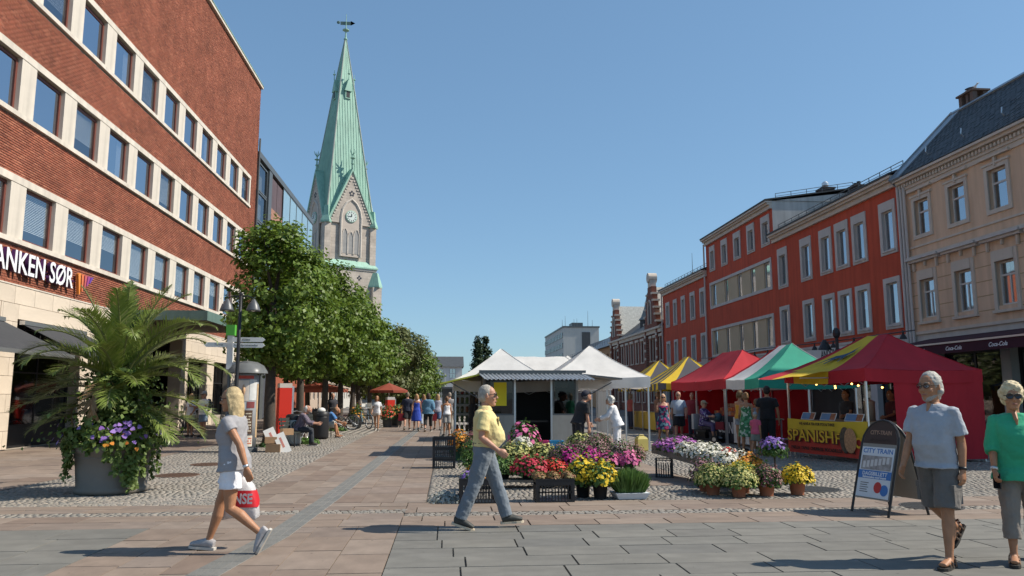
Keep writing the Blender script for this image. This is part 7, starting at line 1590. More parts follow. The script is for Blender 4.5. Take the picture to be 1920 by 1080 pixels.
    for s, n in ((-1, 'L'), (1, 'R')):
        h, kn, an, toe, heel, fd, fu = J[n]; v1, v2 = kn - h, an - kn
        B.tube([h + Vector((0, 0, .04)), h + v1 * .15, h + v1 * .5, h + v1 * .85, kn, kn + v2 * .12 - fd * .006, kn + v2 * .32 - fd * .014, kn + v2 * .6 - fd * .006, kn + v2 * .88, an + v2.normalized() * .015], [r * k * fm for r in (.082, .088, .079, .060, .056, .053, .058, .046, .035, .036)], 12)
        B.tube([heel + fu * .035 * k, an - fu * .02 * k, an + fd * .06 * k - fu * .03 * k, toe + fu * .022 * k], [(.036 * k, .032 * k), (.045 * k, .034 * k), (.034 * k, .038 * k), (.018 * k, .036 * k)], 10)
        sh, el, wr, fd_ = J[n + 'a']; u1, u2 = el - sh, wr - el
        B.ball(sh, .044 * k * fm, 10, 7)
        B.tube([sh, sh + u1 * .3, sh + u1 * .7, el, el + u2 * .22, el + u2 * .6, wr, wr + fd_ * .02], [r * k * fm for r in (.044, .045, .042, .037, .041, .034, .026, .027)], 10)
        # hand: palm, four curled fingers, thumb off the side
        d = fd_; nrm = (X * -s) - d * (X * -s).dot(d); nrm.normalize(); sd_ = d.cross(nrm); sd_ = sd_ if sd_.dot(Vector((0, 1, 0)) + Vector((0, 0, .3))) > 0 else -sd_
        q = k * (1.0 if near else 1.1); cu = g(n + 'curl', 28)
        B.loft([ell(wr + d * t * q, sd_, nrm, a * q, b * q, 10) for t, a, b in ((-.01, .026, .020), (.02, .034, .018), (.06, .043, .017), (.088, .042, .014))])
        for i in range(4):
            b0 = wr + d * (.082 * q) + sd_ * ((.033 - .0215 * i) * q); L_ = (.070, .078, .073, .058)[i] * q; p0 = b0; pts = [b0]; ang = cu * .5
            for sgm in (.42, .32, .26):
                p0 = p0 + (d * math.cos(ang) + nrm * math.sin(ang)) * (L_ * sgm); pts.append(p0); ang += cu
            B.tube(pts, [.0105 * q, .010 * q, .0092 * q, .0078 * q] if near else .012, 7)
        B.tube([wr + d * .025 * q + sd_ * .022 * q, wr + d * .055 * q + sd_ * .047 * q + nrm * .012 * q, wr + d * .088 * q + sd_ * .05 * q + nrm * .022 * q], [.014 * q, .012 * q, .009 * q], 7)
    for f in [e_ for e_ in extras if e_[0] == 'chest']:   # bare throat showing in a neckline
        B.tube([sp(.50, .03), sp(.44, f[1]), sp(.36 if len(f) < 3 else f[2], f[1])], [(.05 * k, .03 * k), (.032 * k, .014 * k), (.004, .004)], 8)
    sk = skin(tone); job('body', B, sk, root, vox * (.85 if near else .8), 3 if near else 2)
    # --- face details
    if abs(hy) < 9:
        for s in (-1, 1):
            e = MB().ball(hd(s * .030, .083, .010), .0135 * hk, 8, 6).build('eye', M('eye_white', (.6, .58, .55), .3), root, True); MB().ball(hd(s * .030, .0915, .010), .0068 * hk, 6, 5).build('iris', M('dark_iris', (.03, .025, .02), .2), e, True)
        MB().tube([hd(-.024, .094, -.066), hd(0, .103, -.064), hd(.024, .094, -.066)], [.003, .006 * hk, .003], 6).build('lips', M('lips', (.33, .12, .10), .5), root, True)
        for s in (-1, 1): MB().tube([hd(s * .012, .101, .036), hd(s * .03, .098, .041), hd(s * .052, .083, .036)], [.003, .0045, .002], 5).build('eyebrow', M('brow_' + label[:5], tuple(c * .6 for c in hair[1]), .9), root)
    # --- hair
    st, hcol = hair; hm = ramp_mat('hair_%d_%d_%d' % tuple(int(c * 999) for c in hcol), [tuple(c * .75 for c in hcol), hcol, tuple(min(1, c * 1.25) for c in hcol)], .55, scale=30, var=.3, bump=.6, bscale=160)
    hb = MB()
    ball = lambda c, r: hb.loft([ell(hd(c[0], c[1], c[2] + r[2] * math.sin(a)), HX, HY, r[0] * hk * math.cos(a) + .001, r[1] * hk * math.cos(a) + .001, 16, 2) for a in [-1.55 + 3.1 * i / 9 for i in range(10)]])
    if st in ('short', 'bob', 'long', 'tail', 'bun'): ball((0, -.022, .038), (.083, .096, .102)); ball((0, -.045, .0), (.080, .075, .08))
    if st == 'wavy': ball((0, -.022, .040), (.088, .100, .104)); ball((0, -.052, -.015), (.088, .072, .088)); hb.ball(hd(0, -.07, -.085), .05 * hk, 8, 6); [hb.ball(hd(s * .078, -.03, -.04), .03 * hk, 8, 6) for s in (-1, 1)]
    if st == 'thin': ball((0, -.03, .028), (.083, .088, .104)); ball((0, -.052, -.005), (.078, .062, .075))
    if st == 'curly':
        ball((0, -.018, .045), (.098, .105, .105)); ball((0, -.04, -.01), (.098, .085, .09)); rg = random.Random(len(label))
        for i in range(70):
            a, b_ = rg.uniform(0, 6.28), rg.uniform(-.5, 1.4); p_ = (.098 * math.cos(a) * math.cos(b_), -.022 + .108 * math.sin(a) * math.cos(b_), .04 + .11 * math.sin(b_))
            if p_[1] > .055 and p_[2] < .075: continue
            c = hd(*p_); hb.ball(c, .024 * hk, 7, 5)
    if st in ('bob', 'long'):
        L_ = .16 if st == 'bob' else .33
        hb.loft([ell(hd(0, oy, -z), HX, HY, rx * hk, ry * hk, 16, 2.2) for z, rx, ry, oy in ((-.03, .086, .07, -.04), (.06, .088, .062, -.05), (L_ * .6, .088, .05, -.058), (L_ * .9, .07, .036, -.064), (L_, .03, .018, -.066))])
        for s in (-1, 1): hb.tube([hd(s * .07, .01, .06), hd(s * .084, -.012, -.02), hd(s * .086, -.022, -.1), hd(s * .075, -.03, -L_ * .85)], [.022, .024, .024, .012], 8)
        if near:
            rg = random.Random(5)
            for i in range(60):
                a = rg.uniform(R(175), R(365)); r0 = .088
                hb.tube([hd(r0 * math.cos(a) * .9, -.03 + r0 * math.sin(a), .05), hd(r0 * 1.05 * math.cos(a), -.045 + r0 * .9 * math.sin(a), -.08), hd(r0 * 1.0 * math.cos(a) + rg.gauss(0, .012), -.055 + r0 * .6 * math.sin(a), -L_ * rg.uniform(.7, 1.08))], [.009, .011, .006], 5)
    if st == 'tail': hb.tube([hd(0, -.1, .04), hd(0, -.14, -.02), hd(0, -.13, -.12)], [.028, .026, .01], 8)
    if st == 'bun': hb.ball(hd(0, -.09, .10), .045 * hk, 8, 6)
    job('hair', hb, hm, root, max(.009, vox * .8), 1 if st == 'curly' else 2, .016 if st == 'curly' else .012 if st == 'wavy' else .007, .022)
    if beard: job('beard', MB().loft([ell(hd(0, oy, z), HX, HY, rx * hk, ry * hk, 14, 2.1) for z, rx, ry, oy in ((-.127, .018, .02, .056), (-.112, .039, .043, .046), (-.092, .052, .063, .026), (-.07, .062, .077, .008), (-.058, .05, .05, -.01))]), ramp_mat('beard_grey', [(.20, .17, .15), (.30, .27, .24), (.38, .35, .32)], .8, scale=60, var=.3), root, max(.008, vox * .7), 1, .006, .02)
    if glasses:
        gm = M('black_sunglass_lens', (.012, .010, .012), .12, .0, spec=.7) if glasses != 'clear' else glass('spectacle_lens', (.75, .75, .75), .25); gf = M_BLACK if glasses != 'clear' else M('dark_spectacle_frame', (.06, .04, .03), .4); sz = 1.25 if glasses == 'big' else 1.0
        fr = MB().tube([hd(-.012, .108, .016), hd(.012, .108, .016)], .003, 5)
        for s in (-1, 1): fr.tube([hd(s * .058, .092, .018), hd(s * .078, .05, .018), hd(s * .082, -.01, .012)], .0035, 5)
        gl_o = fr.build('sunglasses' if glasses != 'clear' else 'spectacles', gf, root)
        for s in (-1, 1):
            ring = [hd(s * .034 + .026 * sz * math.cos(a), .106 - abs(.4 * (.026 * sz * math.cos(a)) * (1 if s * math.cos(a) > 0 else .3)), .012 + .020 * sz * math.sin(a)) for a in [2 * math.pi * i / 16 for i in range(16)]]
            MB().loft([ring, [p + HY * .004 for p in ring]]).build('lens', gm, gl_o); MB().tube(ring + ring[:1], .0025, 4, cap=False).build('lens_rim', gf, gl_o)
    if hat:
        hm_ = M('hat_' + label[:8], hat[1], .85, .1); c = MB().loft([ell(hd(0, -.012, z), HX, HY, rx * hk, ry * hk, 16, 2) for z, rx, ry in ((.03, .086, .106), (.07, .086, .106), (.11, .07, .085), (.135, .04, .05), (.14, .01, .012))]).build('hat', hm_, root, True)
        if hat[0] == 'cap': MB().add([hd(-.07, .075, .045), hd(.07, .075, .045), hd(.05, .165, .03), hd(-.05, .165, .03), hd(-.07, .075, .052), hd(.07, .075, .052), hd(.05, .165, .037), hd(-.05, .165, .037)], [(0, 3, 2, 1), (4, 5, 6, 7), (2, 3, 7, 6), (0, 4, 7, 3), (1, 2, 6, 5)]).build('peak', hm_, c)
    # --- clothes
    if top:
        kind, mt = top[0], top[1]; e = top[2] if len(top) > 2 else .018; S = MB(); hem = {'tee': -.03, 'tucked': .03, 'tunic': -.03, 'tank': -.03, 'dress': -.02}[kind]
        rg_ = [] 
        if kind == 'tunic': rg_.append(ell(sp(-.14, 0), Xs, Ys, (.20 * wide + e) * k, (.15 * wide + e + bl * .3) * k))
        if kind in ('tunic', 'tee'): rg_.append(ell(sp(-.07, 0), Xs, Ys, (.182 * wide + e) * k, (.130 * wide + e + bl * .5) * k))
        if kind == 'dress': rg_ += [ell(sp(z, 0), Xs, Ys, a * wide * k, b * wide * k) for z, a, b in ((-.46, .25, .22), (-.30, .235, .20), (-.12, .21, .165))]
        rg_ += trings(e, hem, .49 if kind not in ('tank', 'dress') else .40); S.loft(rg_)
        if kind not in ('tank', 'dress'):
            S.loft([ell(sp(.44, -.012), Xs, Ys, (.17 * wide + e) * k, (.082 + e) * k), ell(sp(.49, -.018), Xs, Ys, (.11 * wide + e) * k, (.066 + e) * k), ell(sp(.512, -.014), Xs, Ys, .074 * k, .068 * k)])
            sl = top[3] if len(top) > 3 else .62
            for n in 'LR': S.ball(J[n + 'a'][0] + Vector((0, 0, -.004)), (.050 * fm + e * .2) * k, 12, 8)
            for n in 'LR':
                sh, el, wr, _ = J[n + 'a']; u1, u2 = el - sh, wr - el
                pts = [sh - u1 * .08, sh + u1 * .15, sh + u1 * min(sl, 1) * .6, sh + u1 * min(sl, 1)]; rd = [.054 + e * .2, .055 + e * .4, .053 + e * .9, .052 + e * 1.15]
                if sl > 1: pts += [el + u2 * (sl - 1) * .5, el + u2 * (sl - 1)]; rd[3] = .046 + e; rd += [.045 + e, .042 + e]
                S.tube(pts, [r * k * fm for r in rd], 12)
        else:
            for s in (-1, 1): S.tube([sp(.39, .10, s * .07), sp(.47, .03, s * .085), sp(.46, -.06, s * .085), sp(.38, -.1, s * .07)], .014 * k, 6)
        job({'dress': 'dress'}.get(kind, 'shirt'), S, mt, root, vox, 3, .022 if near else .012, .09)
    if bottom and not (top and top[0] == 'dress'):
        mt, frac = bottom[0], bottom[1]; e = bottom[2] if len(bottom) > 2 else .016; S = MB(); ew = .001 if top and top[0] in ('tee', 'tunic') else min(e, .010); S.loft(trings(ew, -.08, .05) + [ell(sp(.085, .0 + bl * .3), Xs, Ys, (.158 * wide + ew) * k, (.112 * wide + ew + bl * .5) * k)])
        for n in 'LR':
            h, kn, an = J[n][0], J[n][1], J[n][2]; v1, v2 = kn - h, an - kn; rs = [.088, .092, .083, .070]; pts = [h + Vector((0, 0, .05)), h + v1 * .15]
            if frac <= 1: pts += [h + v1 * (.15 + (frac - .15) * .6), h + v1 * frac]; rs = [.088, .092, .09, .088]; ex = [e, e, e * 1.3, e * 1.7]
            else:
                t = frac - 1; pts += [h + v1 * .55, kn, kn + v2 * t * .5, kn + v2 * t]; rs = [.088, .092, .082, .062, .058, .05 if t < .9 else .046]; ex = [e] * 3 + [e * 1.1, e * 1.2, e * 1.5]
            S.tube(pts, [(r * fm + q) * k for r, q in zip(rs, ex)], 12)
        job('shorts' if frac <= 1 else 'trousers', S, mt, root, vox, 3, .020 if near else .012, .08)
        if len(bottom) > 3: MB().loft([ell(sp(z, bl * .3), Xs, Ys, (.166 * wide + .012) * k, (.120 * wide + .012 + bl * .5) * k) for z in (.06, .095)], cap=False).build('belt', bottom[3], root)
    if shoes:
        for s, n in ((-1, 'L'), (1, 'R')):
            h, kn, an, toe, heel, fd, fu = J[n]; S = MB()
            if shoes[0] == 'shoe':
                S.tube([heel - fd * .012 * k + fu * .03 * k, an - fu * .012 * k, an + fd * .05 * k - fu * .022 * k, an + fd * .12 * k - fu * .03 * k, toe + fd * .02 * k + fu * .016 * k], [(.045 * k, .036 * k), (.058 * k, .042 * k), (.046 * k, .043 * k), (.034 * k, .046 * k), (.022 * k, .036 * k)], 12)
                JOBS.append(('shoe', S, shoes[1], root, max(.008, vox * .8), 2, 0, .1, None))
            so = MB(); sdv = fd.cross(fu); out = [(-.085, .02), (-.08, .034), (-.03, .038), (.05, .042), (.11, .05), (.17, .045), (.20, .025), (.21, .0)]
            c0 = an - fu * (.085 * k); pl = [c0 + fd * a * k + sdv * b * k for a, b in out] + [c0 + fd * a * k - sdv * b * k for a, b in out[::-1][1:]]
            so.loft([pl, [p + fu * (.026 * k) for p in pl]]); so.build('sole', shoes[2] if len(shoes) > 2 else M('pale_rubber_sole', (.5, .47, .42), .7), root)
            if shoes[0] == 'sandal':
                st_ = MB()
                for t, hgt in ((.10, .055), (.05, .075), (-.02, .10)): st_.tube([c0 + fd * t * k + sdv * .047 * k + fu * .02 * k, c0 + fd * t * k + sdv * .04 * k + fu * hgt * k * .8, c0 + fd * t * k + fu * (hgt + .015) * k, c0 + fd * t * k - sdv * .04 * k + fu * hgt * k * .8, c0 + fd * t * k - sdv * .047 * k + fu * .02 * k], [(.012 * k, .006 * k)] * 5, 6)
                st_.tube([c0 - fd * .05 * k + sdv * .03 * k + fu * .09 * k, c0 - fd * .085 * k + fu * .085 * k, c0 - fd * .05 * k - sdv * .03 * k + fu * .09 * k], .011 * k, 6); st_.build('straps', shoes[1], root)
    root_j = {n: [root.matrix_basis @ v for v in J[n + 'a'][:3]] + [J[n + 'a'][3]] for n in 'LR'}
    return root, root_j, (sp, J, hd, k)
CL = lambda n, c=(.5, .5, .5), r=.9: M('cloth_' + n, c, r, .12, 6, .4, 17, sheen=.1)
M_PASTW = CL('white_cotton', (.72, .72, .74)); M_DENIM = CL('grey_blue_trouser', (.16, .185, .215)); M_NAVY = CL('navy', (.03, .035, .06)); M_BLKC = CL('black', (.018, .018, .02)); M_SHOE_D = M('dark_leather', (.05, .04, .033), .5); M_SNK = M('grey_sneaker', (.38, .36, .36), .7, .25, 14)
face_left, face_right, face_cam, face_away = R(90 - 4.76), R(-90 - 4.76), R(180), 0.0
# 1 woman in grey shirt and white shorts striding left
w1, j1, q1 = person('woman in grey shirt and white shorts striding left', -2.17, 8.25, face_left, 1.70, dict(lean=4, Lthigh=-2, Lknee=52, Lfoot=62, Lturn=2, Rthigh=22, Rknee=7, Rfoot=-4, Rturn=4, Larm=-34, Lelbow=14, Lab=6, Rarm=-6, Relbow=14, Rab=8, hyaw=0, hpitch=4, Lcurl=14, twist=-6),
    ('tee', pattern_cloth('heather_grey_jersey', 'heather', (.27, .26, .27), (.36, .35, .36), s=26), .014, .42), (CL('white_denim', (.76, .75, .78)), .54, .018), ('shoe', M_SNK), ('long', (.60, .45, .24)), 'tan', True, .01, 1.12, .0085, 'sun')
# 2 man in yellow shirt walking right
y1, jy, qy = person('grey haired man in pale yellow shirt walking right', .45, 9.42, face_right, 1.70, dict(lean=2, Rthigh=-17, Rknee=6, Rfoot=16, Lthigh=21, Lknee=3, Lfoot=-3, Rarm=-8, Relbow=62, Rab=12, Rin=-4, Larm=-10, Lelbow=30, Lab=6, hpitch=-2, Rcurl=30),
    ('tucked', CL('pale_yellow_shirt', (.70, .57, .26)), .024, .72), (M_DENIM, 1.98, .018, M('tan_belt', (.12, .08, .05), .6)), ('shoe', M('dark_boat_shoe', (.045, .045, .04), .6), M('cream_sole', (.55, .46, .34), .7)), ('short', (.30, .27, .23)), 'ruddy', False, .058, 1.08, .0085, 'sun')
MB().loft([ell(qy[0](z, oy), Vector((0, 1, 0)), Vector((1, 0, 0)), a, b, 16) for z, oy, a, b in ((.485, -.01, .085, .085), (.53, -.008, .074, .078), (.548, -.012, .072, .076), (.535, -.012, .078, .084), (.49, -.012, .092, .098))], cap=False).build('collar', CL('pale_yellow_shirt'), y1, True)
MB().loft([ell(qy[0](.36, .158, .085), Vector((1, .15, 0)), Vector((0, 0, 1)), .05, .055, 12, 6), ell(qy[0](.36, .166, .085), Vector((1, .15, 0)), Vector((0, 0, 1)), .048, .053, 12, 6)]).build('shirt_pocket', CL('pale_yellow_shirt', (.70, .57, .26)), y1)
# 3 man in light grey tee and cargo shorts coming towards the camera
gm1, jg, qg = person('bearded man in pale grey tee and cargo shorts walking forward', 4.66, 7.12, R(118), 1.80, dict(lean=1, Rthigh=-12, Rknee=46, Rfoot=46, Lthigh=10, Lknee=3, Lout=3, Rout=3, Rarm=14, Relbow=14, Rab=6, Larm=-10, Lelbow=18, Lab=7, hyaw=-4, hpitch=2),
    ('tee', CL('pale_grey_tee', (.38, .40, .44)), .02, .78), (CL('grey_brown_cargo', (.145, .130, .118)), .96, .014), ('sandal', M('brown_strap', (.07, .04, .025), .6), M('dark_sole', (.04, .035, .03), .8)), ('wavy', (.36, .34, .30)), 'tan', False, .03, 1.0, .0085, 'clear', True, extras=(('chest', .078, .40),))
for s, n in ((-1, 'L'), (1, 'R')):
    h, kn = qg[1][n][0], qg[1][n][1]; c = h.lerp(kn, .66) + Vector((s * .096, .0, 0))
    MB().box(c.x - .012, c.x + .018, c.y - .07, c.y + .07, c.z - .085, c.z + .085).build('cargo_pocket', CL('grey_brown_cargo', (.145, .130, .118)), gm1); MB().box(c.x - .014, c.x + .024, c.y - .074, c.y + .074, c.z + .04, c.z + .09).build('pocket_flap', CL('grey_brown_cargo', (.145, .130, .118)), gm1)
def wrist_band(root, q, n, t, m, nm, r=.034):
    sh, el, wr, d = q[1][n + 'a']; a = wr.lerp(el, t); MB().tube([a - d * .013, a + d * .013], r * q[3], 14).build(nm, m, root, True)
wrist_band(gm1, qg, 'L', .06, M_BLACK, 'wrist_watch'); wrist_band(w1, q1, 'L', .06, M_ALU, 'bracelet', .031)
# 4 woman in green tunic at the right edge
gw1, jw, qw = person('blonde woman in green tunic and taupe capris at the right edge', 5.42, 7.05, R(152), 1.68, dict(lean=0, Rthigh=8, Rknee=4, Lthigh=-8, Lknee=22, Lfoot=22, Rarm=8, Relbow=26, Rab=10, Larm=-8, Lelbow=18, Lab=12, hyaw=0, hpitch=0, Rcurl=40),
    ('tunic', CL('emerald_tunic', (.035, .36, .19)), .030, 1.25), (CL('taupe_capri', (.24, .205, .175)), 1.62, .020), ('sandal', M('tan_strap', (.34, .2, .12), .6), M('dark_sole', (.04, .035, .03))), ('curly', (.60, .49, .30)), 'tan', True, .04, 1.06, .0085, 'big', extras=(('chest', .142, .35),))
wrist_band(gw1, qw, 'R', .05, M_ALU, 'bracelet', .034)
# things carried
r_w = j1['R'][2]; bag = thing('shopping_bag', 'white plastic bag with red lettered band in the striding woman\'s hand', 'bag', (r_w.x + .0, r_w.y + .0, r_w.z - .08), R(-4.76))
rg = []
for z, a, b, ox in ((-.42, .185, .05, .02), (-.40, .20, .075, .02), (-.26, .19, .085, .015), (-.10, .15, .07, .01), (.0, .08, .04, 0), (.05, .03, .02, 0)):
    rg.append([(ox + a * math.copysign(abs(math.cos(t)) ** .6, math.cos(t)) + .008 * math.sin(7 * t + z * 30), b * math.copysign(abs(math.sin(t)) ** .6, math.sin(t)), z + .012 * math.sin(3 * t)) for t in [2 * math.pi * i / 26 for i in range(26)]])
MB().loft(rg).build('bag_body', M('white_plastic_film', (.74, .72, .73), .45, .06, 8, .3, 30, trans=.3), bag, True)
rb2 = [[(.016 + a * 1.02 * math.copysign(abs(math.cos(t)) ** .6, math.cos(t)) + .008 * math.sin(7 * t + z * 30), (b + .006) * math.copysign(abs(math.sin(t)) ** .6, math.sin(t)), z) for t in [2 * math.pi * i / 26 for i in range(26)]] for z, a, b in ((-.30, .196, .086), (-.24, .19, .087), (-.18, .176, .082), (-.13, .165, .078))]; MB().loft(rb2, cap=False).build('red_band', M('red_bag_print', (.55, .02, .03), .5, .05), bag, True)
lettering('SENSE', .14, M_PASTW, bag, (.03, -.108, -.215), width=.30, bold=.004, depth=.001); MB().tube([(-.03, 0, .04), (-.02, 0, .10), (.02, 0, .10), (.03, 0, .04)], .008, 5).build('bag_handle', M('white_plastic_film'), bag)
ph_ = jw['R'][2] + Vector((0, -.02, -.1)); pho = thing('mobile_phone', 'dark phone held by the woman in green', 'phone', tuple(ph_), .3); MB().box(-.006, .006, -.036, .036, -.07, .07).build('phone_body', M_BLACK, pho); MB().box(-.0075, -.0062, -.032, .032, -.064, .064).build('screen', M('dark_phone_glass', (.01, .01, .012), .1), pho)

# ------------------------------------------------------------------ people in the market
V2, V3 = .015, .022
stand = dict(Lthigh=2, Rthigh=-3, Rknee=3, Larm=3, Rarm=-3)
walk = dict(Lthigh=18, Lknee=6, Rthigh=-14, Rknee=22, Rfoot=24, Larm=-18, Rarm=16, Lelbow=20, Relbow=24)
walk2 = dict(Rthigh=16, Rknee=5, Lthigh=-12, Lknee=24, Lfoot=22, Rarm=-16, Larm=14, Lelbow=20, Relbow=20)
person('flower vendor in black shirt and cap bending over the plants', 3.15, 18.6, R(-70), 1.74, dict(stand, lean=20, Rarm=-4, Relbow=10, Larm=24, Lelbow=18, hpitch=-24), ('tee', M_BLKC, .022, .8), (M_BLKC, 1.97, .02), ('shoe', M_SHOE_D), ('short', (.12, .1, .09)), 'ruddy', False, .03, 1.05, V2, 'sun', hat=('cap', (.02, .022, .035)))
person('white haired woman in a white suit choosing flowers', 4.6, 20.9, R(70), 1.58, dict(stand, lean=16, Larm=30, Lelbow=40, Rarm=20, Relbow=50, hpitch=-14), ('tunic', M_PASTW, .03, 1.9), (M_PASTW, 1.95, .025), ('shoe', M('white_shoe', (.55, .55, .55), .6)), ('curly', (.66, .64, .60)), 'fair', True, .05, 1.08, V2)
person('woman in floral dress with sunglasses facing the camera', 7.34, 26.0, R(172), 1.66, dict(walk, Rarm=10, Relbow=110, Rin=-10), ('dress', pattern_cloth('floral_dress', 'floral', (.03, .05, .12), (.42, .04, .14), (.15, .30, .36), 13), .012), None, ('sandal', M_SHOE_D), ('bob', (.55, .42, .24)), 'ruddy', True, .03, 1.08, V2, 'sun')
person('man in pale plaid shirt and dark shorts beside the floral dress', 8.3, 27.4, R(165), 1.74, dict(walk2), ('tee', pattern_cloth('blue_plaid', 'plaid', (.42, .48, .54), (.20, .26, .36), s=9), .024, .8), (M_BLKC, .95, .03), ('shoe', M_SHOE_D), ('thin', (.4, .38, .35)), 'ruddy', False, .05, 1.06, V2, 'sun')
# seated woman in a mobility scooter
person('woman in purple print blouse seated in the mobility scooter', 8.72, 25.9, R(-140), 1.6, dict(lean=0, Lthigh=78, Lknee=72, Rthigh=78, Rknee=76, Larm=40, Lelbow=50, Rarm=40, Relbow=50, hyaw=0), ('tunic', pattern_cloth('purple_print', 'floral', (.05, .03, .12), (.16, .10, .26), (.4, .36, .42), 16), .02, 1.6), (CL('mauve_capri', (.12, .09, .18)), 1.5, .02), ('shoe', M('white_shoe', (.55, .55, .55))), ('short', (.3, .25, .18)), 'ruddy', True, .06, 1.1, V2, 'sun', zoff=.12, hat=('cap', (.36, .30, .2)))
ms = thing('mobility_scooter', 'dark mobility scooter with red front basket at the England stall', 'mobility scooter', (8.72, 25.9, 0), R(-140))
MB().box(-.26, .26, -.55, .62, .09, .15).build('deck', M_BLACK, ms); MB().box(-.24, .24, -.24, .2, .36, .44).build('seat', M('black_vinyl', (.03, .03, .03), .5), ms); MB().box(-.24, .24, -.34, -.26, .44, .95).build('seat_back', M('pale_cushion', (.5, .48, .44), .8), ms); MB().tube([(0, .5, .15), (0, .52, .6), (0, .4, .95)], .03, 8).build('tiller', M_BLACK, ms); MB().tube([(-.25, .34, .95), (0, .4, .97), (.25, .34, .95)], .015, 6).build('handlebar', M_BLACK, ms); MB().box(-.2, .2, .55, .85, .45, .7).build('basket', M('dark_red_basket', (.2, .02, .03), .8), ms); MB().ball((0, .55, .85), (.14, .14, .16), 10, 7).build('handbag', M('dark_teal_bag', (.03, .07, .09), .6), ms, True); MB().box(-.12, .12, -.2, .1, .15, .36).build('seat_post', M_BLACK, ms)
for sx in (-1, 1):
    for yy in (-.42, .55):
        w = MB().tube([(sx * .24, yy, .13), (sx * .32, yy, .13)], .13, 16).build('wheel', M_BLACK, ms); MB().tube([(sx * .318, yy, .13), (sx * .328, yy, .13)], .07, 12).build('hub', M_ALU, w)
person('tall tanned woman in orange top under the green tent', 8.35, 21.6, R(-55), 1.72, dict(stand, Larm=20, Lelbow=70, hyaw=-10), ('tank', CL('orange_top', (.58, .28, .03)), .012), (CL('light_denim_shorts', (.28, .30, .33)), .38, .015), ('shoe', M_SHOE_D), ('tail', (.26, .15, .06)), 'tan', True, 0, 1.0, V2)
person('woman in green leaf print dress at the market stall', 8.18, 20.75, R(-20), 1.66, dict(stand, Larm=12, Lelbow=60), ('dress', pattern_cloth('green_leaf_dress', 'floral', (.05, .16, .07), (.10, .30, .14), (.45, .5, .38), 17), .012), None, ('shoe', M_SHOE_D), ('bun', (.2, .11, .05)), 'tan', True, 0, .98, V2)
person('dark haired girl half hidden behind the green dress', 8.62, 21.1, R(-30), 1.48, dict(stand), ('tee', CL('grey_girl_tee', (.25, .25, .27)), .014), (M_PASTW, .5, .015), ('shoe', M_SNK), ('tail', (.16, .09, .04)), 'tan', True, 0, .95, V2)
person('little girl in pink shirt and grey sun hat', 8.02, 19.75, R(-35), 1.16, dict(walk2), ('tee', CL('pink_tee', (.60, .10, .17)), .016), (CL('khaki_short', (.22, .22, .18)), .7, .02), ('shoe', M('pink_shoe', (.5, .2, .2), .7)), ('short', (.4, .3, .2)), 'tan', True, 0, 1.0, V2, hat=('sun', (.27, .29, .31)))
person('tall man in black with his back turned at the stall', 8.85, 20.9, R(-25), 1.84, dict(stand, Lab=14, Rab=14), ('tee', M_BLKC, .022, .7), (M_BLKC, 1.97, .02), ('shoe', M_SHOE_D), ('short', (.03, .022, .018)), 'tan', False, .0, 1.05, V2)
for i, (x, y, h, lab, c) in enumerate(((10.5, 19.7, R(110), 'left stallholder in the dark inside the Spanish tent', (.04, .04, .045)), (11.1, 18.6, R(95), 'right stallholder in the dark inside the Spanish tent', (.12, .03, .03)), (10.7, 27.0, R(95), 'stallholder behind the red sweets display', (.3, .05, .04)))):
    person(lab, x, y, h, 1.72, dict(stand, Larm=25, Lelbow=50), ('tee', CL('staff_%d' % i, c), .02, .7), (M_BLKC, 1.95, .02), ('shoe', M_SHOE_D), ('short', (.06, .04, .03)), 'tan', i == 2, .0, 1.0, V3, group='stallholders')
# left side
person('old man in dark plaid shirt sitting on the near bench', -4.72, 25.2, R(-85), 1.72, dict(lean=26, Lthigh=84, Lknee=82, Rthigh=84, Rknee=78, Larm=34, Lelbow=52, Rarm=34, Relbow=50, hpitch=-14), ('tee', pattern_cloth('dark_plaid', 'plaid', (.10, .08, .11), (.26, .22, .26), s=12), .024, 1.6), (CL('dark_jeans', (.03, .035, .045)), 1.97, .02), ('shoe', M_SHOE_D), ('thin', (.55, .52, .48)), 'ruddy', False, .03, 1.04, V2, beard=True)
person('man in blue shirt and pale shorts leaning over on the far bench', -4.62, 29.9, R(-85), 1.74, dict(lean=42, Lthigh=86, Lknee=70, Rthigh=86, Rknee=80, Larm=30, Lelbow=30, Rarm=34, Relbow=40, hpitch=-20), ('tee', CL('blue_shirt', (.07, .19, .42)), .024, .8), (CL('pale_shorts', (.5, .47, .40)), .9, .025), ('sandal', M('brown_strap')), ('thin', (.2, .13, .08)), 'tan', False, .02, 1.02, V2)
person('woman in white shirt and grey shorts with the bicycle, left of the couple', -9.72, 30.5, R(165), 1.66, dict(stand, Larm=10, Lelbow=40), ('tee', M_PASTW, .016), (CL('grey_shorts', (.28, .26, .24)), .55, .02), ('shoe', M_SHOE_D), ('bob', (.35, .22, .1)), 'tan', True, .02, 1.0, V2, 'sun')
person('man in white shirt and denim shorts, right of the couple', -9.1, 30.0, R(150), 1.74, dict(stand, Larm=28, Lelbow=74, Rarm=24, Relbow=80), ('tee', M_PASTW, .02), (CL('denim_shorts', (.16, .22, .3)), .75, .02), ('shoe', M_SHOE_D), ('short', (.3, .3, .3)), 'ruddy', False, .02, 1.0, V2, 'clear', hat=('cap', (.33, .34, .34)))
bp_ = thing('backpack', 'dark backpack on the man in denim shorts', 'backpack', (-9.0, 30.2, 1.12), R(150)); MB().ball((0, -.02, .1), (.15, .1, .24), 12, 8).build('pack_body', M_NAVY, bp_, True); MB().tube([(-.12, .0, .3), (-.12, .22, .28), (-.12, .24, .0)], .018, 5).tube([(.12, .0, .3), (.12, .22, .28), (.12, .24, .0)], .018, 5).build('shoulder_strap', M_NAVY, bp_)
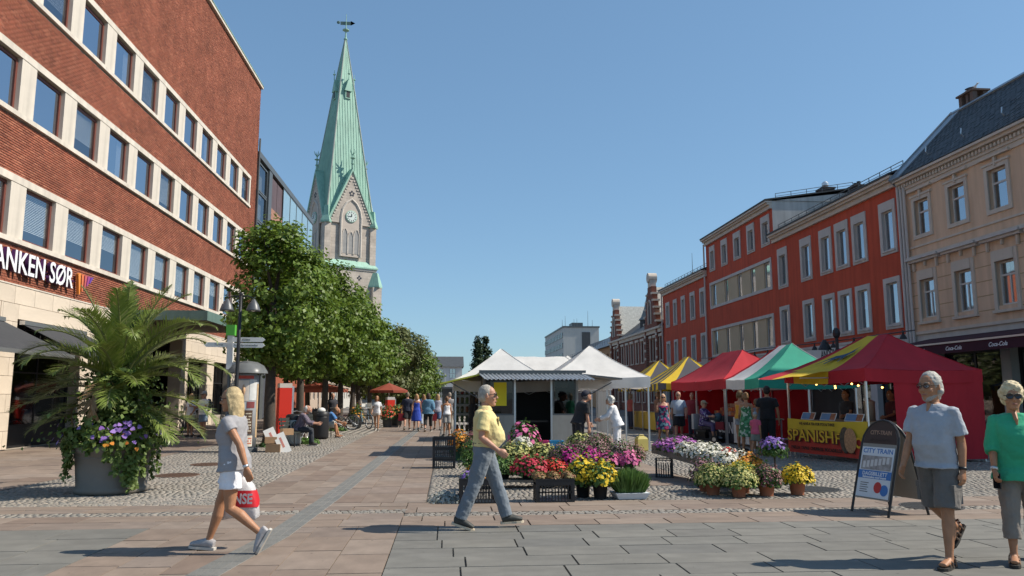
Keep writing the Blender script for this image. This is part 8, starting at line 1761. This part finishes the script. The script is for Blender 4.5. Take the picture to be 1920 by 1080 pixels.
far = [('girl in white top walking towards the camera', -3.16, 35.4, R(175), 1.6, walk, ('tee', M_PASTW, .012), (CL('cream_shorts', (.55, .5, .45)), .35, .012), 'long', (.2, .09, .04), 'tan', True, 1),
 ('man in dark blue clothes walking away on the left', -1.85, 36.4, R(2), 1.76, walk2, ('tee', M_NAVY, .02, .8), (M_BLKC, .9, .03), 'short', (.2, .15, .1), 'ruddy', False, 1.04),
 ('woman in royal blue dress walking away', -1.38, 35.3, R(0), 1.68, walk, ('dress', CL('royal_blue_dress', (.03, .07, .42)), .012), None, 'bob', (.35, .2, .1), 'ruddy', True, 1.0),
 ('broad woman in teal blue tunic walking away', -.84, 34.7, R(0), 1.72, walk2, ('tunic', CL('steel_blue_tunic', (.10, .22, .33)), .05, 1.5), (M_BLKC, 1.6, .02), 'bob', (.06, .04, .03), 'ruddy', True, 1.15),
 ('blonde woman in grey top and jeans beside the teal tunic', -.45, 36.2, R(5), 1.68, walk, ('tee', CL('lilac_grey_top', (.38, .38, .44)), .012), (CL('blue_jeans_short', (.10, .17, .28)), .9, .02), 'long', (.42, .26, .13), 'tan', True, 1.0),
 ('woman in white vest near the tent pole', -.02, 30.6, R(20), 1.55, stand, ('tank', M_PASTW, .014), (CL('grey_skirt', (.3, .29, .28)), .8, .02), 'short', (.16, .09, .05), 'tan', True, 1.0),
 ('man in grey shirt and beige trousers passing behind the tent', .1, 36.5, R(10), 1.75, walk2, ('tee', CL('grey_shirt', (.26, .25, .25)), .02), (CL('beige_trouser', (.36, .31, .25)), 1.9, .02), 'short', (.3, .25, .2), 'ruddy', False, 1.03),
 ('woman in rose top and light jeans ahead of the walkers', -1.15, 38.2, R(8), 1.66, walk2, ('tee', CL('rose_top', (.5, .18, .22)), .012), (CL('light_denim', (.3, .35, .42)), 1.8, .015), 'long', (.3, .17, .08), 'tan', True, 1.0),
 ('dark haired woman in black minding the seedling rack', .72, 21.9, R(-60), 1.62, dict(stand, Larm=40, Lelbow=50), ('tee', M_BLKC, .016), (M_BLKC, 1.9, .015), 'long', (.03, .02, .015), 'tan', True, 1.0),
 ('customer in brown under the striped tents', 8.9, 32.3, R(-70), 1.72, stand, ('tee', CL('brown_tee', (.16, .08, .05)), .02), (M_NAVY, 1.9, .02), 'short', (.2, .12, .07), 'tan', False, 1.0),
 ('customer in red shirt beyond the striped tents', 8.6, 36.0, R(-60), 1.68, stand, ('tee', CL('faded_red_tee', (.38, .08, .06)), .02), (M_NAVY, 1.9, .02), 'bob', (.3, .18, .1), 'tan', True, 1.0),
 ('man in maroon shirt behind the plaid shirt under the red tent', 9.2, 28.6, R(150), 1.70, stand, ('tee', CL('maroon_tee', (.25, .03, .04)), .02), (M_NAVY, 1.9, .02), 'thin', (.35, .2, .14), 'ruddy', False, 1.05),
 ('man in black standing by the cafe screens', -5.35, 36.9, R(200), 1.7, stand, ('tee', CL('black_cafe_tee', (.04, .04, .05)), .02), (M_NAVY, 1.9, .02), 'short', (.3, .25, .2), 'ruddy', False, 1.0),
 ('walker in pale blue far down the street', -1.6, 52, R(0), 1.7, walk, ('tee', CL('pale_blue_far', (.3, .4, .5)), .02), (M_NAVY, 1.9, .02), 'short', (.2, .12, .07), 'tan', False, 1.0),
 ('walker in white far down the street', -2.2, 56, R(180), 1.7, walk2, ('tee', M_PASTW, .02), (CL('beige_trouser'), 1.9, .02), 'short', (.2, .12, .07), 'tan', True, 1.0)]
for lab, x, y, h, H_, po, tp, bt, hs_, hc_, tn, fe, wd in far:
    person(lab, x, y, h, H_, po, tp, bt, ('shoe', M_SHOE_D), (hs_, hc_), tn, fe, .0, wd, V3 if y > 28 else V2)
for x, y, lab in ((-.62, 36.1, 'red shopping bag carried beside the teal tunic'), (-2.1, 36.3, 'red bag carried by the man in dark blue')):
    t = thing('carrier_bag', lab, 'bag', (x, y, .42), 0, 'red carrier bags'); MB().loft([[(a * sx, .05 * sy, z) for sx, sy in ((-1, -1), (1, -1), (1, 1), (-1, 1))] for a, z in ((.13, 0), (.15, .05), (.14, .3), (.12, .34))]).build('bag_body', M('dull_red_bag', (.35, .03, .04), .7), t); MB().tube([(-.06, 0, .33), (0, 0, .48), (.06, 0, .33)], .008, 5).build('handle', M_BLACK, t)
run_jobs()

STUFFN = ('foliage', 'blooms', 'crown', 'leaflets', 'vine_leaves', 'violet_blooms', 'orange_blooms', 'needles')
for o in bpy.data.objects:
    if o.name.split('.')[0] in STUFFN: o['kind'] = 'stuff'
